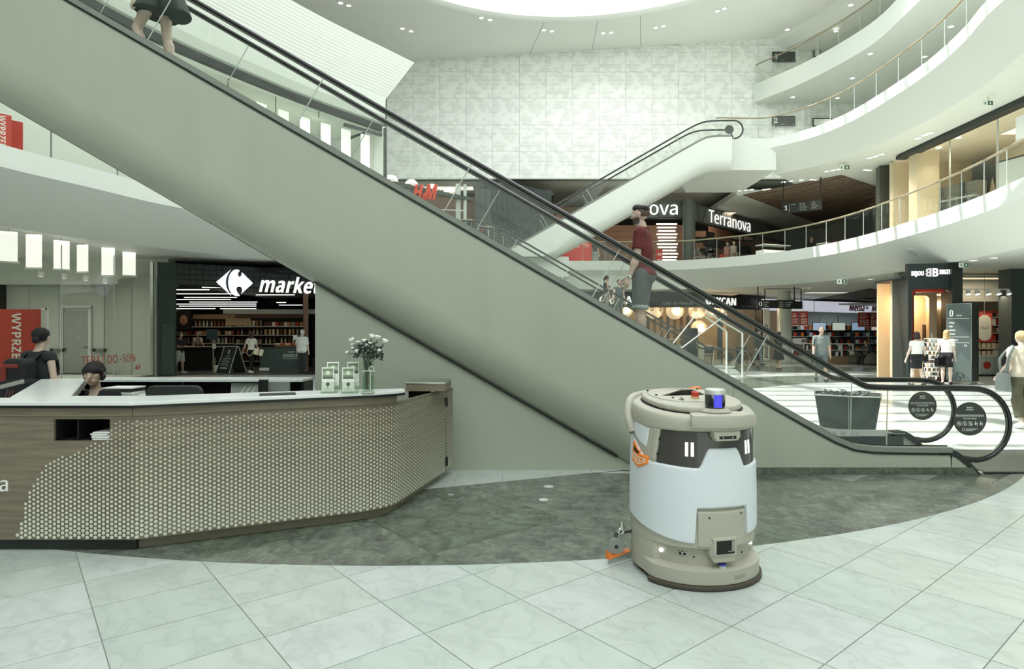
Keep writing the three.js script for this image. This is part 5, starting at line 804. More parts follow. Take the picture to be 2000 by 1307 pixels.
// woman with the backpack
const bpMats = [std(0x17191a, 0.7), std(0x7e3128, 0.8), std(0xa9a9a0, 0.7)];
{
  const pos = V(XW(76, 6.95), 0, 6.95), turn = facing(0.22, -1);
  person('woman in sleeveless dark top and jeans behind the desk, wearing a backpack', pos, turn, { h: 1.62, fem: true, fat: 0.02, wide: 1.1, cell: 0.0125, headCell: 0.009, armL: [0.35, 0.3, 0.4], armR: [-0.1, 0.32, 0.5], legL: [0.2, 0.15, 0.02], legR: [-0.2, 0.2, 0.02], top: { color: 0x262d2e, sleeve: 0.12, hem: 0.88 }, legsWear: [0x4f6068, 1.95, 0.01], shoes: 0x222222, hair: [0x13100f, { bun: [-0.035, 0.036], nape: -0.06 }], skin: 'a', headYaw: 0.3 });
  const b = thing('backpack', 'black and red sports backpack with a white stripe on the woman by the red poster', 'backpack', pos, turn), k = 1.62 / 1.76, f = (x, y, z) => Math.max(Math.abs(x) - 0.165 + 0.03 * Math.abs(z + 0.24), Math.abs(y - 1.13) - 0.235, Math.abs(z + 0.235) - 0.1);
  const rb = (hx, hy, hz, c, r) => (x, y, z) => { const a = Math.max(Math.abs(x - c[0]) - hx + r, 0), d = Math.max(Math.abs(y - c[1]) - hy + r, 0), e = Math.max(Math.abs(z - c[2]) - hz + r, 0); return Math.hypot(a, d, e) - r; };
  b.scale.setScalar(k); b.rotation.z = 0.0;
  mesh('pack', sdfMesh((x, y, z) => Math.min(rb(0.17, 0.24, 0.1, [0, 1.16, -0.235], 0.07)(x, y, z), rb(0.2, 0.14, 0.12, [-0.02, 1.02, -0.25], 0.06)(x, y, z)), [-0.3, 0.8, -0.42], [0.3, 1.45, -0.08], 0.012), bpMats[0], b);
  mesh('red_panel', [rbx(0.09, 0.3, 0.03, 0.014, 0.115, 1.14, -0.345), rbx(0.24, 0.05, 0.03, 0.014, 0.02, 1.31, -0.335, 0, 0)].map((g) => g), bpMats[1], b);
  mesh('white_stripe', rbx(0.34, 0.052, 0.03, 0.01, 0, 0, 0).rotateZ(-0.22).translate(-0.04, 1.1, -0.36), bpMats[2], b);
  for (let q = 0; q < 3; q++) mesh('logo_bar', rbx(0.018, 0.1, 0.01, 0.004).rotateZ(0.35).translate(-0.06 + q * 0.04, 0.985, -0.372), std(0x6f4a44, 0.8), b);
  for (const s of [1, -1]) mesh('shoulder_strap', tube([new THREE.Vector3(s * 0.1, 1.36, -0.17), new THREE.Vector3(s * 0.11, 1.47, -0.03), new THREE.Vector3(s * 0.115, 1.42, 0.1), new THREE.Vector3(s * 0.13, 1.2, 0.13), new THREE.Vector3(s * 0.16, 1.02, -0.15)], 0.018, 30, 6), bpMats[0], b);
}
person('dark-clothed passer-by cut off by the left edge, in front of the red poster', V(-6.2, 0, 7.15), facing(1, -0.6), { h: 1.6, fem: true, cell: 0.018, top: { color: 0x202326, sleeve: 1.6, hem: 0.85 }, legsWear: [0x25282c, 1.95, 0.01], shoes: 0x1a1a1a, hair: [0x241b16, { long: 0.12 }], skin: 'b' });
// couple on the far escalator
{ const dk = (X) => 0.577 * (9.0 - X - 1.397); person('dark-haired woman in a black vest riding the distant escalator', V(3.79, dk(3.79) + 0.03, 24.75), facing(1, -0.3), { h: 1.68, fem: true, cell: 0.024, top: { color: 0x1c1e1f, sleeve: 0, hem: 0.93, tank: 1 }, legsWear: [0x9a9488, 1.95, 0.006], shoes: 0x333333, hair: [0x2a1f19, { tail: 0.1 }], skin: 'b', armL: [0.5, 0.1, 0.7] });
  person('bearded man in a grey vest riding the distant escalator beside the woman', V(4.29, dk(4.29) + 0.03, 24.65), facing(0.5, 1), { h: 1.8, cell: 0.024, top: { color: 0x596262, sleeve: 0, hem: 0.9 }, legsWear: [0x6c706b, 1.95, 0.006], shoes: 0x333333, hair: [0x241d18, {}], beard: true, skin: 'a', armR: [0, 0.3, 0.4] }); }
// people on the ground floor, right
person('man in a grey short-sleeved shirt and denim shorts walking towards the big escalator', V(XW(1604, 20.3), 0, 20.3), facing(-0.25, 1), { h: 1.8, cell: 0.02, armL: [-0.1, 0.14, 0.25], armR: [0.18, 0.14, 0.2], legL: [0.2, 0.1, 0.02], legR: [-0.18, 0.25, 0.02], top: { color: 0x717b78, sleeve: 0.8, hem: 0.82 }, collar: 0x727c79, legsWear: [0x59676b, 1.05, 0.02], shoes: 0x25282a, hair: [0x5a5147, {}], skin: 'b' });
{ const p = V(XW(1604, 20.3), 0, 20.3); const b = thing('shoulder_bag', 'narrow black bag hanging from the shoulder of the man in grey', 'bag', p, facing(-0.25, 1)); mesh('pouch', rbx(0.07, 0.3, 0.2, 0.03, -0.27, 0.78, 0.05), M.black, b); mesh('strap', tube([new THREE.Vector3(-0.26, 0.92, 0.05), new THREE.Vector3(-0.22, 1.3, 0.1), new THREE.Vector3(-0.17, 1.49, 0.0), new THREE.Vector3(-0.22, 1.25, -0.12), new THREE.Vector3(-0.27, 0.92, 0.03)], 0.014, 30, 6), M.black, b); }
person('woman in a dark patterned dress looking at her phone beside the mosaic column', V(XW(1521, 26.8), 0, 26.8), facing(0.8, -0.6), { h: 1.66, fem: true, cell: 0.022, dress: { color: std(0xffffff, 0.9, { map: dataTex(64, (u, v) => { const k = n2(u * 22, v * 22) > 0.45 ? 120 : 34; return [k, k, k]; }) }), hem: 0.46, flare: 0.07, sleeve: 0.5 }, armL: [0.6, 0.05, 1.5], armR: [0.5, 0.05, 1.6], shoes: 0x5c4030, hair: [0x1b1512, { long: 0.16 }], skin: 'b', legL: [0.1, 0.1, 0.02], legR: [-0.1, 0.1, 0.02] });
person('woman in a white top and black skirt walking away towards the jewellery portal', V(XW(1791, 18.4), 0, 18.4), facing(0.15, -1), { h: 1.62, fem: true, fat: 0.008, cell: 0.02, top: { color: 0xe9ebe6, sleeve: 0.35, hem: 0.96 }, skirt: [0x17181a, 0.56, 0.0], legL: [0.16, 0.1, 0.02], legR: [-0.16, 0.25, 0.02], armL: [0.1, 0.22, 0.15], armR: [-0.1, 0.2, 0.1], shoes: 0x33302d, hair: [0x2a1d16, { long: 0.1 }], skin: 'c' });
{ const b = thing('shoulder_bag', 'dark bag at the right side of the woman in white top', 'bag', V(XW(1791, 18.4), 0, 18.4), facing(0.15, -1)); mesh('pouch', rbx(0.08, 0.26, 0.24, 0.04, -0.25, 0.84, 0.03), M.black, b); mesh('strap', tube([new THREE.Vector3(-0.24, 0.94, 0.03), new THREE.Vector3(-0.2, 1.2, -0.1), new THREE.Vector3(-0.13, 1.35, 0.0), new THREE.Vector3(-0.22, 1.1, 0.12)], 0.012, 24, 6), M.black, b); }
person('blonde woman in a white blouse and black skirt half hidden by the directory pillar', V(XW(1849, 18.9), 0, 18.9), facing(0.55, -0.8), { h: 1.68, fem: true, cell: 0.02, top: { color: 0xeceae2, sleeve: 0.5, hem: 0.96 }, skirt: [0x1b1c1f, 0.55, 0.0], legL: [0.12, 0.1, 0.02], legR: [-0.12, 0.2, 0.02], shoes: 0x2c2a28, hair: [0xb99d72, { long: 0.26 }], skin: 'c', armL: [-0.1, 0.25, 0.3] });
{ const p = V(XW(1836, 18.7), 0, 18.7), b = thing('handbag', 'black handbag carried by the blonde woman next to the directory pillar', 'bag', p, 0.5); mesh('pouch', rbx(0.42, 0.32, 0.14, 0.05, 0, 0.72, 0), M.black, b); for (const z of [0.05, -0.05]) mesh('handle', new THREE.TorusGeometry(0.12, 0.012, 6, 16, PI).translate(0, 0.87, z), M.black, b); }
{ const p = V(XW(1996, 10.2), 0, 10.2), a = facing(0.25, -1);
  person('blonde woman in olive trousers and pale top at the right edge, walking away', p, a, { h: 1.6, fem: true, fat: 0.022, wide: 1.05, cell: 0.015, top: { color: 0xd7cdb9, sleeve: 0.45, hem: 0.9 }, legsWear: [0x605e4a, 1.75, 0.03], shoes: 0xd8d5cb, hair: [0xc3ab80, { bun: [0.02, 0.05] }], skin: 'c', armL: [-0.25, 0.3, 0.9], armR: [0.1, 0.2, 0.4], legL: [-0.15, 0.2, 0.02], legR: [0.15, 0.1, 0.02] });
  const b = thing('shoulder_bag', 'grey shoulder bag hanging beside the woman at the right edge', 'bag', p, a); mesh('pouch', sdfMesh((x, y, z) => Math.hypot(Math.max(Math.abs(x - 0.28) - 0.02, 0), Math.max(Math.abs(y - 0.76) - 0.12, 0), Math.max(Math.abs(z + 0.03) - 0.13 + (y - 0.72) * 0.2, 0)) - 0.035, [0.1, 0.4, -0.4], [0.45, 1.05, 0.35], 0.015), std(0x7f8885, 0.7), b); mesh('strap', tube([new THREE.Vector3(0.28, 0.92, -0.12), new THREE.Vector3(0.24, 1.2, -0.14), new THREE.Vector3(0.14, 1.36, -0.03), new THREE.Vector3(0.25, 1.15, 0.12), new THREE.Vector3(0.28, 0.92, 0.05)], 0.02, 30, 6), std(0x767f7c, 0.7), b); }
person('shopper in a striped pale top reaching up inside the shop window by the sale poster', V(XW(1962, 23.9), 0, 23.9), facing(0.6, -0.8), { h: 1.66, fem: true, cell: 0.024, top: { color: 0xcbb79a, sleeve: 1.5, hem: 0.9 }, legsWear: [0x26282b, 1.95, 0.006], shoes: 0x222222, hair: [0xa98d66, { bun: [0.02, 0.04] }], skin: 'c', armL: [2.5, 0.2, 0.3], armR: [2.0, 0.1, 0.5] });
person('person in dark jacket and jeans walking beside the distant escalator foot', V(XW(1481, 30.6), 0, 30.6), facing(0.5, 1), { h: 1.74, cell: 0.024, coat: { color: 0x3d4441 }, top: { color: 0x555c58, sleeve: 0.5 }, legsWear: [0x7d8a8c, 1.95, 0.01], shoes: 0x333333, hair: [0x2a2420, {}], skin: 'b', legL: [0.2, 0.1, 0.02], legR: [-0.2, 0.2, 0.02] });
// supermarket customers
person('woman with long brown hair, white top and black leggings entering the supermarket', V(XW(491, 24.4), 0, 24.4), facing(0.25, -1), { h: 1.66, fem: true, cell: 0.021, top: { color: 0xe6e5dd, sleeve: 0.55, hem: 0.98 }, legsWear: [0x141416, 1.9, 0.004], shoes: 0xd6d6d0, hair: [0x3a281d, { long: 0.2 }], skin: 'b', armL: [-0.35, 0.3, 0.2], armR: [0.15, 0.3, 0.3], legL: [0.2, 0.15, 0.02], legR: [-0.15, 0.3, 0.02] });
{ const b = thing('shoulder_bag', 'cream striped bag on the hip of the woman entering the supermarket', 'bag', V(XW(505, 24.1), 0, 24.1), 0.2); mesh('pouch', rbx(0.34, 0.26, 0.12, 0.04).rotateZ(-0.25).translate(0, 0.86, 0), M.cream, b); mesh('stripe', rbx(0.05, 0.265, 0.125, 0.02).rotateZ(-0.25).translate(0.02, 0.86, 0), M.charcoal, b); mesh('strap', tube([new THREE.Vector3(-0.14, 0.96, 0), new THREE.Vector3(-0.3, 0.72, 0.12), new THREE.Vector3(-0.42, 0.82, 0.05), new THREE.Vector3(-0.3, 1.2, 0)], 0.01, 24, 5), M.cream, b); }
person('white-haired man in a white shirt and dark trousers at the supermarket entrance', V(XW(590, 24.6), 0, 24.6), facing(0.1, -1), { h: 1.72, fat: 0.02, cell: 0.022, top: { color: 0xdfe3de, sleeve: 0.85, hem: 0.8 }, legsWear: [0x32383a, 1.95, 0.015], shoes: 0x2a2a2a, hair: [0xd7d6cf, {}], skin: 'c' });
person('boy in pale shorts and dark shirt half hidden behind the black pillar', V(XW(351, 24.3), 0, 24.3), facing(0.9, 0.2), { h: 1.62, cell: 0.022, top: { color: 0x15171a, sleeve: 0.7, hem: 0.86 }, legsWear: [0xb3b8b0, 0.95, 0.025], shoes: 0xcfcfc9, hair: [0x1a1512, {}], skin: 'b', armL: [0.4, 0.1, 1.2], armR: [0.4, 0.1, 1.2], legL: [0.12, 0.12, 0.02], legR: [-0.15, 0.2, 0.02] });
person('cashier in a pale shirt with dark apron behind the till counter', V(XW(386, 28.6), 0, 28.6), facing(0.6, 0.8), { h: 1.66, fem: true, cell: 0.026, top: { color: 0xb9ae98, sleeve: 0.6 }, dress: { color: 0x1d1c1b, hem: 0.55, flare: 0.02, sleeve: 0 }, shoes: 0x222222, hair: [0x1f1713, { bun: [0, 0.04] }], skin: 'b', armL: [0.5, 0.1, 0.8] });
// first floor
person('shopper in a dark top and grey skirt on the first gallery beside the red banner', V(XW(1163, 33.3), 5.05, 33.3), facing(0.8, -0.6), { h: 1.64, fem: true, fat: 0.01, cell: 0.026, top: { color: 0x2f3533, sleeve: 0.5 }, skirt: [0x8b928c, 0.4, 0.06], shoes: 0x333333, hair: [0x31251e, { bun: [0.03, 0.04] }], skin: 'b' });
person('dark-haired shop assistant behind the white counters of the first gallery', V(XW(1585, 33), 5.05, 33), facing(-0.3, 1), { h: 1.72, cell: 0.026, top: { color: 0x23282a, sleeve: 0.6 }, legsWear: [0x222428, 1.95, 0.006], shoes: 0x222222, hair: [0x14110f, {}], skin: 'b', armL: [0.4, 0.1, 0.6] });
person('person in a dark shirt sitting on a beige beanbag in the electronics shop', V(XW(1692, 31.6), 0, 31.6), facing(-0.8, 0.3), { h: 1.66, cell: 0.026, sink: 0.42, top: { color: 0x4c5250, sleeve: 0.6 }, legsWear: [0x2a2d30, 1.95, 0.01], shoes: 0x2a2a2a, hair: [0x171310, { bun: [0, 0.03] }], skin: 'b', legL: [1.35, 1.2, 0.1, 0], legR: [1.35, 1.2, 0.1, 0], armL: [0.9, 0.1, 0.8], armR: [0.9, 0.1, 0.8] });
// ================================================================ LAMPS
const rectLight = (x, y, z, w, h, k, parent, col = 0xfffaf0, down = true) => { const l = new THREE.RectAreaLight(col, k, w, h); l.position.set(x, y, z); if (down) l.rotation.x = -PI / 2; l.castShadow = true; (parent || scene).add(l); return l; };
function panelLamp(name, label, X, Y, Z, w, d, k, col = 0xfffaf0, group) {     // ceiling panel: housing, glowing face, light of the same size
  const t = thing(name, label, 'lamp', V(X, Y, Z), 0, group);
  mesh('housing', bx(w + 0.06, 0.05, d + 0.06, 0, 0.035, 0), M.lightGrey, t); mesh('glowing_lamp_face', bx(w, 0.012, d, 0, 0.004, 0), glow(col, 0.9), t);
  rectLight(0, -0.012, 0, w, d, k, t, col); return t;
}
let dl0;
function downlight(px, py, Y, label, k = 2) {
  const Yf = typeof Y === 'function' ? Y : () => Y; let Z = 20; for (let i = 0; i < 12; i++) Z = (Yf(XW(px, Z)) - EYE) * F / (CY - py);
  const X = XW(px, Z), r = 0.115;
  if (!dl0) { const t = dl0 = thing('downlight', label, 'lamp', V(X, Yf(X) - 0.012, Z), 0, 'ceiling downlights'); mesh('trim_ring', new THREE.TorusGeometry(r, 0.018, 6, 18).rotateX(PI / 2), M.white2, t); mesh('lamp_lens', new THREE.CylinderGeometry(r, r, 0.012, 18), M.lampGlow, t); }
  else copy(dl0, V(X, Yf(X) - 0.012, Z), 0, label);
  const l = new THREE.SpotLight(0xfff8ea, k, 0, 0.9, 0.8); l.position.set(X, Yf(X) - 0.05, -Z); l.target.position.set(X, 0, -Z); l.shadow.radius = 4; l.castShadow = true; scene.add(l, l.target);
}
{
  const cl = (a, lab, Y, k) => a.slice().sort((p, q) => p[0] - q[0]).forEach(([x, y], i) => downlight(x, y, Y, ORD[i] + ' from the left of the ' + lab, k));
  cl([[665, 5], [681, 10], [786, 55], [803, 60], [940, 34], [957, 38], [1062, 58], [1078, 60], [1178, 64], [1194, 63], [1281, 53], [1296, 50], [1401, 21], [1415, 16]], 'paired round downlights in the white skylight ceiling', ceilY, 10);
  cl([[1538, 57], [1633, 60], [1662, 9]], 'spots in the soffit above the uppermost balustrade', 16.8, 8);
  cl([[1549, 189], [1636, 191], [1665, 152], [1700, 104], [1806, 110], [1858, 51]], 'spots in the soffit under the uppermost gallery', 13.98, 8);
  cl([[1445, 372], [1457, 371], [1468, 370], [1493, 370], [1502, 369], [1531, 355], [1545, 353], [1565, 351], [1586, 350], [1594, 351], [1615, 334], [1627, 332], [1638, 330], [1691, 331], [1699, 332], [1698, 308], [1710, 305], [1722, 301], [1793, 269], [1806, 263], [1817, 259]], 'small spots in the soffit above the first gallery', 9.02, 16);
  cl([[1568, 562], [1580, 562], [1640, 552], [1700, 545], [1902, 508], [1942, 503]], 'spots in the low soffit over the ground floor shops', 3.92, 3);
}
// ================================================================ LEFT GROUND FLOOR: EMPTY SHOP WITH RED POSTER
{
  const w = structGroup('window_1'), GX = -13.35;
  for (let k = 0; k < 4; k++) mesh('pane', bx(0.014, 4.2, 2.36, GX, 2.12, -(14.6 + k * 2.4)), M.shopGlass, w);
  for (const z of [15.8, 18.2, 20.6]) mesh('pane_joint', bx(0.02, 4.2, 0.025, GX, 2.1, -z), M.lightGrey, w);
  mesh('window_frame', bx(0.1, 4.25, 0.07, GX + 0.02, 2.12, -22.75), M.steel, w); mesh('window_sill', bx(0.12, 0.06, 9.6, GX, 0.03, -18), M.steel, w);
  const greyWall = std(0xb3bbaf, 0.7), room = structSet();
  const WZ = 24.6; let x = -23;
  for (const x1 of [-21.2, -19.3, -18.1, -16.3]) { mesh('wall_panel', bx(x1 - x - 0.015, 3.7, 0.12, (x + x1) / 2, 1.85, -WZ), greyWall, room); x = x1; }
  mesh('wall_panel', bx(1.9, 3.7, 0.1, -15.35, 1.85, -24.0, -0.52), std(0xa3ab9e, 0.7), room); mesh('wall_panel', bx(1.55, 3.7, 0.1, -13.9, 1.85, -23.2, -0.52), std(0xa9b1a4, 0.7), room);
  mesh('bulkhead', bx(10, 1.0, 0.5, -18.4, 4.02, -24.2), M.fascia, room); mesh('wall_panel', bx(0.2, 4.3, 12, -23, 2.1, -18.6), greyWall, room);
  mesh('room_floor', bx(9.8, 0.02, 12, -18.2, 0.0, -18.8), M.lightGrey, room);
  const d = thing('door', 'pale closed door in the grey back wall behind the shop window', 'door', V(XW(149, 24.5), 0, 24.5)); mesh('door_leaf', rbx(0.98, 2.5, 0.05, 0.01, 0, 1.25, 0), std(0x939b91, 0.6), d);
  for (const s of [-1, 1]) mesh('jamb', bx(0.12, 2.62, 0.09, s * 0.56, 1.31, 0.01), M.lightGrey, d); mesh('lintel', bx(1.24, 0.12, 0.09, 0, 2.66, 0.01), M.lightGrey, d); mesh('handle', bx(0.12, 0.03, 0.06, 0.4, 1.05, 0.06), M.steel, d);
  for (const [k, px] of [[0, 112], [1, 195]]) { const s = thing('wall_shelf', ['short grey shelf left of the pale door', 'short grey shelf right of the pale door'][k], 'shelf', V(XW(px, 24.4), 1.0, 24.35)); mesh('board', rbx(0.62, 0.03, 0.25, 0.006, 0, 0, 0), M.grey, s); for (const q of [-0.22, 0.22]) mesh('bracket', bx(0.02, 0.12, 0.16, q, -0.07, -0.02), M.greyDark, s); }
  // hanging light panels and their spots
  const px = [[16, 452, 510], [66, 458, 522], [120, 470, 525], [161, 478, 530], [211, 483, 537], [252, 490, 537]];
  px.forEach(([x0, ya, yb], i) => { const Z = 13.55 / ((CX - x0) / F) + 0.3, h = (yb - ya) / F * Z, t = thing('light_panel', ['leftmost', 'second from the left', 'third from the left', 'fourth from the left', 'second from the right', 'rightmost'][i] + ' of the six white hanging light panels in the shop window', 'lamp', V(XW(x0, Z), YW(yb, Z), Z), [0.5, 0.2, 0.7, -0.2, 0.2, 0.6][i]); mesh('glowing_lamp_face', rbx(0.4, h, 0.05, 0.012, 0, h / 2, 0), glow(0xfffdf4, 0.75), t); mesh('bottom_bar', bx(0.46, 0.045, 0.07, 0, -0.03, 0), M.white2, t); mesh('hanger', cy(0.008, 0.008, 0.3, 0, h + 0.12, 0, 6), M.grey, t); });
  rectLight(-17.6, 3.4, -21.4, 5, 0.5, 8.0); rectLight(-16.6, 3.6, -19.4, 0.5, 4, 5.0);
  [[80, 533], [125, 537], [168, 541], [206, 546]].forEach(([qx, qy], i) => { const Z = 22.6, t = thing('spotlight', ['first', 'second', 'third', 'last'][i] + ' small white spotlight from the left under the light panels', 'lamp', V(XW(qx, Z), YW(qy, Z), Z)); mesh('head', new THREE.CylinderGeometry(0.09, 0.11, 0.2, 16).rotateZ(-0.4).rotateX(0.5), M.white2, t); mesh('lamp_lens', new THREE.CylinderGeometry(0.09, 0.09, 0.02, 16).translate(0, -0.11, 0).rotateZ(-0.4).rotateX(0.5), M.lampGlow, t); mesh('bracket', bar(new THREE.Vector3(0, 0.05, 0), new THREE.Vector3(0, 4.5 - t.position.y, -0.1), 0.012), M.grey, t); });
  // posters
  const post = printMat(512, 640, (c, w2, h) => { c.fillStyle = '#c8493c'; c.fillRect(0, 0, w2, h); c.save(); c.translate(180, 40); c.rotate(PI / 2); c.fillStyle = '#f6f1e6'; c.font = 'bold 150px sans-serif'; c.fillText('WYPRZEDAŻ', 0, 0, 760); c.restore(); });
  const p = thing('sale_poster', 'large red sale poster with vertical white letters behind the shop glass', 'poster', V(-14.86, 0.55, 18.5)); plateMesh('sheet', 1.32, 1.76, 0.03, post, M.red, p).position.set(0, 0.88, 0); mesh('stand_frame', [bx(0.06, 1.8, 0.05, 0.78, 0.9, -0.1), bx(0.2, 0.06, 0.05, 0.7, 1.77, -0.1)], M.white2, p); mesh('foot', bx(1.5, 0.04, 0.4, 0, -0.53, 0), M.grey, p); mesh('post', bx(0.06, 0.56, 0.04, 0, -0.26, -0.03), M.grey, p);
  const g = thing('window_lettering', 'red lettering about half price on the shop window beside the entrance', 'lettering', V(GX + 0.012, 0.6, 19.0), PI / 2); letters('TERAZ DO -50%', 0.27, 2.75, 0.004, 'letter', std(0xb8503f, 0.7), g, fontR); g.children.forEach((q) => q.position.x += 1.4);
  const g2 = thing('logo_lettering', 'tiny red logo letters in the lower right corner of the shop window', 'lettering', V(GX + 0.012, 0.3, 21.9), PI / 2); letters('4F', 0.17, 0.36, 0.004, 'letter', std(0xb8503f, 0.7), g2);
  panelLamp('ceiling_panel', 'hidden bright ceiling panel inside the empty shop with the red poster', -17.5, 4.15, 18.2, 3.2, 1.2, 7);
}
// ================================================================ SUPERMARKET
{
  const A = 0.507, base = V(-13.15, 0, 22.8), loc = (s, y, d) => new THREE.Vector3(-13.15 + s * Math.cos(A) - d * 0 - d * Math.sin(A) * -1 * -1, y, -22.8 - s * Math.sin(A) - d * Math.cos(A));
  const front = new THREE.Group(); front.name = 'wall_supermarket_front'; front.userData.kind = 'structure'; front.position.copy(base); front.rotation.y = A; scene.add(front);
  const pill = printMat(128, 512, (c, w, h) => { c.fillStyle = '#283330'; c.fillRect(0, 0, w, h); c.strokeStyle = '#4b5753'; c.lineWidth = 3; c.beginPath(); c.arc(40, 230, 60, -1.3, 0.9); c.stroke(); c.fillStyle = '#d9dcd4'; for (const [y, n] of [[322, 2], [385, 3]]) for (let k = 0; k < n; k++) { c.fillRect(52, y + k * 24, 30, 20); c.fillStyle = '#28302d'; c.fillRect(60, y + k * 24 + 5, 12, 9); c.fillStyle = '#d9dcd4'; } });
  { const m = new THREE.Mesh(bx(0.62, 4.24, 0.4, 0.3, 2.12, -0.2), [M.anthracite, M.anthracite, M.anthracite, M.anthracite, pill, M.anthracite]); m.name = 'pillar'; m.castShadow = m.receiveShadow = true; front.add(m); }
  mesh('pillar_panel', rbx(0.42, 1.9, 0.05, 0.01, 0.34, 1.0, 0.03), std(0x2c3936, 0.4), front);
  mesh('fascia', bx(5.6, 0.85, 0.35, 3.4, 3.83, -0.3), M.blackMatt, front);
  for (let i = 0; i < 23; i++) for (let j = 0; j < 4; j++) { const d = rr(0.02, 0.14); mesh('relief_block', bx(0.21, 0.185, d, 0.72 + i * 0.225, 3.53 + j * 0.2, -0.12 + d / 2), M.anthracite, front); }
  mesh('jamb', bx(0.16, 3.4, 0.3, 5.35, 1.7, -0.3), std(0x6d4c3a, 0.5), front);
  // sign: logo and lettering
  const s = thing('shop_sign', 'white glowing supermarket logo and lettering over the dark entrance', 'sign', base, A);
  const logoL = new THREE.Shape(); logoL.moveTo(-0.66, 0); logoL.lineTo(-0.16, 0.5); logoL.quadraticCurveTo(-0.54, 0.0, -0.16, -0.5); logoL.closePath();
  const logoR = new THREE.Shape(); logoR.moveTo(0.62, 0.0); logoR.lineTo(0.24, 0.4); logoR.bezierCurveTo(0.26, 0.2, 0.06, 0.16, 0.08, 0.34); logoR.bezierCurveTo(0.1, 0.5, 0.2, 0.42, 0.1, 0.5); logoR.bezierCurveTo(-0.12, 0.55, -0.24, 0.25, -0.24, 0); logoR.bezierCurveTo(-0.24, -0.3, -0.1, -0.58, 0.16, -0.5); logoR.lineTo(0.1, -0.44); logoR.bezierCurveTo(-0.02, -0.28, 0.02, -0.14, 0.14, -0.14); logoR.bezierCurveTo(0.28, -0.14, 0.28, -0.3, 0.22, -0.42); logoR.closePath();
  for (const sh of [logoL, logoR]) mesh('logo', extr(sh, 0.1, 0.01).translate(2.62, 3.57, 0.12), glow(0xe9ecff, 0.95), s);
  const w0 = s.children.length; letters('market', 0.62, 2.35, 0.1, 'letter', M.signGlow, s, font, 1); s.children.slice(w0).forEach((c) => { c.geometry.applyMatrix4(new THREE.Matrix4().set(1, 0.22, 0, 0, 0, 1, 0, 0, 0, 0, 1, 0, 0, 0, 0, 1)); c.position.set(4.6, 3.24, 0.12); });
  // interior
  const room = structSet();
  mesh('back_wall', bx(17, 4.2, 0.2, -12, 2.1, -40.2), M.blackMatt, room); mesh('side_wall', bx(0.2, 4.2, 16, -20.3, 2.1, -32.2), M.blackMatt, room); mesh('side_wall', bx(0.2, 4.2, 14, -7.2, 2.1, -33.4), M.blackMatt, room); mesh('ceiling', bx(14, 0.1, 15.8, -13.6, 4.12, -32.4), M.blackMatt, room); mesh('shop_floor', bx(13.6, 0.02, 16.6, -13.8, 0.0, -32.0), phys(0x4a5049, 0.3), room); mesh('beam', bx(4.2, 0.2, 0.3, XW(530, 27.5), YW(609, 27.5), -27.5), M.grey, room);
  const strips = [[343, 392, 558], [395, 430, 561], [345, 408, 566], [343, 460, 574], [360, 462, 581], [343, 450, 585], [370, 502, 590], [343, 500, 594], [350, 500, 598], [343, 420, 603], [500, 575, 576], [540, 558, 591], [430, 500, 603], [545, 590, 596]];
  const ord = ['first', 'second', 'third', 'fourth', 'fifth', 'sixth', 'seventh', 'eighth', 'ninth', 'tenth', 'eleventh', 'twelfth', 'thirteenth', 'fourteenth'];
  strips.forEach(([a, b, y], i) => { const Z = clamp(1.95 * F / (CY - y), 23.9, 37), Yp = YW(y, Z), X0 = XW(a, Z), X1 = XW(b, Z); const t = thing('strip_light', ord[strips.map((q) => q[2] * 1000 + q[0]).sort((p, q) => p - q).indexOf(y * 1000 + a)] + ' from the top of the white strip lights under the black supermarket ceiling', 'lamp', V((X0 + X1) / 2, Yp, Z), 0, 'strip lights in the supermarket'); mesh('housing', bx(X1 - X0, 0.05, 0.09, 0, 0.04, 0), M.black, t); mesh('lamp_tube', bx(X1 - X0, 0.035, 0.07, 0, 0, 0), glow(0xfffdf0, 2.0), t); for (const q of [-0.4, 0.4]) mesh('hanger', bx(0.012, 4.09 - Yp, 0.012, q * (X1 - X0), (4.09 - Yp) / 2 + 0.03, 0), M.black, t); rectLight(0, -0.03, 0, X1 - X0, 0.07, 9, t, 0xfff0dc); });
  // shelving with goods
  const cols = [0xc9b28c, 0x8d5f3f, 0xd8d1bd, 0x6f4a30, 0xa98455, 0xe2dccb, 0x4e3a2a, 0xb59a72, 0x93a08d, 0xa8412f];
  const goodsM = cols.map((c) => std(c, 0.6)), bottle = lathe([[0, 0], [0.045, 0], [0.047, 0.16], [0.02, 0.23], [0.018, 0.29], [0.022, 0.3], [0, 0.3]], 8), box = rbx(0.15, 0.2, 0.12, 0.008, 0, 0.1, 0, 0, 0, 1), tall = rbx(0.1, 0.28, 0.1, 0.01, 0, 0.14, 0, 0, 0, 1);
  const units = [[430, 31, 2.6], [505, 30, 2.2], [560, 29.5, 2.2], [395, 33.5, 2.8]];
  const place = ['under the tan header board', 'just behind the woman in white', 'at the right end of the supermarket', 'far left behind the cashier'];
  const short = ['shelving under the tan board', 'shelving behind the white-topped woman', 'supermarket\'s right-end shelving', 'shelving behind the cashier']; let ng = 0;
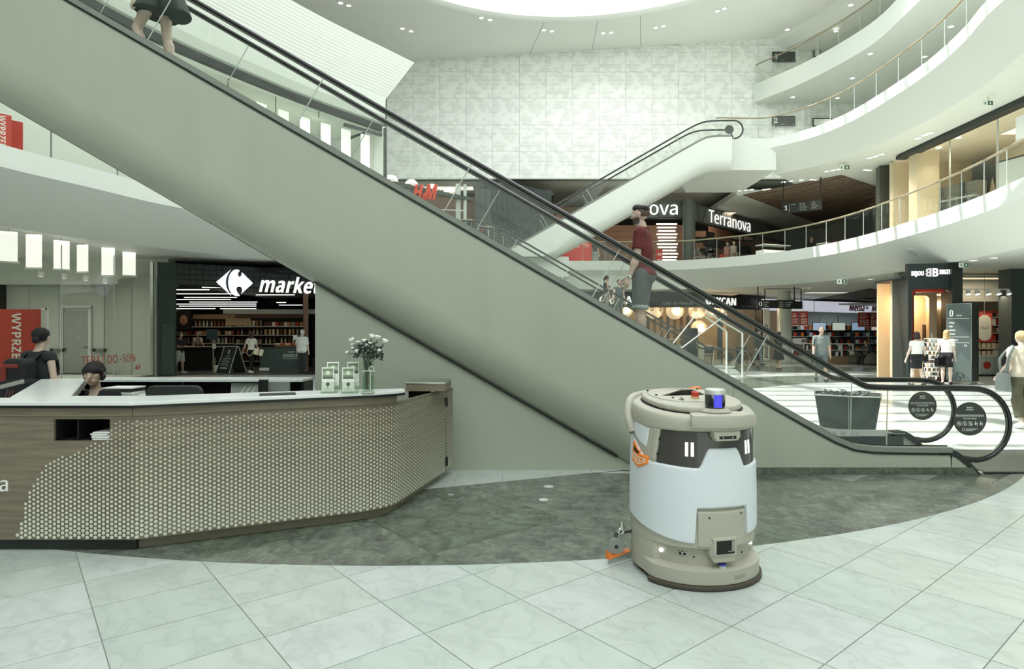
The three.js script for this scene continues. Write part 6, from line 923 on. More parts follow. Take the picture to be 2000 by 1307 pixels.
  units.forEach(([px, Z, W2], u) => {
    const t = thing('shop_shelving', 'dark supermarket shelving full of small goods, ' + place[u], 'shelf', V(XW(px, Z), 0, Z));
    for (const sx of [-1, 1]) mesh('upright', bx(0.05, 2.3, 0.45, sx * W2 / 2, 1.15, 0), M.blackMatt, t); mesh('back_board', bx(W2, 2.3, 0.04, 0, 1.15, -0.22), std(0x3a2c20, 0.7), t);
    for (let r = 0; r < 5; r++) { mesh('shelf_board', bx(W2, 0.03, 0.44, 0, 0.25 + r * 0.42, 0), std(0x5b4a38, 0.6), t); mesh('price_rail', bx(W2, 0.04, 0.012, 0, 0.25 + r * 0.42, 0.226), M.lightGrey, t);
      for (let q = 0; q < Math.floor(W2 / 0.19); q++) { if (rnd() < 0.1) continue; const kind = (r + u) % 3, m = mesh(['carton', 'bottle', 'package'][kind], [box, bottle, tall][kind], goodsM[Math.floor(rnd() * goodsM.length)]); m.position.set(XW(px, Z) - W2 / 2 + 0.12 + q * 0.19, 0.266 + r * 0.42, -Z + rr(0.02, 0.1)); m.rotation.y = rr(-0.2, 0.2); tag(m, ['small carton', 'small bottle', 'upright package'][kind] + ', ' + ORD[q] + ' from the left, ' + ORD[r] + ' shelf from below, ' + short[u], ['box', 'bottle', 'package'][kind], 'goods on the shelving ' + place[u]); ng++; } }
    mesh('header', bx(W2, 0.22, 0.06, 0, 2.45, 0.1), u === 0 ? std(0xa18561, 0.7) : std(0x4b3a2b, 0.7), t);
  });
  board('header_board', 'plain tan board hanging above the supermarket shelves', 'sign', 465, 636, 1.12, 0.33, 27.6, 0, std(0xa08a68, 0.7), (t) => { for (const q of [-0.4, 0.4]) mesh('wire', cy(0.006, 0.006, 1.8, q, 1.2, 0, 5), M.black, t); });
  const face = printMat(128, 192, (c, w, h) => { c.fillStyle = '#12100e'; c.fillRect(0, 0, w, h); c.fillStyle = '#a97c58'; c.beginPath(); c.ellipse(64, 90, 38, 52, 0, 0, 7); c.fill(); c.fillStyle = '#3a2518'; c.fillRect(36, 74, 20, 5); c.fillRect(72, 74, 20, 5); c.fillRect(58, 84, 10, 24); c.fillRect(48, 118, 34, 6); });
  { const t = board('portrait_poster', 'dark advertising poster with a face hanging at the left of the supermarket', 'poster', 359, 645, 0.62, 0.85, 27, 0, M.black); plateMesh('print', 0.56, 0.8, 0.006, face, M.black, t).position.set(0, 0.425, 0.014); mesh('wire', cy(0.006, 0.006, 1.7, 0, 1.7, 0, 5), M.black, t); }
  { const t = thing('till_counter', 'dark till counter with a pale steel top in front of the cashier', 'counter', V(XW(397, 26.6), 0, 26.6)); mesh('body', bx(1.9, 0.98, 0.6, 0, 0.49, 0), M.blackMatt, t); mesh('top', rbx(2.0, 0.05, 0.7, 0.01, 0, 1.02, 0), M.steel, t); mesh('side_panel', bx(0.05, 0.9, 0.7, 0.98, 0.45, 0), M.charcoal, t); }
  { const t = thing('a_board', 'dark pavement board with white edges and chalk writing in the supermarket entrance', 'sign', V(XW(452, 24.9), 0, 24.9), -0.45); const pr = printMat(128, 256, (c, w, h) => { c.fillStyle = '#26302f'; c.fillRect(0, 0, w, h); c.fillStyle = '#cfd5cf'; c.beginPath(); c.arc(64, 40, 9, 0, 7); c.fill(); c.fillRect(56, 52, 16, 20); c.fillRect(44, 92, 40, 5); for (let k = 0; k < 5; k++) c.fillRect(22, 114 + k * 16, 84 - (k % 2) * 20, 5); c.fillRect(24, 202, 70, 12); });
    for (const sgn of [1, -1]) { const p = plateMesh('panel', 0.72, 1.12, 0.03, pr, M.slate, t); p.position.set(0, 0.53, sgn * 0.22); p.rotation.order = 'YXZ'; p.rotation.y = sgn > 0 ? 0 : PI; p.rotation.x = -0.36; for (const q of [-0.37, 0.37]) mesh('edge', bar(new THREE.Vector3(q, 0, sgn * 0.42), new THREE.Vector3(q, 1.08, sgn * 0.03), 0.018, 6), M.lightGrey, t); mesh('edge', bar(new THREE.Vector3(-0.37, 1.07, sgn * 0.03), new THREE.Vector3(0.37, 1.07, sgn * 0.03), 0.018, 6), M.lightGrey, t); } }
  { const t = thing('collection_counter', 'grey collection counter with white lettering at the right of the supermarket', 'counter', V(XW(555, 25.6), 0, 25.6)); const pr = printMat(512, 256, (c, w, h) => { c.fillStyle = '#4a5655'; c.fillRect(0, 0, w, h); c.strokeStyle = '#3a4544'; c.lineWidth = 4; c.strokeRect(2, 2, 150, h - 4); c.fillStyle = '#d3d8d2'; c.font = 'bold 22px sans-serif'; c.fillText('PUNKT', 330, 50); c.font = 'bold 46px sans-serif'; c.fillText('ODBIORU', 265, 98); c.fillRect(265, 112, 205, 4); for (let k = 0; k < 14; k++) { c.beginPath(); c.arc(280 + (k * 37) % 150, 160 + (k * 23) % 50, 9, 0, 7); c.stroke(); } }); plateMesh('body', 1.82, 0.98, 0.55, pr, M.slate, t).position.set(0, 0.5, 0); mesh('top', rbx(1.86, 0.03, 0.62, 0.008, 0, 1.005, 0), M.charcoal, t); mesh('kick_label', bx(0.4, 0.12, 0.02, -0.72, 0.12, 0.285), M.paper, t);
    for (let k = 0; k < 5; k++) { const f = thing('fruit_crate', ['leftmost', 'second', 'middle', 'fourth', 'rightmost'][k] + ' small crate of red and pale produce on the collection counter', 'crate', V(XW(543 + k * 9.5, 25.6), 1.022, 25.6)); mesh('crate', bx(0.2, 0.1, 0.3, 0, 0.05, 0), std(0x7a5a3a, 0.7), f); tag(mesh('produce', mg([0, 1, 2, 3, 4, 5].map((q) => sp(0.045, -0.06 + (q % 3) * 0.06, 0.12, -0.06 + (q > 2 ? 0.09 : 0), 7))), k % 2 ? M.red : M.cream, f), null, null, null, 'stuff'); } }
  { const t = thing('info_screen', 'bluish screen on a thin pole beside the till counter', 'screen', V(XW(414, 25.8), 0, 25.8)); mesh('pole', cy(0.025, 0.025, 1.5, 0.05, 0.75, 0, 10), M.steel, t); mesh('screen', rbx(0.46, 0.42, 0.05, 0.01, 0, 1.55, 0), std(0x3f555c, 0.3), t); mesh('foot', cy(0.16, 0.17, 0.03, 0.05, 0.015, 0, 20), M.steelDark, t); mesh('notice', bx(0.14, 0.2, 0.01, 0.1, 1.05, 0.03), M.paper, t); }
  { const t = thing('low_post', 'short pale post with a cream box beside the pavement board', 'post', V(XW(418, 24.9), 0, 24.9)); mesh('post', bx(0.08, 0.62, 0.08, 0, 0.31, 0), std(0x8d8b7c, 0.5), t); mesh('box', rbx(0.24, 0.3, 0.2, 0.01, 0.17, 0.15, 0), M.cream, t); }
  board('small_notice', 'white notice beside the wooden jamb at the right of the supermarket entrance', 'sign', 576, 664, 0.16, 0.2, 25.2, 0, M.paper, (t) => mesh('stem', cy(0.01, 0.01, 0.2, 0, -0.08, 0, 6), M.grey, t));
  rectLight(-12.5, 3.9, -26.5, 5, 3, 0.8, null, 0xffe7c8);
}
// ================================================================ FIRST FLOOR LEFT: GLASS FRONT WITH WHITE PANELS
{
  const c = facadeCurve, w = structGroup('window_2'); let acc = 0; const cut = [0]; for (let i = 1; i < c.length; i++) { acc += Math.hypot(c[i][0] - c[i - 1][0], c[i][1] - c[i - 1][1]); if (acc > 1.25) { cut.push(i); acc = 0; } }
  for (let k = 0; k + 1 < cut.length; k++) { const a = c[cut[k]], b = c[cut[k + 1]], dx = b[0] - a[0], dz = b[1] - a[1], l = Math.hypot(dx, dz); mesh('pane', bx(l - 0.02, 3.5, 0.014, (a[0] + b[0]) / 2 - 0.06, 7.08, -(a[1] + b[1]) / 2, Math.atan2(dz, dx)), M.shopGlass, w); mesh('mullion', bx(0.025, 3.5, 0.03, a[0] - 0.06, 7.08, -a[1]), M.grey, w); }
  const back = offsetCurve(c, -1, 2.6), grp = structSet();
  mesh('back_wall', sweep(back, -1, [[0, 5.05], [0, 9.0], [0.2, 9.0], [0.2, 5.05]]), std(0xc9d2cb, 0.7), grp); { const e0 = c[c.length - 1], e1 = back[back.length - 1]; mesh('wall_return', bx(Math.hypot(e1[0] - e0[0], e1[1] - e0[1]), 3.7, 0.12, (e0[0] + e1[0]) / 2, 7.1, -(e0[1] + e1[1]) / 2, Math.atan2(e1[1] - e0[1], e1[0] - e0[0])), M.white, grp); }
  const pc = offsetCurve(c, -1, 0.6), L = [0]; for (let i = 1; i < pc.length; i++) L.push(L[i - 1] + Math.hypot(pc[i][0] - pc[i - 1][0], pc[i][1] - pc[i - 1][1]));
  let n = 0, s = 12.6; const first = thing('light_panel', 'first from the left of the tall glowing white panels behind the first-floor glass', 'lamp', V(0, 5.35, 0), 0, 'white panels behind the first-floor glass'); mesh('glowing_lamp_face', rbx(0.35, 3.35, 0.05, 0.012, 0, 1.68, 0), glow(0xfbfcf6, 0.75), first); mesh('bottom_bar', bx(0.37, 0.05, 0.07, 0, 0.0, 0), M.white2, first);
  while (s < L[L.length - 1] - 0.2) { let i = 1; while (i < L.length - 1 && L[i] < s) i++; const k = (s - L[i - 1]) / (L[i] - L[i - 1]), X = lerp(pc[i - 1][0], pc[i][0], k), Z = lerp(pc[i - 1][1], pc[i][1], k), a = Math.atan2(pc[i][1] - pc[i - 1][1], pc[i][0] - pc[i - 1][0]); if (n++) copy(first, V(X, 5.35, Z), a, (ORD[n - 1] || 'last') + ' from the left of the tall glowing white panels behind the first-floor glass'); else { first.position.copy(V(X, 5.35, Z)); first.rotation.y = a; } s += 0.78; }
  const red = printMat(128, 256, (q, w2, h) => { q.fillStyle = '#cf4c40'; q.fillRect(0, 0, w2, h); q.fillStyle = '#f4ece0'; q.save(); q.translate(34, 12); q.rotate(PI / 2); q.font = 'bold 74px sans-serif'; q.fillText('WYPRZEDAŻ', 0, 0, 330); q.restore(); });
  [[4, 285, 12.55, 'left half of the red poster pair in the first-floor window at the left edge'], [27, 289, 12.95, 'right half of the red poster pair in the first-floor window at the left edge']].forEach(([px, py, Z, lab], i) => { const t = thing('window_poster', lab, 'poster', V(XW(px, Z), 5.4, Z), 0.9); plateMesh('sheet', 0.3, 0.66, 0.02, i ? M.red : red, M.red, t).position.set(0, 0.33, 0); mesh('frame', bx(0.32, 0.02, 0.03, 0, 0.67, 0), M.white2, t); });
  [[445, 169, 'small red poster tip'], [467, 184, 'wider red poster tip']].forEach(([px, py, lab], i) => { const Z = 18.6, t = thing('window_poster', lab + ' behind the glass just over the edge of the big escalator', 'poster', V(XW(px, Z), 5.4, Z), 0.8); mesh('sheet', bx([0.12, 0.34][i], YW(py, Z) - 5.4, 0.02, 0, (YW(py, Z) - 5.4) / 2, 0), std(0xc4453a, 0.6), t); mesh('frame', bx([0.14, 0.36][i], 0.02, 0.03, 0, YW(py, Z) - 5.4, 0), M.white2, t); });
  const wf = structGroup('window_frame'); const e = c[c.length - 1]; mesh('end_post', bx(0.12, 3.6, 0.14, e[0] + 0.02, 7.1, -e[1] - 0.05), M.greyDark, wf); mesh('head_rail', sweep(c.slice(58), -1, [[0.02, 8.7], [0.02, 8.6], [0.12, 8.6], [0.12, 8.7]]), M.greyDark, wf);
  mesh('lower_box', bx(0.9, 0.3, 0.4, e[0] - 0.3, 5.9, -e[1] - 0.3), M.fascia, wf);
  rectLight(-10.6, 8.6, -15, 1.2, 5, 4); rectLight(-7.6, 8.6, -20.4, 3, 1.2, 4);
}
// ================================================================ FIRST FLOOR CENTRE
{
  const t = thing('shop_sign', 'red three-dimensional letters over the dark shop entrance beside the left glass front', 'sign', V(XW(830, 26.9), YW(376, 26.9), 26.9)); mesh('bracket', bx(0.06, 0.06, 0.7, 0.1, 0.25, -0.3), M.greyDark, t);
  const hm = [['H', -0.29, 0.5], ['&', 0.0, 0.22], ['M', 0.28, 0.5]]; for (const [ch, x, sz] of hm) { const g = text3(ch, sz, 0.12, font, 0.015); g.applyMatrix4(new THREE.Matrix4().set(0.85, 0.22, 0, x, 0, 1.25, 0, ch === '&' ? -0.2 : 0, 0, 0, 1, 0, 0, 0, 0, 1)); mesh('letter', g, std(0xdb4a34, 0.45), t); }
  
  const w = structSet(), Zs = 29;
mesh('lintel', bx(5.0, 0.16, 0.3, 0, 0, 0, PI / 4).translate(-3.75, 8.0, -27.65), M.greyDark, w); mesh('back_wall', bx(9, 4.6, 0.2, -5.6, 7.3, -36), std(0x5c4a3c, 0.7), w); mesh('interior_ceiling', bx(7.4, 0.1, 3.4, -5, 9.95, -35.0), M.white, w); mesh('side_wall', bx(0.2, 4.5, 8, -9, 7.3, -31), M.grey, w); mesh('post', bx(0.22, 3.6, 0.22, XW(895, Zs), 6.85, -Zs), M.lightGrey, w); mesh('post', bx(0.14, 3.6, 0.14, XW(908, Zs), 6.85, -Zs - 0.1), M.lightGrey, w);
  [0.24, 0.98, 1.81, 2.5].forEach((u, i) => { const d = thing('dome_lamp', ['leftmost', 'second', 'third', 'rightmost'][i] + ' white dome lamp resting on the lintel behind the red shop letters', 'lamp', V(-5.4 + u, 8.08, 26 + u)); mesh('lamp_shade', new THREE.SphereGeometry(0.3, 20, 10, 0, PI * 2, 0, PI / 2).scale(1, 0.95, 1), phys(0xf3f2ec, 0.9, { transmission: 0.4, thickness: 0 }), d); mesh('base_ring', new THREE.TorusGeometry(0.29, 0.02, 6, 24).rotateX(PI / 2).translate(0, 0.01, 0), M.grey, d); mesh('lamp_bulb', sp(0.06, 0, 0.1, 0), M.warmGlow, d); const l = new THREE.PointLight(0xfff0da, 1.6); l.position.set(0, 0.1, 0); l.castShadow = true; d.add(l); });
  const dark = structSet(); const z0 = 31.2;
  for (let k = 0; k < 14; k++) mesh('wall_board', bx(0.27, 3.9, 0.1 + (k % 2) * 0.02, XW(940, z0) + k * 0.28 - 0.2, 7.0, -(z0 + k * 0.02)), k < 3 ? M.greyDark : std(0x333a36, 0.6), dark);
  mesh('dark_ceiling', extr([[-1.75, 9.2], [-0.4, 9.55], [2.2, 8.95], [2.2, 8.8], [-1.75, 8.8]], 4).translate(0, 0, -36), M.charcoal, dark);
  mesh('brown_wall', bx(2.6, 3.6, 0.2, 3.4, 7.0, -35), std(0x6d5744, 0.7), dark); mesh('brown_wall', bx(0.35, 3.6, 0.25, 2.7, 7.0, -34.8), std(0x8b4a38, 0.6), dark);
  panelLamp('ceiling_panel', 'bright ceiling panel behind the red shop letters on the first gallery', -4.2, 9.85, 34.9, 4, 0.8, 5);
  // clothes rails just over the edge
  for (let k = 0; k < 2; k++) { const r = thing('clothes_rail', ['clothes rail with a wooden bar', 'second clothes rail carrying dark garments'][k] + ' on the first gallery above the escalator edge', 'rail', V(XW(900 + k * 45, 26.5), 5.05, 26.5)); for (const s of [-0.45, 0.45]) mesh('post', cy(0.02, 0.02, 1.45 - k * 0.3, s, 0.72 - k * 0.15, 0, 8), M.steel, r); mesh('bar', bar(new THREE.Vector3(-0.5, 1.45 - k * 0.3, 0), new THREE.Vector3(0.5, 1.45 - k * 0.3, 0), 0.028), M.gold, r); for (let q = 0; q < 6; q++) mesh('garment', rbx(0.05, 0.6, 0.34, 0.02, -0.36 + q * 0.14, 1.1 - k * 0.3, 0), [M.charcoal, M.grey, M.red, M.black, M.lightGrey, M.greyDark][q], r); }
  // red banner wall
  board('red_banner', 'large slanted red sale banner at the left of the wood-clad shop', 'banner', 1122, 522, 1.9, 2.0, 34.2, -0.05, std(0xd0372a, 0.6), (t2) => mesh('print', text3('SALE %', 0.3, 0.01).translate(0.1, 1.25, 0.02), std(0xe9b4a6, 0.7), t2));
}
// ---------------- wood-clad fashion shop
{
  const col = struct('column', cy(0.34, 0.34, 4.05, XW(1346, 34.3), 7.03, -34.3, 32), std(0x545a52, 0.45));
  const s1 = thing('shop_sign', 'left fascia with white glowing fashion shop lettering, partly hidden by the white escalator', 'sign', V(XW(1335, 34.6), 8.14, 34.6)); const boardM = std(0x5d6259, 0.5);
  mesh('fascia_board', bx(5.6, 0.92, 0.12, -2.8, 0.46, -0.1), boardM, s1); for (let k = 0; k < 9; k++) mesh('seam', bx(0.03, 0.9, 0.03, -0.3 - k * 0.6, 0.46, -0.03, 0, 0, (k % 3 - 1) * 0.4), M.greyDark, s1); mesh('lower_rail', bx(5.6, 0.08, 0.16, -2.8, -0.02, -0.06), M.charcoal, s1);
  const n1 = s1.children.length; letters('Terranova', 0.74, 5.0, 0.05, 'letter', M.signGlow, s1, fontR, 1); s1.children.slice(n1).forEach((c) => c.position.set(-2.75, 0.16, 0.02));
  const dx = 9.1, dz = 8.5, A = Math.atan2(dz, dx), s2 = thing('shop_sign', 'right receding fascia with white glowing fashion shop lettering beside the dark column', 'sign', V(9.95, 8.0, 34.5), A), len = Math.hypot(dx, dz);
  mesh('fascia_board', bx(len, 1.0, 0.12, len / 2, 0.5, -0.1), boardM, s2); for (let k = 0; k < 18; k++) mesh('seam', bx(0.03, 0.98, 0.03, 0.4 + k * 0.66, 0.5, -0.03, 0, 0, k === 2 ? -0.5 : k === 1 ? 0.3 : 0), M.greyDark, s2); mesh('lower_rail', bx(len, 0.08, 0.16, len / 2, -0.02, -0.06), M.charcoal, s2);
  const n2_ = s2.children.length; letters('Terranova', 0.74, 5.3, 0.03, 'letter', M.signGlow, s2, fontR, 1); s2.children.slice(n2_).forEach((c) => c.position.set(4.75, 0.14, 0.02));
  const w = structGroup('wall_wood');
  for (let r = 0; r < 9; r++) for (let q = 0; q < 5; q++) { const off = (r % 2) * 0.9; mesh('plank', bx(1.78, 0.35, 0.05, 3.6 + q * 1.8 + off - 0.6, 5.25 + r * 0.36, -(38 + rr(0, 0.015))), M.woodPanel, w); }
  for (let r = 0; r < 9; r++) for (let q = 0; q < 5; q++) { const s = 1.2 + q * 2.3 + (r % 2) * 0.8; mesh('plank', bx(2.28, 0.35, 0.05, 0, 0, 0, A).translate(12.2 + s * Math.cos(A), 5.25 + r * 0.36, -(38.2 + s * Math.sin(A))), M.woodPanel, w); }
  mesh('dark_band', bx(6, 0.5, 0.1, 0, 0, 0, A).translate(13.6, 7.1, -38.6), M.blackMatt, w); mesh('shop_floor', bx(16, 0.02, 12, 9, 5.06, -40), M.woodBrown, w);
  for (let k = 0; k < 12; k++) { const Z = 36.6, y = 438 + k * 6.6 - k * k * 0.02, t = thing('led_bar', ORD[k] + ' from the top of the stacked white light bars on the wooden wall', 'lamp', V(XW(1302 + k * 0.2, Z), YW(y, Z), Z), 0, 'light bars on the wooden wall'); mesh('lamp_tube', rbx(1.25 - (k % 3) * 0.12, 0.09, 0.06, 0.03, 0, 0, 0.02), M.ledGlow, t); mesh('backplate', bx(1.2, 0.04, 0.03, 0, 0, -0.03), M.lightGrey, t); rectLight(0, 0, 0.07, 1.2, 0.09, 3, t, 0xfffdf4, false).rotation.y = PI; }
  const pct = printMat(64, 192, (c, w2, h) => { c.fillStyle = '#c23a30'; c.fillRect(0, 0, w2, h); c.fillStyle = '#f5e9df'; c.font = 'bold 34px sans-serif'; for (let k = 0; k < 3; k++) c.fillText('-50', 4, 56 + k * 56); });
  [[1288, 511, 34.9, 'tall red discount strip beside the stacked light bars'], [1411, 505, 35.5, 'red discount board in the middle of the wood-clad shop'], [1468, 500, 36.5, 'red discount board near the white counters']].forEach(([px, py, Z, lab], i) => { const t = thing('discount_board', lab, 'sign', V(XW(px, Z), 5.07, Z)), h = [1.15, 0.95, 0.9][i]; plateMesh('sheet', 0.34, h, 0.02, pct, M.red, t).position.set(0, h / 2 + 0.15, 0); mesh('stand', cy(0.015, 0.015, 0.2, 0, 0.1, 0, 8), M.grey, t); mesh('foot', cy(0.12, 0.13, 0.02, 0, 0.01, 0, 14), M.grey, t); });
  const men = printMat(512, 96, (c, w2, h) => { c.fillStyle = '#2d241d'; c.fillRect(0, 0, w2, h); c.fillStyle = '#e8d9bd'; c.font = 'bold 66px sans-serif'; c.fillText('ODZIEŻ MĘSKA', 10, 72, 490); });
  { const t = thing('department_sign', 'warm-lit department lettering on the back wall of the wood-clad shop', 'sign', V(XW(1452, 40), YW(471, 40), 40), 0.35); plateMesh('print', 1.75, 0.42, 0.05, men, M.woodBrown, t).position.set(0, 0.2, 0); mesh('rail', bx(1.9, 0.04, 0.06, 0, 0.44, 0), M.black, t); }
  // display figures
  const mann = (px, Z, lab, hex, pose) => { person(lab, V(XW(px, Z), 5.4, Z), 0.3, { h: 1.6, fem: true, cell: 0.028, top: { color: hex, sleeve: 0.4 }, skirt: [hex === 0xd9a79a ? 0xc98f84 : 0x9c8f80, 0.5, 0.04], skin: 'c', shoes: 0xb09a8c, hair: [0xcdbfae, {}] }); const g = scene.children[scene.children.length - 1]; g.name = numbered('mannequin'); g.userData.category = 'mannequin'; const p = thing('plinth', 'low plinth under the ' + lab, 'plinth', V(XW(px, Z), 5.06, Z)); mesh('block', rbx(0.6, 0.3, 0.6, 0.02, 0, 0.15, 0), M.lightGrey, p); mesh('top', rbx(0.62, 0.03, 0.62, 0.008, 0, 0.315, 0), M.white2, p); };
  mann(1420, 36.4, 'mannequin in a pink top in the wood-clad shop', 0xd9a79a); mann(1433, 36.1, 'mannequin in a pale top beside the pink one', 0xd8cbb8);
  { const t = thing('display_garment', 'tall sand-coloured garment display next to the dark column', 'display', V(XW(1362, 33.6), 5.05, 33.6)); tag(mesh('foliage', mg(Array.from({ length: 90 }, () => { const y = rr(0.2, 1.25), r = 0.42 * (1.35 - y) / 1.2 + 0.06, a = rr(0, 6.3); return new THREE.TetrahedronGeometry(rr(0.05, 0.1)).rotateY(a).translate(r * Math.cos(a) * rnd(), y, r * Math.sin(a) * rnd()); })), std(0x7c776a, 0.8), t), null, null, null, 'stuff'); mesh('base', cy(0.25, 0.28, 0.2, 0, 0.1, 0, 20), M.grey, t); }
  { const t = thing('pushchair', 'black pushchair parked in front of the wood-clad shop', 'pushchair', V(XW(1387, 33.2), 5.05, 33.2), 0.6); mesh('seat', [rbx(0.4, 0.5, 0.14, 0.05, 0, 0.72, -0.12, 0, 0.4), rbx(0.4, 0.12, 0.42, 0.05, 0, 0.5, 0.12)], M.black, t); mesh('hood', new THREE.SphereGeometry(0.28, 16, 10, 0, PI * 2, 0, PI / 2).rotateX(-0.5).translate(0, 0.92, -0.05), M.black, t); for (const x of [-0.2, 0.2]) { mesh('frame_bar', bar(new THREE.Vector3(x, 0.15, 0.35), new THREE.Vector3(x, 1.05, -0.4), 0.015), M.charcoal, t); for (const z of [0.35, -0.3]) mesh('wheel', new THREE.TorusGeometry(0.11, 0.03, 8, 18).rotateY(PI / 2).translate(x, 0.14, z), M.black, t); } mesh('handle', bar(new THREE.Vector3(-0.2, 1.05, -0.4), new THREE.Vector3(0.2, 1.05, -0.4), 0.018), M.charcoal, t); }
  { const t = thing('wooden_stand', 'small pale wooden house-shaped stand behind the man in red', 'stand', V(XW(1262, 33.8), 5.06, 33.8)); mesh('shell', extr(shapeOf([[-0.2, 0.0], [0.2, 0], [0.2, 0.4], [0, 0.58], [-0.2, 0.4]]), 0.25, 0.01, [[[-0.13, 0.06], [0.13, 0.06], [0.13, 0.36], [0, 0.48], [-0.13, 0.36]]]), std(0xcdb48a, 0.6), t); mesh('leg', bx(0.3, 0.02, 0.2, 0, -0.0, 0.12), M.woodBrown, t); }
  for (let k = 0; k < 2; k++) { const px = [1510, 1632][k], Z = [31.6, 31.3][k], t = thing('display_counter', ['white display counter with round hole at the end of the wood-clad shop', 'long white glass-topped display counter in front of the shop assistant'][k], 'counter', V(XW(px, Z), 5.05, Z), 0.35 + k * 0.15); const W2 = [1.7, 2.2][k]; mesh('body', rbx(W2, 0.8, 0.6, 0.02, 0, 0.4, 0), M.white2, t); mesh('glass_top', bx(W2, 0.25, 0.58, 0, 0.93, 0), M.glass, t); mesh('top_frame', rbx(W2 + 0.04, 0.03, 0.64, 0.01, 0, 1.07, 0), M.lightGrey, t); for (let q = 0; q < 3; q++) mesh('front_panel', rbx(W2 / 3 - 0.06, 0.4, 0.02, 0.02, -W2 / 3 + q * W2 / 3, 0.45, 0.31), q === 1 ? M.charcoal : M.lightGrey, t); }
  panelLamp('ceiling_panel', 'bright ceiling panel inside the wood-clad shop, hidden by the fascia', 7.6, 8.95, 35.6, 3.5, 0.6, 6, 0xffe6cc); panelLamp('ceiling_panel', 'bright ceiling panel behind the receding fascia of the wood-clad shop', 12.6, 8.95, 37.6, 2, 0.6, 8, 0xffe6cc);
}
// dark wooden ceiling field and hanging board "1"
{
  const pts = [[12.3, 32.7], [15.4, 28.7], [21.4, 33.3], [20.6, 41.3]], w = structGroup('ceiling_wood');
  const rows = 16; for (let k = 0; k < rows; k++) { const a = mix2(pts[0], pts[3], k / rows), b = mix2(pts[1], pts[2], k / rows), a2 = mix2(pts[0], pts[3], (k + 0.97) / rows), b2 = mix2(pts[1], pts[2], (k + 0.97) / rows); mesh('ceiling_board', polyPiece([a, b, b2, a2], 9.005, 0.03, k * 0.37, k * 0.21, 0.5), M.woodDarkCeil, w); }
  function mix2(a, b, t) { return [lerp(a[0], b[0], t), lerp(a[1], b[1], t)]; }
  const A = Math.atan2(-1.3, 1.25), t = thing('hanging_sign', 'black hanging direction board with the number 1 under the dark wooden ceiling', 'sign', V(XW(1528, 30), 7.45, 30), A * 0.75);
  const pr = printMat(512, 160, (c, w2, h) => { c.fillStyle = '#141614'; c.fillRect(0, 0, w2, h); c.fillStyle = '#e6e9e3'; c.font = 'bold 100px serif'; c.fillText('1', 24, 112); c.fillRect(96, 20, 3, 120); c.font = '17px sans-serif'; ['sklepy', 'toalety', 'bankomat', 'parking'].forEach((q, k) => { c.fillText(q, 250, 40 + k * 30); c.fillText(q + ' →', 380, 36 + k * 30); }); c.fillRect(120, 34, 60, 4); c.fillRect(236, 20, 3, 120); });
  plateMesh('board', 1.75, 0.5, 0.06, pr, M.black, t).position.set(0.87, 0.25, 0); for (const x of [0.05, 1.7]) mesh('rod', bx(0.05, 1.05, 0.05, x, 1.02, 0), M.black, t);
}
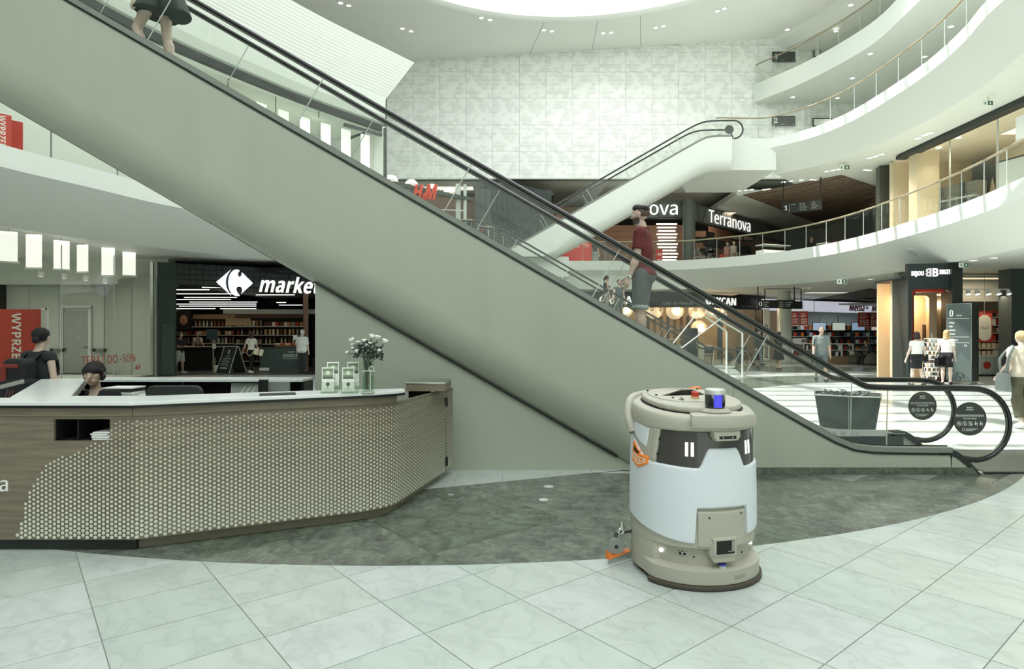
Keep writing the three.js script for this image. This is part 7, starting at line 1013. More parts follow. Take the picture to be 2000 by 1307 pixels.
// ---------------- cream shop on the first floor, right
{
  const w = structSet();
  mesh('cream_wall', bx(0.3, 3.9, 4.2, 19.6, 7.03, -22.6), std(0xe3d7bd, 0.7), w); mesh('cream_wall', bx(3.4, 3.9, 0.25, 18.0, 7.03, -26.4), std(0xe6d6b6, 0.7), w); mesh('cream_pillar', bx(0.9, 3.9, 0.5, 16.7, 7.03, -24.9), std(0xe6d4b2, 0.6), w); mesh('shadow_gap', bx(0.4, 0.14, 12, 16.2, 8.9, -19.6), M.charcoal, w); mesh('shop_ceiling', bx(9, 0.1, 14, 20.8, 8.97, -19.4), M.cream, w); mesh('shop_floor', bx(9, 0.03, 14, 20.8, 5.07, -19.4), M.lightGrey, w); mesh('back_wall', bx(0.3, 3.9, 9, 20.5, 7.03, -17), std(0xd6d2c2, 0.7), w);
  for (let k = 0; k < 9; k++) mesh('wall_peak', new THREE.ConeGeometry(0.55, 1.2 + (k % 3) * 0.35, 4).scale(0.25, 1, 1).translate(19.4, 7.0 + (k % 2) * 0.3, -(20.8 + k * 0.5)), std([0xd9cdb3, 0xc9c2b0, 0xe6dcc6][k % 3], 0.7), w);
  const g = structGroup('window_3'); for (let k = 0; k < 5; k++) { mesh('pane', bx(0.014, 3.5, 2.2, 16.25, 6.95, -(14.9 + k * 2.25)), k ? phys(0xfbfcfb, 0, { transmission: 1, thickness: 0, ior: 1.3, specularIntensity: 0.15 }) : M.shopGlass, g); mesh('mullion', bx(0.05, 3.6, 0.04, 16.25, 6.95, -(13.8 + k * 2.25)), k === 3 ? M.lightGrey : M.steel, g); }
  mesh('corner_glass', bx(1.0, 3.9, 0.014, 15.9, 7.0, -26.2), M.shopGlass, g); mesh('dark_corner', bx(0.8, 3.9, 0.3, 16.6, 7.0, -27.2), M.greyDark, g);
  const art = printMat(512, 512, (c, w2, h) => { c.fillStyle = '#dfe3dc'; c.fillRect(0, 0, w2, h); c.strokeStyle = '#4b524d'; c.lineWidth = 5; for (const [x, y, r] of [[330, 110, 44], [400, 230, 52], [300, 300, 40], [420, 360, 36]]) for (let k = 0; k < 9; k++) { c.beginPath(); c.ellipse(x + Math.cos(k * 0.7) * r * 0.45, y + Math.sin(k * 0.7) * r * 0.45, r * 0.5, r * 0.28, k * 0.7, 0, 7); c.stroke(); } c.beginPath(); c.moveTo(60, 430); c.quadraticCurveTo(120, 250, 230, 330); c.quadraticCurveTo(280, 400, 200, 440); c.stroke(); c.beginPath(); c.ellipse(110, 380, 34, 60, 0.4, 0, 7); c.stroke(); });
  { const t = thing('wall_graphic', 'large pale panel with black line drawings of flowers in the cream shop', 'picture', V(17.6, 5.55, 20.6), -1.35); plateMesh('print', 2.6, 2.1, 0.05, art, M.lightGrey, t).position.set(0, 1.05, 0); mesh('top_rail', bx(2.7, 0.05, 0.07, 0, 2.13, 0), M.greyDark, t); }
  { const t = thing('shop_sign', 'white sign band with thin grey script above the flower drawings', 'sign', V(16.1, 8.0, 17.6), -1.42); const pr = printMat(512, 128, (c, w2, h) => { c.fillStyle = '#eef0eb'; c.fillRect(0, 0, w2, h); c.fillStyle = '#8f958e'; c.font = 'italic 60px serif'; c.fillText('smalley', 250, 80); c.beginPath(); c.arc(200, 64, 20, 0, 7); c.strokeStyle = '#8f958e'; c.stroke(); }); plateMesh('band', 3.4, 0.72, 0.08, pr, M.white2, t); mesh('edge', bx(3.42, 0.03, 0.1, 0, -0.37, 0), M.lightGrey, t); }
  { const t = thing('counter_partition', 'low glazed partition with dark frame in front of the flower drawings', 'partition', V(16.8, 5.08, 19.4), -1.3); for (const [x, h2] of [[-1.1, 1.0], [0.1, 1.0], [1.2, 1.0]]) mesh('post', bx(0.05, h2, 0.05, x, h2 / 2, 0), M.greyDark, t); for (const x of [-0.5, 0.65]) mesh('pane', bx(1.1, 0.9, 0.012, x, 0.48, 0), M.glassTint, t); mesh('rail', bx(2.4, 0.06, 0.08, 0.05, 1.0, 0), M.greyDark, t); }
  { const t = thing('display_cabinet', 'dark display cabinet with glass doors inside the cream shop', 'cabinet', V(17.6, 5.08, 24.2), -1.2); mesh('carcass', bx(1.5, 2.4, 0.5, 0, 1.2, -0.2), std(0x7b7c72, 0.6), t); for (let k = 0; k < 3; k++) mesh('shelf', bx(1.4, 0.03, 0.4, 0, 0.6 + k * 0.6, 0.1), M.lightGrey, t); mesh('pillar', bx(0.12, 2.4, 0.12, 0.2, 1.2, 0.1), M.slate, t); }
  panelLamp('ceiling_panel', 'bright ceiling panel over the flower drawings in the cream shop', 18.4, 8.88, 20.5, 1.0, 4, 6, 0xffeed8);
  [[1834, 288], [1872, 268], [1906, 246], [1950, 227], [1970, 215]].forEach(([px, py], i) => downlight(px, py, 8.9, ORD[i] + ' from the left of the warm spots along the cream shop ceiling', 3));
}
// ================================================================ UPPER GALLERIES: BOARDS
[['3', 101, 120], ['2', 227, 245]].forEach(([n, y0, y1]) => { const Z = 32.95, pr = printMat(256, 110, (c, w2, h) => { c.fillStyle = '#3c433f'; c.fillRect(0, 0, w2, h); c.fillStyle = '#eef0ea'; c.font = 'bold 76px serif'; c.fillText(n, 18, 80); c.fillStyle = '#59605b'; c.fillRect(80, 0, 2, h); c.fillStyle = '#c9cec8'; c.fillRect(96, 92, 36, 4); c.fillRect(228, 92, 12, 8); }); const t = thing('level_board', (n === '3' ? 'dark number board on the perforated wall behind the uppermost balustrade' : 'dark number board on the perforated wall behind the middle balustrade'), 'sign', V(XW(1531, Z), YW((y0 + y1) / 2, Z), Z)); plateMesh('board', 1.22, 0.52, 0.05, pr, M.charcoal, t); mesh('fixing', bx(0.9, 0.2, 0.06, 0, 0, -0.05), M.grey, t); });
[[1596, 104, 0.36, 0.42, 'small framed screen behind the uppermost balustrade'], [1606, 239, 1.02, 0.45, 'framed white screen on the perforated wall behind the middle balustrade']].forEach(([px, py, w2, h, lab]) => { const Z = 32.92, t = thing('wall_screen', lab, 'screen', V(XW(px, Z), YW(py, Z), Z)); mesh('frame', rbx(w2, h, 0.05, 0.01), M.charcoal, t); mesh('screen', bx(w2 - 0.1, h - 0.1, 0.01, 0, 0, 0.028), std(0xe9ede8, 0.4), t); });
[[1930, 203, 9.0, 'green and white exit sign under the soffit at the upper right'], [1650, 328, 9.0, 'small exit sign under the soffit above the dark wooden ceiling'], [1883, 519, 4.0, 'small exit sign in front of the jewellery shop'], [1645, 551, 3.9, 'small exit sign above the electronics shop']].forEach(([px, py, Y, lab]) => { const Z = (Y - 0.22 - EYE) * F / (CY - py), pr = printMat(64, 32, (c) => { c.fillStyle = '#e8ece6'; c.fillRect(0, 0, 64, 32); c.fillStyle = '#3f6b52'; c.fillRect(28, 2, 34, 28); c.fillStyle = '#e8ece6'; c.fillRect(40, 8, 10, 16); c.fillStyle = '#3f6b52'; c.fillRect(6, 8, 8, 16); }), k = Z / 22, t = thing('exit_sign', lab, 'sign', V(XW(px, Z), Y - 0.2, Z)); plateMesh('panel', 0.34 * k, 0.17 * k, 0.04, pr, M.white2, t); mesh('hanger', cy(0.012, 0.012, 0.12, 0, 0.13, 0, 6), M.lightGrey, t); });
[[1782, 497, 'right'], [1549, 532, 'left']].forEach(([px, py, s]) => { const t = thing('speaker_grille', 'round grey speaker grille on the first-gallery fascia, the ' + s + ' one', 'speaker', s === 'right' ? V(13.93, 4.4, 21.35) : V(13.0, 4.4, 28.6), s === 'right' ? -1.5 : -0.9); const g = new THREE.CylinderGeometry(0.17, 0.17, 0.03, 24).rotateX(PI / 2).rotateX(0.86); mesh('grille', g, M.lightGrey, t); mesh('rim', new THREE.TorusGeometry(0.17, 0.012, 6, 24).rotateX(0.86), M.white2, t); });
// ================================================================ GROUND FLOOR RIGHT
// ice-cream parlour
{
  const small = printMat(1024, 64, (c, w, h) => { c.fillStyle = '#181a18'; c.fillRect(0, 0, w, h); c.fillStyle = '#c9cdc5'; c.font = '34px serif'; c.save(); c.fillText('LODY  OD  POKOLEŃ', 640, 44, 360); c.restore(); });
  const s1 = thing('shop_sign', 'black ice-cream parlour fascia seen through the escalator glass, left part', 'sign', V(XW(1365, 34), 3.05, 34)); mesh('fascia', bx(8.4, 0.85, 0.16, -4.2, 0.43, -0.1), M.black, s1); plateMesh('print', 5, 0.32, 0.02, small, M.black, s1).position.set(-2.6, 0.22, 0); let n = s1.children.length; letters('GRYCAN', 0.44, 2.3, 0.06, 'letter', M.signGlow, s1, font, 1); s1.children.slice(n).forEach((c) => c.position.set(-4.4, 0.18, 0.02));
  const A = Math.atan2(3.6, 5.0), s2 = thing('shop_sign', 'black ice-cream parlour fascia with white letters next to the hanging board, right part', 'sign', V(XW(1365, 34), 3.05, 34), A); mesh('fascia', bx(6.4, 0.85, 0.16, 3.2, 0.43, -0.1), M.black, s2); plateMesh('print', 3.6, 0.24, 0.02, small, M.black, s2).position.set(3.5, 0.17, 0); n = s2.children.length; letters('GRYCAN', 0.42, 2.9, 0.03, 'letter', M.signGlow, s2, font, 1); s2.children.slice(n).forEach((c) => c.position.set(2.0, 0.2, 0.02));
  const w = structSet(); mesh('back_wall', bx(13, 3.9, 0.2, 6.5, 1.95, -39), std(0xcdb792, 0.7), w); mesh('side_wall', bx(0.25, 3.1, 5.6, 0, 0, 0, A - PI / 2).translate(15.4, 1.55, -39.6), std(0xd7bd98, 0.7), w); mesh('ceiling', bx(12, 0.1, 5, 6.8, 3.86, -36.8), M.cream, w); mesh('pier', bx(0.5, 3.1, 0.5, 0, 0, 0, A).translate(XW(1486, 37.4), 1.55, -37.4), M.black, w);
  for (let k = 0; k < 8; k++) mesh('wall_slat', bx(0.16, 2.4, 0.08, 8.6 + k * 0.42, 1.5, -38.8), k % 3 ? M.woodBrown : std(0x4a362a, 0.6), w);
  [[1222, 606, 0.42], [1278, 606, 0.5], [1318, 607, 0.5], [1362, 607, 0.5], [1391, 607, 0.42], [1408, 605, 0.36], [1365, 640, 0.42]].forEach(([px, py, r], i) => { const Z = px > 1380 ? 37.2 : 35.4 + (i % 2) * 0.3, t = thing('globe_lamp', ['first', 'second', 'third', 'fourth', 'fifth', 'last', 'lowest'][i] + ' warm globe lamp from the left in the ice-cream parlour', 'lamp', V(XW(px, Z), YW(py, Z), Z)); mesh('lamp_globe', new THREE.SphereGeometry(r, 20, 14), glow(0xf0dcbc, 0.35), t); { const ch = 3.81 - t.position.y - r + 0.02; mesh('cord', cy(0.012, 0.012, ch, 0, r + ch / 2 - 0.01, 0, 6), M.black, t); } for (let k = 0; k < 3; k++) mesh('motif', new THREE.TorusGeometry(0.09, 0.025, 6, 12).translate(0, 0, 0).rotateY(0).translate((k - 1) * 0.24, 0.05, r * 0.9), std(0x9a7a55, 0.7), t); if (i % 2 === 0) { const l = new THREE.PointLight(0xffe3bd, 5); l.position.set(0, 0, r + 0.15); l.castShadow = true; t.add(l); } });
  const c = thing('ice_cream_counter', 'long ice-cream counter with glass top behind the escalator glass', 'counter', V(XW(1270, 35.2), 0, 35.2)); mesh('body', rbx(4.6, 0.85, 0.8, 0.02, 0, 0.43, 0), M.cream, c); mesh('glass_top', bx(4.6, 0.4, 0.7, 0, 1.06, 0), M.glass, c); mesh('top_board', rbx(4.7, 0.04, 0.8, 0.01, 0, 1.28, 0), M.lightGrey, c); for (let k = 0; k < 12; k++) mesh('tub', rbx(0.28, 0.1, 0.5, 0.02, -2.0 + k * 0.36, 0.92, 0), [M.cream, M.woodBrown, M.white2, M.red][k % 4], c);
  const fr = thing('dark_fridge', 'blue-grey fridge box in the middle of the ice-cream parlour', 'fridge', V(XW(1348, 34.25), 0, 34.25)); mesh('body', rbx(0.7, 1.9, 0.6, 0.02, 0, 0.95, 0), M.slate, fr); mesh('door', rbx(0.6, 1.5, 0.03, 0.01, 0, 1.0, 0.31), M.navy, fr); mesh('handle', bx(0.03, 0.5, 0.03, 0.25, 1.0, 0.34), M.steel, fr);
  const cb = thing('cream_cabinet', 'cream round-fronted cabinet below the lowest globe lamp', 'cabinet', V(XW(1372, 34.4), 0, 34.4)); mesh('body', cy(0.5, 0.5, 0.9, 0, 0.45, 0, 28), M.cream, cb); mesh('top', cy(0.54, 0.54, 0.05, 0, 0.92, 0, 28), M.white2, cb);
  for (let k = 0; k < 6; k++) { const t = thing('cafe_chair', ORD[k] + ' of the dark cafe chairs at the parlour, counted from the left front', 'chair', V(XW(1385 + (k % 3) * 32, 32 + (k > 2 ? 1.1 : 0)), 0, 32 + (k > 2 ? 1.1 : 0)), k * 1.1, 'cafe chairs in the parlour'); mesh('seat', rbx(0.4, 0.04, 0.4, 0.015, 0, 0.45, 0), M.woodBrown, t); mesh('backrest', rbx(0.38, 0.34, 0.03, 0.01, 0, 0.72, -0.18, 0, -0.12), M.charcoal, t); for (const sx of [-1, 1]) for (const sz of [-1, 1]) mesh('leg', bar(new THREE.Vector3(sx * 0.16, 0.44, sz * 0.16), new THREE.Vector3(sx * 0.19, 0, sz * 0.19), 0.014, 6), M.black, t); }
  panelLamp('ceiling_panel', 'warm ceiling panel over the ice-cream counter', 7.6, 3.75, 36.4, 4.5, 0.6, 3, 0xffe2bd); panelLamp('ceiling_panel', 'warm ceiling panel above the right part of the ice-cream parlour', 13.2, 3.72, 38.4, 2.5, 0.8, 3, 0xffe2bd);
}
// glass railing with pale posts between the escalators
{
  const t = thing('glass_railing', 'glass railing with two pale upright posts behind the escalator', 'railing', V(0, 0, 0)), Z = 22;
  const q = (px, py, z = Z) => V(XW(px, z), Math.max(0.0, YW(py, z)), z);
  for (const [x0, x1, ya, yb, z] of [[1395, 1419, 624, 648, 22.6], [1397, 1450, 616, 651, 22]]) { mesh('top_rail', bar(q(x0 - 18, ya - 6, z), q(x1, yb, z), 0.03), M.lightGrey, t); mesh('post', bar(q(x1, yb, z), q(x1, 755, z), 0.035), M.white2, t); }
  mesh('glass_panel', bx(1.5, 1.3, 0.014, XW(1424, 22), 0.75, -22.05), M.glass, t); mesh('glass_panel', bx(1.3, 1.4, 0.014, XW(1385, 22.6), 0.8, -22.6), M.glass, t);
  for (const [a, b, c2, d] of [[1300, 690, 1362, 612], [1318, 690, 1420, 614]]) mesh('stay', bar(q(a, b, 21.4), q(c2, d, 21.8), 0.022), M.lightGrey, t);
  mesh('base_rail', bar(q(1390, 752), q(1452, 752), 0.03), M.steel, t);
}
// mosaic column
{
  const c = structGroup('column_mosaic'); const X = XW(1532, 33.6), r = 0.36; mesh('core', cy(r - 0.01, r - 0.01, 3.95, X, 1.975, -33.6, 32), M.lightGrey, c);
  const tiles = []; for (let j = 0; j < 36; j++) for (let i = 0; i < 22; i++) { const a = i / 22 * PI * 2; tiles.push(bx(0.092, 0.098, 0.014, 0, 0, r).rotateY(a).translate(X, 0.06 + j * 0.108, -33.6)); }
  tag(mesh('mosaic_tile', mg(tiles), phys(0xd9e2d8, 0.2), c), null, null, null, 'stuff');
}
// electronics shop
{
  const x0 = 15.2, z0 = 37, dx = 12.9, dz = 7.2, A = Math.atan2(dz, dx), len = Math.hypot(dx, dz), s = thing('shop_sign', 'long pale electronics shop fascia with dark red lettering', 'sign', V(x0, 3.02, z0), A);
  mesh('fascia', bx(len, 0.68, 0.2, len / 2, 0.34, -0.1), glow(0xdfe3f0, 0.55), s); for (const k of [0.32, 0.62]) mesh('seam', bx(0.03, 0.68, 0.02, len * k, 0.34, 0.01), M.grey, s);
  let n = s.children.length; const mm = std(0x6d2a24, 0.5); letters('Media', 0.42, 1.75, 0.05, 'letter', mm, s, fontR); s.children.slice(n).forEach((c) => { c.geometry.applyMatrix4(new THREE.Matrix4().set(1, 0.3, 0, 0, 0, 1.15, 0, 0, 0, 0, 1, 0, 0, 0, 0, 1)); c.position.set(9.2, 0.12, 0.02); }); n = s.children.length; letters('Markt', 0.42, 1.75, 0.05, 'letter', mm, s, fontR); s.children.slice(n).forEach((c) => { c.geometry.applyMatrix4(new THREE.Matrix4().set(1, 0.3, 0, 0, 0, 1.15, 0, 0, 0, 0, 1, 0, 0, 0, 0, 1)); c.position.set(11.75, 0.12, 0.02); });
  mesh('spiral', tube(Array.from({ length: 28 }, (_, k) => new THREE.Vector3(10.42 + 0.006 * k * Math.cos(k * 0.6), 0.35 + 0.006 * k * Math.sin(k * 0.6), 0.04)), 0.018, 60, 5), M.grey, s);
  const vert = printMat(64, 512, (c, w, h) => { c.fillStyle = '#eceee9'; c.fillRect(0, 0, w, h); c.save(); c.translate(46, 490); c.rotate(-PI / 2); c.fillStyle = '#2a2623'; c.font = 'italic bold 52px sans-serif'; c.fillText('Media  Markt', 0, 0, 470); c.restore(); });
  [[1497, 35.6, 'tall white banner with vertical electronics shop name left of the mosaic column', 3.0, 0.36], [1757, 40, 'narrow white banner with vertical shop name at the far right of the electronics shop', 2.9, 0.34]].forEach(([px, Z, lab, h, w]) => { const t = thing('vertical_banner', lab, 'banner', V(XW(px, Z), 0, Z)); plateMesh('sheet', w, h, 0.05, vert, M.white2, t).position.set(0, h / 2 + 0.02, 0); mesh('foot', bx(w + 0.1, 0.04, 0.3, 0, 0.02, -0.01), M.grey, t); });
  const redP = printMat(128, 160, (c, w, h) => { c.fillStyle = '#b03a2e'; c.fillRect(0, 0, w, h); c.fillStyle = '#f3e6dc'; c.font = 'bold 20px sans-serif'; c.fillText('OKAZJA', 14, 30); c.fillRect(14, 42, 90, 8); c.fillRect(14, 56, 60, 8); for (let k = 0; k < 9; k++) c.fillRect(18 + (k % 3) * 34, 78 + Math.floor(k / 3) * 22, 24, 14); c.fillRect(0, 150, w, 10); });
  [[1553, 637, 0.42], [1570, 637, 0.48], [1688, 639, 0.72], [1706, 639, 0.5]].forEach(([px, py, w], i) => { const Z = 36.6, t = thing('hanging_poster', ['first', 'second', 'third', 'fourth'][i] + ' red hanging offer poster from the left in the electronics shop', 'poster', V(XW(px, Z), YW(py, Z), Z)); plateMesh('sheet', w, 0.86, 0.03, redP, M.red, t).position.set(0, 0.43, 0); mesh('rail', bx(w, 0.03, 0.05, 0, 0.88, 0), M.lightGrey, t); mesh('wire', cy(0.006, 0.006, 1.0, 0, 1.36, 0, 5), M.grey, t); });
  const w = structSet(); mesh('back_wall', bx(18, 3.6, 0.2, 22, 1.8, -50), std(0x9fa8a6, 0.6), w); mesh('ceiling', bx(16, 0.1, 10, 22, 3.55, -46, -A), M.white, w); mesh('dark_recess', polyPiece([[20.4, 41.6], [18.3, 31.4], [23.7, 37.6], [29, 46]], 3.905, 0.03, 0, 0), std(0x5a5549, 0.7), w);
  for (let k = 0; k < 7; k++) { const px = 1560 + k * 30, Z = 44 + (k % 2), t = thing('shop_shelving', ['first', 'second', 'third', 'fourth', 'fifth', 'sixth', 'last'][k] + ' tall dark shelving block from the left in the electronics shop', 'shelf', V(XW(px, Z), 0, Z)); mesh('carcass', bx(1.0, 2.2, 0.5, 0, 1.1, -0.1), [M.charcoal, M.slate, M.greyDark][k % 3], t); for (let r = 0; r < 4; r++) { mesh('shelf', bx(1.0, 0.03, 0.3, 0, 0.4 + r * 0.5, 0.25), M.lightGrey, t); for (let q = 0; q < 4; q++) mesh('packed_goods', rbx(0.18, 0.26, 0.14, 0.01, -0.36 + q * 0.24, 0.55 + r * 0.5, 0.28), [M.red, M.white2, M.grey, M.black, M.orange, M.navy][(k * 7 + r * 3 + q * 5) % 6], t); } }
  for (let k = 0; k < 4; k++) { const px = 1600 + k * 38, Z = 42.5, t = thing('wall_screen', ['first', 'second', 'third', 'fourth'][k] + ' bright television from the left on the electronics shop wall', 'screen', V(XW(px, Z), 2.1, Z)); mesh('frame', rbx(0.95, 0.6, 0.06, 0.01), M.black, t); mesh('screen', bx(0.87, 0.52, 0.01, 0, 0, 0.034), glow([0x9fb4c4, 0xb9c4b4, 0x8aa0b8, 0xc4b8a8][k], 0.7), t); mesh('bracket', bx(0.08, 0.5, 0.05, 0, 0.5, -0.04), M.grey, t); }
  for (let k = 0; k < 2; k++) { const px = [1566, 1640][k], Z = [33.4, 32.6][k], t = thing('display_counter', ['white showcase counter with wooden base left of the man in grey', 'white showcase counter with brown base panel right of the man in grey'][k], 'counter', V(XW(px, Z), 0, Z)); mesh('base', rbx(1.25, 0.4, 0.5, 0.01, 0, 0.2, 0), k ? std(0x9a8468, 0.6) : M.lightGrey, t); mesh('frame', [bx(1.25, 0.04, 0.5, 0, 1.05, 0), bx(0.05, 0.64, 0.5, -0.6, 0.72, 0), bx(0.05, 0.64, 0.5, 0.6, 0.72, 0), bx(0.05, 0.64, 0.5, 0, 0.72, 0)], M.white2, t); mesh('shelf', bx(1.2, 0.02, 0.4, 0, 0.72, 0), M.lightGrey, t); for (let r = 0; r < 2; r++) for (let q = 0; q < 8; q++) mesh('packed_goods', rbx(0.1, 0.22, 0.06, 0.006, -0.52 + q * 0.148, 0.52 + r * 0.33, 0.14), [M.charcoal, M.greyDark, M.white2, M.red, M.slate][(q * 3 + r * 2 + k) % 5], t); }
  { const t = thing('white_printer', 'white box-shaped device on the left showcase counter', 'device', V(XW(1560, 33.4), 1.07, 33.4)); mesh('body', rbx(0.7, 0.28, 0.36, 0.03, 0, 0.14, 0), M.white2, t); for (let k = 0; k < 3; k++) mesh('slot', bx(0.05, 0.16, 0.01, 0.1 + k * 0.09, 0.14, 0.184), M.charcoal, t); }
  [[1704, 31.4, 0.42, 'right beige beanbag in the dark corner of the electronics shop'], [1672, 32.5, 0.4, 'left beige beanbag in the dark corner of the electronics shop']].forEach(([px, Z, r, lab]) => { const t = thing('beanbag', lab, 'beanbag', V(XW(px, Z), 0, Z)); mesh('bag', lathe([[0, 0], [r * 0.9, 0.02], [r, 0.14], [r * 0.92, 0.34], [r * 0.6, 0.52], [r * 0.25, 0.66], [0.04, 0.72], [0, 0.72]], 24).scale(1.3, 0.9, 1), std(0x6d6a5d, 0.85), t); mesh('seam', tube([new THREE.Vector3(0, 0.65, 0.05), new THREE.Vector3(0.05, 0.4, r * 0.82), new THREE.Vector3(0.06, 0.1, r * 1.0)], 0.012, 16, 5), M.greyDark, t); });
  panelLamp('ceiling_panel', 'white ceiling panel inside the electronics shop, left', 19.5, 3.45, 43.5, 2.5, 1.2, 7, 0xf6faff); panelLamp('ceiling_panel', 'white ceiling panel inside the electronics shop, right', 26, 3.45, 47, 2.5, 1.2, 7, 0xf6faff); panelLamp('ceiling_panel', 'ceiling panel over the showcase counters of the electronics shop', 17.6, 3.88, 34.4, 2.2, 0.5, 5, 0xfff8ee);
}
// hanging board "0"
{
  const Z = 30.5, t = thing('hanging_sign', 'black hanging direction boards with a white 0 on thin black frames', 'sign', V(XW(1479, Z), YW(602, Z), Z)), pr = printMat(768, 200, (c, w, h) => { c.fillStyle = '#0e100f'; c.fillRect(0, 0, w, h); c.fillStyle = '#f0f2ec'; c.font = 'bold 150px serif'; c.fillText('0', 24, 150, 74); c.fillRect(118, 26, 3, 150); c.font = 'bold 26px sans-serif'; ['market', 'lody', 'apteka'].forEach((q, k) => { c.fillText(q, 140, 66 + k * 48); }); ['← ↑ ↗', '↖ ↑ →', '← ↗ →'].forEach((q, k) => c.fillText(q, 330, 62 + k * 48)); ['elektro', 'kantor', 'wyjście'].forEach((q, k) => c.fillText(q, 440, 62 + k * 48)); c.fillRect(560, 26, 3, 150); ['parking A', 'toalety', 'windy'].forEach((q, k) => c.fillText(q, 590, 66 + k * 48)); });
  plateMesh('board', 1.66, 0.43, 0.07, pr, M.black, t).position.set(0.83, 0.21, 0); const b2 = mesh('rear_board', bx(0.9, 0.42, 0.07, 2.0, 0.22, -1.0), M.black, t);
  for (const x of [0.03, 1.63]) mesh('rod', bx(0.035, 0.75, 0.035, x, 0.78, 0), M.black, t); for (const x of [0.75, 2.4]) mesh('rod', bx(0.035, 0.7, 0.035, x, 0.74, -1.0), M.black, t); mesh('top_bar', bx(1.66, 0.03, 0.035, 0.83, 1.14, 0), M.black, t); mesh('top_bar', bx(1.66, 0.03, 0.035, 1.58, 1.1, -1.0), M.black, t); t.scale.set(1.13, 0.94, 1.13);
}
// jewellery shop: dark portal with red and cream arches
{
  const Z = 20.4, W = 1.56, H = 3.9, pos = V(XW(1820, Z), 0, Z), A = -0.12, hole = (x0, x1, y1, r) => { const s = new THREE.Path(); s.moveTo(x0, 0.0); s.lineTo(x1, 0.0); s.lineTo(x1, y1 - r); s.absarc(x1 - r, y1 - r, r, 0, PI / 2, false); s.lineTo(x0 + r, y1); s.absarc(x0 + r, y1 - r, r, PI / 2, PI, false); s.closePath(); return s; };
  const arch = (x0, x1, y1, r, W2, H2, d) => { const s = shapeOf([[-W2 / 2, 0], [-W2 / 2, H2], [W2 / 2, H2], [W2 / 2, 0]]); s.holes.push(hole(x0, x1, y1, r)); return new THREE.ExtrudeGeometry(s, { depth: d, bevelEnabled: false, curveSegments: 8 }); };
  const t = thing('shop_portal', 'tall dark jewellery shop portal with white lettering and a red-lined rounded doorway', 'doorway', pos, A), dk = std(0x27302f, 0.4);
  mesh('portal_front', arch(-0.66, 0.5, 3.06, 0.17, W, H, 0.2).translate(0, 0, -0.1), dk, t); mesh('red_lining', arch(-0.52, 0.6, 2.98, 0.16, 1.34, 3.3, 0.35).translate(-0.02, 0, -0.46), std(0xc03a2c, 0.5), t); mesh('black_lining', arch(-0.3, 0.56, 3.0, 0.15, 1.34, 3.3, 0.25).translate(0.0, 0, -0.75), M.black, t); mesh('cream_arch', arch(-0.24, 0.44, 2.9, 0.14, 1.5, 3.4, 0.2).translate(0, 0, -1.2), std(0xdcc29c, 0.6), t); mesh('inner_panel', bx(1.9, 3.4, 0.1, 0.1, 1.7, -1.9), glow(0xe2c79c, 0.18), t);
  const put = (s, h, w, x, y, f = font) => { const n = t.children.length; letters(s, h, w, 0.03, 'letter', M.signGlow, t, f, 1); t.children.slice(n).forEach((c) => c.position.set(x, y, 0.11)); };
  put('BIJOU', 0.15, 0.4, -0.5, 3.5); put('RIGITTE', 0.15, 0.5, 0.42, 3.54); { const b = text3('B', 0.27, 0.03).scale(0.9, 1, 1); mesh('letter', b.clone().scale(-1, 1, 1).translate(-0.16, 3.6, 0.11), M.signGlow, t); mesh('letter', b.translate(0.05, 3.6, 0.11), M.signGlow, t); }
  mesh('cheek', bx(0.06, 3.5, 1.9, 0.98, 1.75, -1.05), dk, t); mesh('cheek', bx(0.05, 3.5, 0.9, -0.74, 1.75, -0.55), dk, t); mesh('portal_ceiling', bx(1.9, 0.06, 1.9, 0.06, 3.46, -1.05), dk, t);
  const l = new THREE.PointLight(0xffe2b4, 3.5); l.position.set(0.1, 2.6, -1.5); l.shadow.radius = 5; l.castShadow = true; t.add(l); mesh('portal_lamp', cy(0.08, 0.08, 0.02, 0.1, 2.72, -1.5, 16), M.warmGlow, t);
  const sd = (px, z, lab, rows, n, r, h) => { const q = thing('display_rack', lab, 'rack', V(XW(px, z), 0, z)); mesh('pole', cy(0.025, 0.025, h, 0, h / 2, 0, 8), M.steel, q); mesh('foot', cy(r * 0.9, r, 0.05, 0, 0.025, 0, 20), M.charcoal, q); for (let j = 0; j < rows; j++) { mesh('ring', new THREE.TorusGeometry(r, 0.008, 5, 20).rotateX(PI / 2).translate(0, 0.25 + j * (h - 0.3) / rows, 0), M.white2, q); for (let k = 0; k < n; k++) { const a = k / n * PI * 2 + j * 0.3; mesh('trinket_card', bx(0.05, 0.09, 0.008, 0, 0, 0).rotateY(-a).translate(r * Math.sin(a) * -1, 0.2 + j * (h - 0.3) / rows, r * Math.cos(a)), [M.white2, M.charcoal, M.cream, M.lightGrey][(j + k) % 4], q); } } return q; };
  sd(1820, 19.3, 'white spinning rack full of small jewellery cards in the rounded doorway', 10, 10, 0.2, 1.6);
  { const q = thing('jewellery_shelf', 'dark jewellery shelf behind the spinning rack, inside the cream arch', 'shelf', V(XW(1828, 22.0), 0, 22.1), A); mesh('frame', [bx(0.06, 1.9, 0.3, -0.35, 0.95, 0), bx(0.06, 1.9, 0.3, 0.4, 0.95, 0)], std(0x3a2d22, 0.6), q); for (let r = 0; r < 6; r++) { mesh('board', bx(0.72, 0.03, 0.3, 0.02, 0.35 + r * 0.3, 0), M.woodBrown, q); for (let k = 0; k < 7; k++) mesh('trinket_card', rbx(0.07, 0.14, 0.05, 0.006, -0.27 + k * 0.1, 0.44 + r * 0.3, 0.08), [M.charcoal, M.cream, M.red, M.white2][(k + r * 3) % 4], q); } }
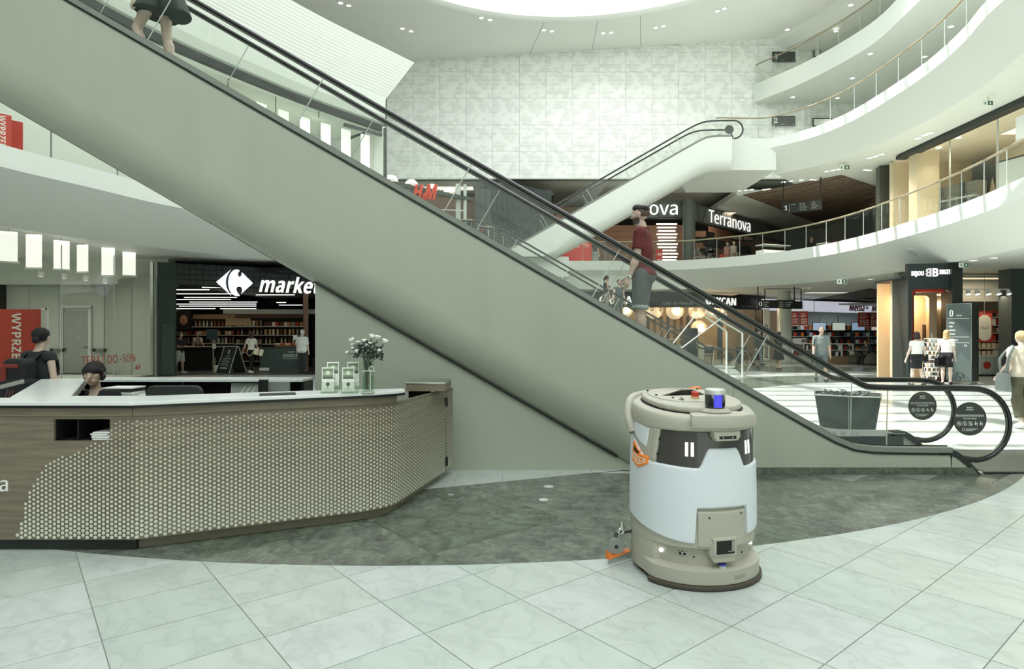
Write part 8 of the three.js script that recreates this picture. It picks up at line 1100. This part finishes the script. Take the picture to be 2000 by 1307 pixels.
  // window right of the portal
  const w = structSet(); mesh('dark_pier', bx(0.34, 3.9, 0.5, XW(1866, 20.2), 1.95, -20.35), M.anthracite, w); mesh('dark_pier', bx(0.75, 4.0, 0.6, XW(1992, 22.2), 2.0, -22.4), std(0x4a544f, 0.5), w); mesh('back_wall', bx(5, 3.9, 0.2, 18.6, 1.95, -26.6), std(0x9a8d78, 0.7), w); mesh('side_wall', bx(0.2, 3.9, 6, 21, 1.95, -24), M.grey, w); mesh('left_wall', bx(0.2, 3.9, 1.2, 16.0, 1.95, -23.9), std(0x8d958c, 0.7), w); mesh('light_box', bx(3.0, 1.0, 0.2, 18.4, 3.4, -25.2), std(0xd6dcd4, 0.6), w); mesh('tan_panel', bx(1.5, 0.9, 0.15, 17.9, 2.7, -25.4), std(0xbfa67c, 0.6), w);
  const g = structGroup('window_4'); for (let k = 0; k < 2; k++) mesh('pane', bx(1.1, 3.85, 0.014, 17.0 + k * 1.12, 1.95, -22.9), M.shopGlass, g); mesh('sill', bx(2.4, 0.06, 0.1, 17.6, 0.03, -22.9), M.black, g);
  const saleP = printMat(256, 448, (c, w2, h) => { c.fillStyle = '#bf4133'; c.fillRect(0, 0, w2, h); c.fillStyle = '#efe7d2'; c.beginPath(); c.roundRect(14, 24, w2 - 28, h - 48, 106); c.fill(); c.fillStyle = '#2c2622'; c.font = '64px sans-serif'; c.textAlign = 'center'; c.fillText('SALE', 128, 246, 190); });
  { const q = thing('sale_poster', 'red window poster with a cream oval and the word sale', 'poster', V(XW(1923, 22.75), 0.85, 22.75)); plateMesh('sheet', 0.56, 1.06, 0.02, saleP, M.red, q).position.set(0, 0.95, 0); mesh('hanger', cy(0.006, 0.006, 1.65, 0, 2.28, 0, 5), M.grey, q); }
  { const z = 23.6, q = thing('shop_shelving', 'lit jewellery shop shelving with cream boxes and red edges behind the sale poster', 'shelf', V(XW(1940, z), 0, z)); mesh('back_board', bx(2.2, 2.3, 0.05, 0, 1.2, -0.35), std(0x6b3a2e, 0.7), q); for (let r = 0; r < 6; r++) { mesh('board', bx(2.2, 0.03, 0.4, 0, 0.7 + r * 0.3, -0.1), M.cream, q); for (let k = 0; k < 11; k++) mesh('gift_box', rbx(0.13, 0.18 + (k % 3) * 0.03, 0.12, 0.008, -1.0 + k * 0.2, 0.82 + r * 0.3, 0), r < 2 ? M.cream : [M.charcoal, M.cream, M.red, M.woodBrown, M.white2][(k * 3 + r) % 5], q); } mesh('red_edge', bx(2.2, 0.06, 0.03, 0, 2.42, 0.1), M.red, q); }
  { const q = thing('window_cabinet', 'low white window cabinet with a round red sticker', 'cabinet', V(XW(1938, 23.2), 0, 23.2)); mesh('body', rbx(1.2, 0.72, 0.4, 0.01, 0, 0.36, 0), M.lightGrey, q); mesh('top', rbx(1.24, 0.03, 0.42, 0.006, 0, 0.74, 0), M.white2, q); mesh('door', rbx(0.56, 0.62, 0.02, 0.006, 0.3, 0.36, 0.205), M.white2, q); mesh('red_sticker', new THREE.CylinderGeometry(0.14, 0.14, 0.006, 24).rotateX(PI / 2).translate(-0.35, 0.4, 0.21), M.red, q); mesh('price_stand', bx(0.18, 0.22, 0.02, 0.1, 0.86, 0.1, 0, -0.2), M.paper, q); }
  // track with spotlights
  { const z = 22.2, q = thing('track_light', 'white ceiling track with small white spotlights in the jewellery window', 'lamp', V(XW(1920, z), YW(565, z), z)); mesh('track', bx(2.0, 0.03, 0.04, 0, 0, 0), M.white2, q); mesh('drop_rod', cy(0.012, 0.012, 0.9, -0.75, 0.45, 0, 6), M.white2, q); for (const x of [-0.85, -0.55, -0.22, 0.18, 0.55, 0.92]) { const h2 = mesh('spot_head', new THREE.CylinderGeometry(0.06, 0.085, 0.15, 14).rotateX(-0.3).translate(x, -0.11, 0.02), M.white2, q); mesh('lamp_lens', new THREE.CylinderGeometry(0.075, 0.075, 0.01, 14).rotateX(-0.3).translate(x, -0.19, 0.045), M.lampGlow, h2); } const l2 = new THREE.RectAreaLight(0xffe9cc, 14, 1.9, 0.2); l2.position.set(0, -0.24, -0.3); l2.rotation.x = -PI / 2; q.add(l2); }
  panelLamp('ceiling_panel', 'ceiling panel over the jewellery shop shelving', 18.4, 3.75, 24.2, 2.2, 0.5, 8, 0xffe6c6);
  // glass front left of the portal with accessories
  const g2 = structGroup('window_5'); mesh('pane', bx(1.0, 3.9, 0.014, XW(1738, 22.5) + 0.1, 1.95, -22.5, 0.2), M.shopGlass, g2); mesh('pane', bx(0.8, 3.9, 0.014, XW(1728, 25), 1.95, -25, 1.2), M.glassTint, g2); mesh('grey_pier', bx(0.6, 3.9, 0.3, XW(1766, 23.6), 1.95, -23.6), M.grey, g2);
  { const z = 23.4, q = thing('accessory_shelf', 'white tiered shelf of small accessories left of the dark portal', 'shelf', V(XW(1748, z), 0, z)); for (let r = 0; r < 5; r++) { mesh('board', bx(0.95, 0.025, 0.35, 0, 0.35 + r * 0.32, 0), M.white2, q); for (let k = 0; k < 8; k++) mesh('trinket', r % 2 ? cy(0.035, 0.045, 0.16, -0.4 + k * 0.115, 0.44 + r * 0.32, 0.06, 8) : sp(0.05, -0.4 + k * 0.115, 0.41 + r * 0.32, 0.06, 8), [M.white2, M.lightGrey, M.cream][(k + r) % 3], q); } for (const x of [-0.47, 0.47]) mesh('upright', bx(0.025, 1.75, 0.35, x, 0.875, 0), M.lightGrey, q); }
  { const z = 22.95, q = thing('display_table', 'low white display table with pale boxes left of the dark portal', 'table', V(XW(1752, z), 0, z)); mesh('top', rbx(0.9, 0.04, 0.5, 0.008, 0, 0.6, 0), M.cream, q); for (const x of [-0.4, 0.4]) mesh('leg', bx(0.06, 0.58, 0.45, x, 0.29, 0), M.grey, q); mesh('front_panel', bx(0.6, 0.5, 0.03, 0.02, 0.28, 0.16), M.lightGrey, q); for (let k = 0; k < 5; k++) mesh('gift_box', rbx(0.12, 0.1 + (k % 2) * 0.12, 0.12, 0.006, -0.32 + k * 0.16, 0.7 + (k % 2) * 0.05, 0), [M.cream, M.white2, std(0xc98d74, 0.6)][k % 3], q); }
}
// directory pillar
{
  const Z = 19.4, t = thing('directory_pillar', 'slate directory pillar with a white 0 and arrows in front of the jewellery shop', 'sign', V(XW(1881, Z), 0, Z), -0.98), pr = printMat(384, 1024, (c, w, h) => { c.fillStyle = '#4a5654'; c.fillRect(0, 0, w, h); c.strokeStyle = '#9aa39e'; c.lineWidth = 4; c.strokeRect(3, 3, w - 6, h - 6); c.fillStyle = '#eff2ec'; c.font = 'bold 120px serif'; c.fillText('0', 44, 170, 66); c.font = 'italic 30px serif'; c.fillText('Parter', 150, 168); c.fillRect(30, 196, 320, 5); c.font = 'bold 28px sans-serif'; ['sklepy', 'lody', 'obuwie', 'apteka'].forEach((q, k) => { c.fillText(q, 40, 262 + k * 50); c.fillText('↗', 310, 264 + k * 50); }); c.fillRect(30, 440, 320, 4); c.fillText('bankomat', 40, 492); c.fillText('↗', 310, 492); c.fillRect(30, 516, 320, 4); c.fillText('parking', 40, 566); c.fillText('A B ↗', 270, 566); c.fillStyle = '#56635f'; c.beginPath(); c.moveTo(0, 1000); c.lineTo(220, 640); c.lineTo(384, 800); c.lineTo(384, 1024); c.lineTo(0, 1024); c.fill(); });
  plateMesh('front_panel', 0.68, 2.42, 0.03, pr, M.slate, t).position.set(0, 1.31, 0.29); mesh('body', rbx(0.66, 2.44, 0.56, 0.01, 0, 1.31, 0), M.anthracite, t); mesh('base', rbx(0.6, 0.1, 0.5, 0.01, 0, 0.05, 0), M.steel, t);
}
// planter box behind the escalator foot
{
  const Z = 9.6, t = thing('planter', 'dark angular planter box with low plants behind the escalator foot', 'planter', V(XW(1655, Z), 0, Z), -0.5), pl = std(0x454f4c, 0.35);
  const top = [[-0.47, -0.42], [0.02, -0.5], [0.47, -0.38], [0.44, 0.4], [0.02, 0.46], [-0.44, 0.4]], bot = top.map((p) => [p[0] * 0.8, p[1] * 0.8]);
  for (let k = 0; k < 6; k++) { const a = top[k], b = top[(k + 1) % 6], c = bot[(k + 1) % 6], d = bot[k], g = new THREE.BufferGeometry(); g.setAttribute('position', new THREE.Float32BufferAttribute([a[0], 0.62, a[1], b[0], 0.62, b[1], c[0], 0, c[1], a[0], 0.62, a[1], c[0], 0, c[1], d[0], 0, d[1]], 3)); g.computeVertexNormals(); g.setAttribute('uv', new THREE.Float32BufferAttribute(new Float32Array(12), 2)); mesh('side_panel', g, k === 1 || k === 5 ? M.steel : pl, t); mesh('edge_trim', bar(new THREE.Vector3(a[0], 0.62, a[1]), new THREE.Vector3(b[0], 0.62, b[1]), 0.012, 6), M.steel, t); }
  mesh('soil', new THREE.ShapeGeometry(shapeOf(top.map((p) => [p[0] * 0.95, -p[1] * 0.95]))).rotateX(-PI / 2).translate(0, 0.58, 0), M.charcoal, t);
  mesh('stem_line', bar(new THREE.Vector3(0.02, 0.0, 0.37), new THREE.Vector3(0.02, 0.62, 0.46), 0.006, 6), M.steel, t);
  const lf = new THREE.SphereGeometry(0.06, 6, 4).scale(1, 0.12, 0.4); for (let k = 0; k < 60; k++) mesh('leaf', lf, M.darkGreen, t).position.set(0, 0, 0); t.children.filter((c) => c.name === 'leaf').forEach((c) => { const a = rr(0, 6.3), r = Math.sqrt(rnd()) * 0.34; c.position.set(r * Math.cos(a), rr(0.6, 0.66), r * Math.sin(a)); c.rotation.set(rr(-0.5, 0.5), rr(0, 6.3), rr(-0.6, 0.6)); });
}
renderer.render(scene, camera);
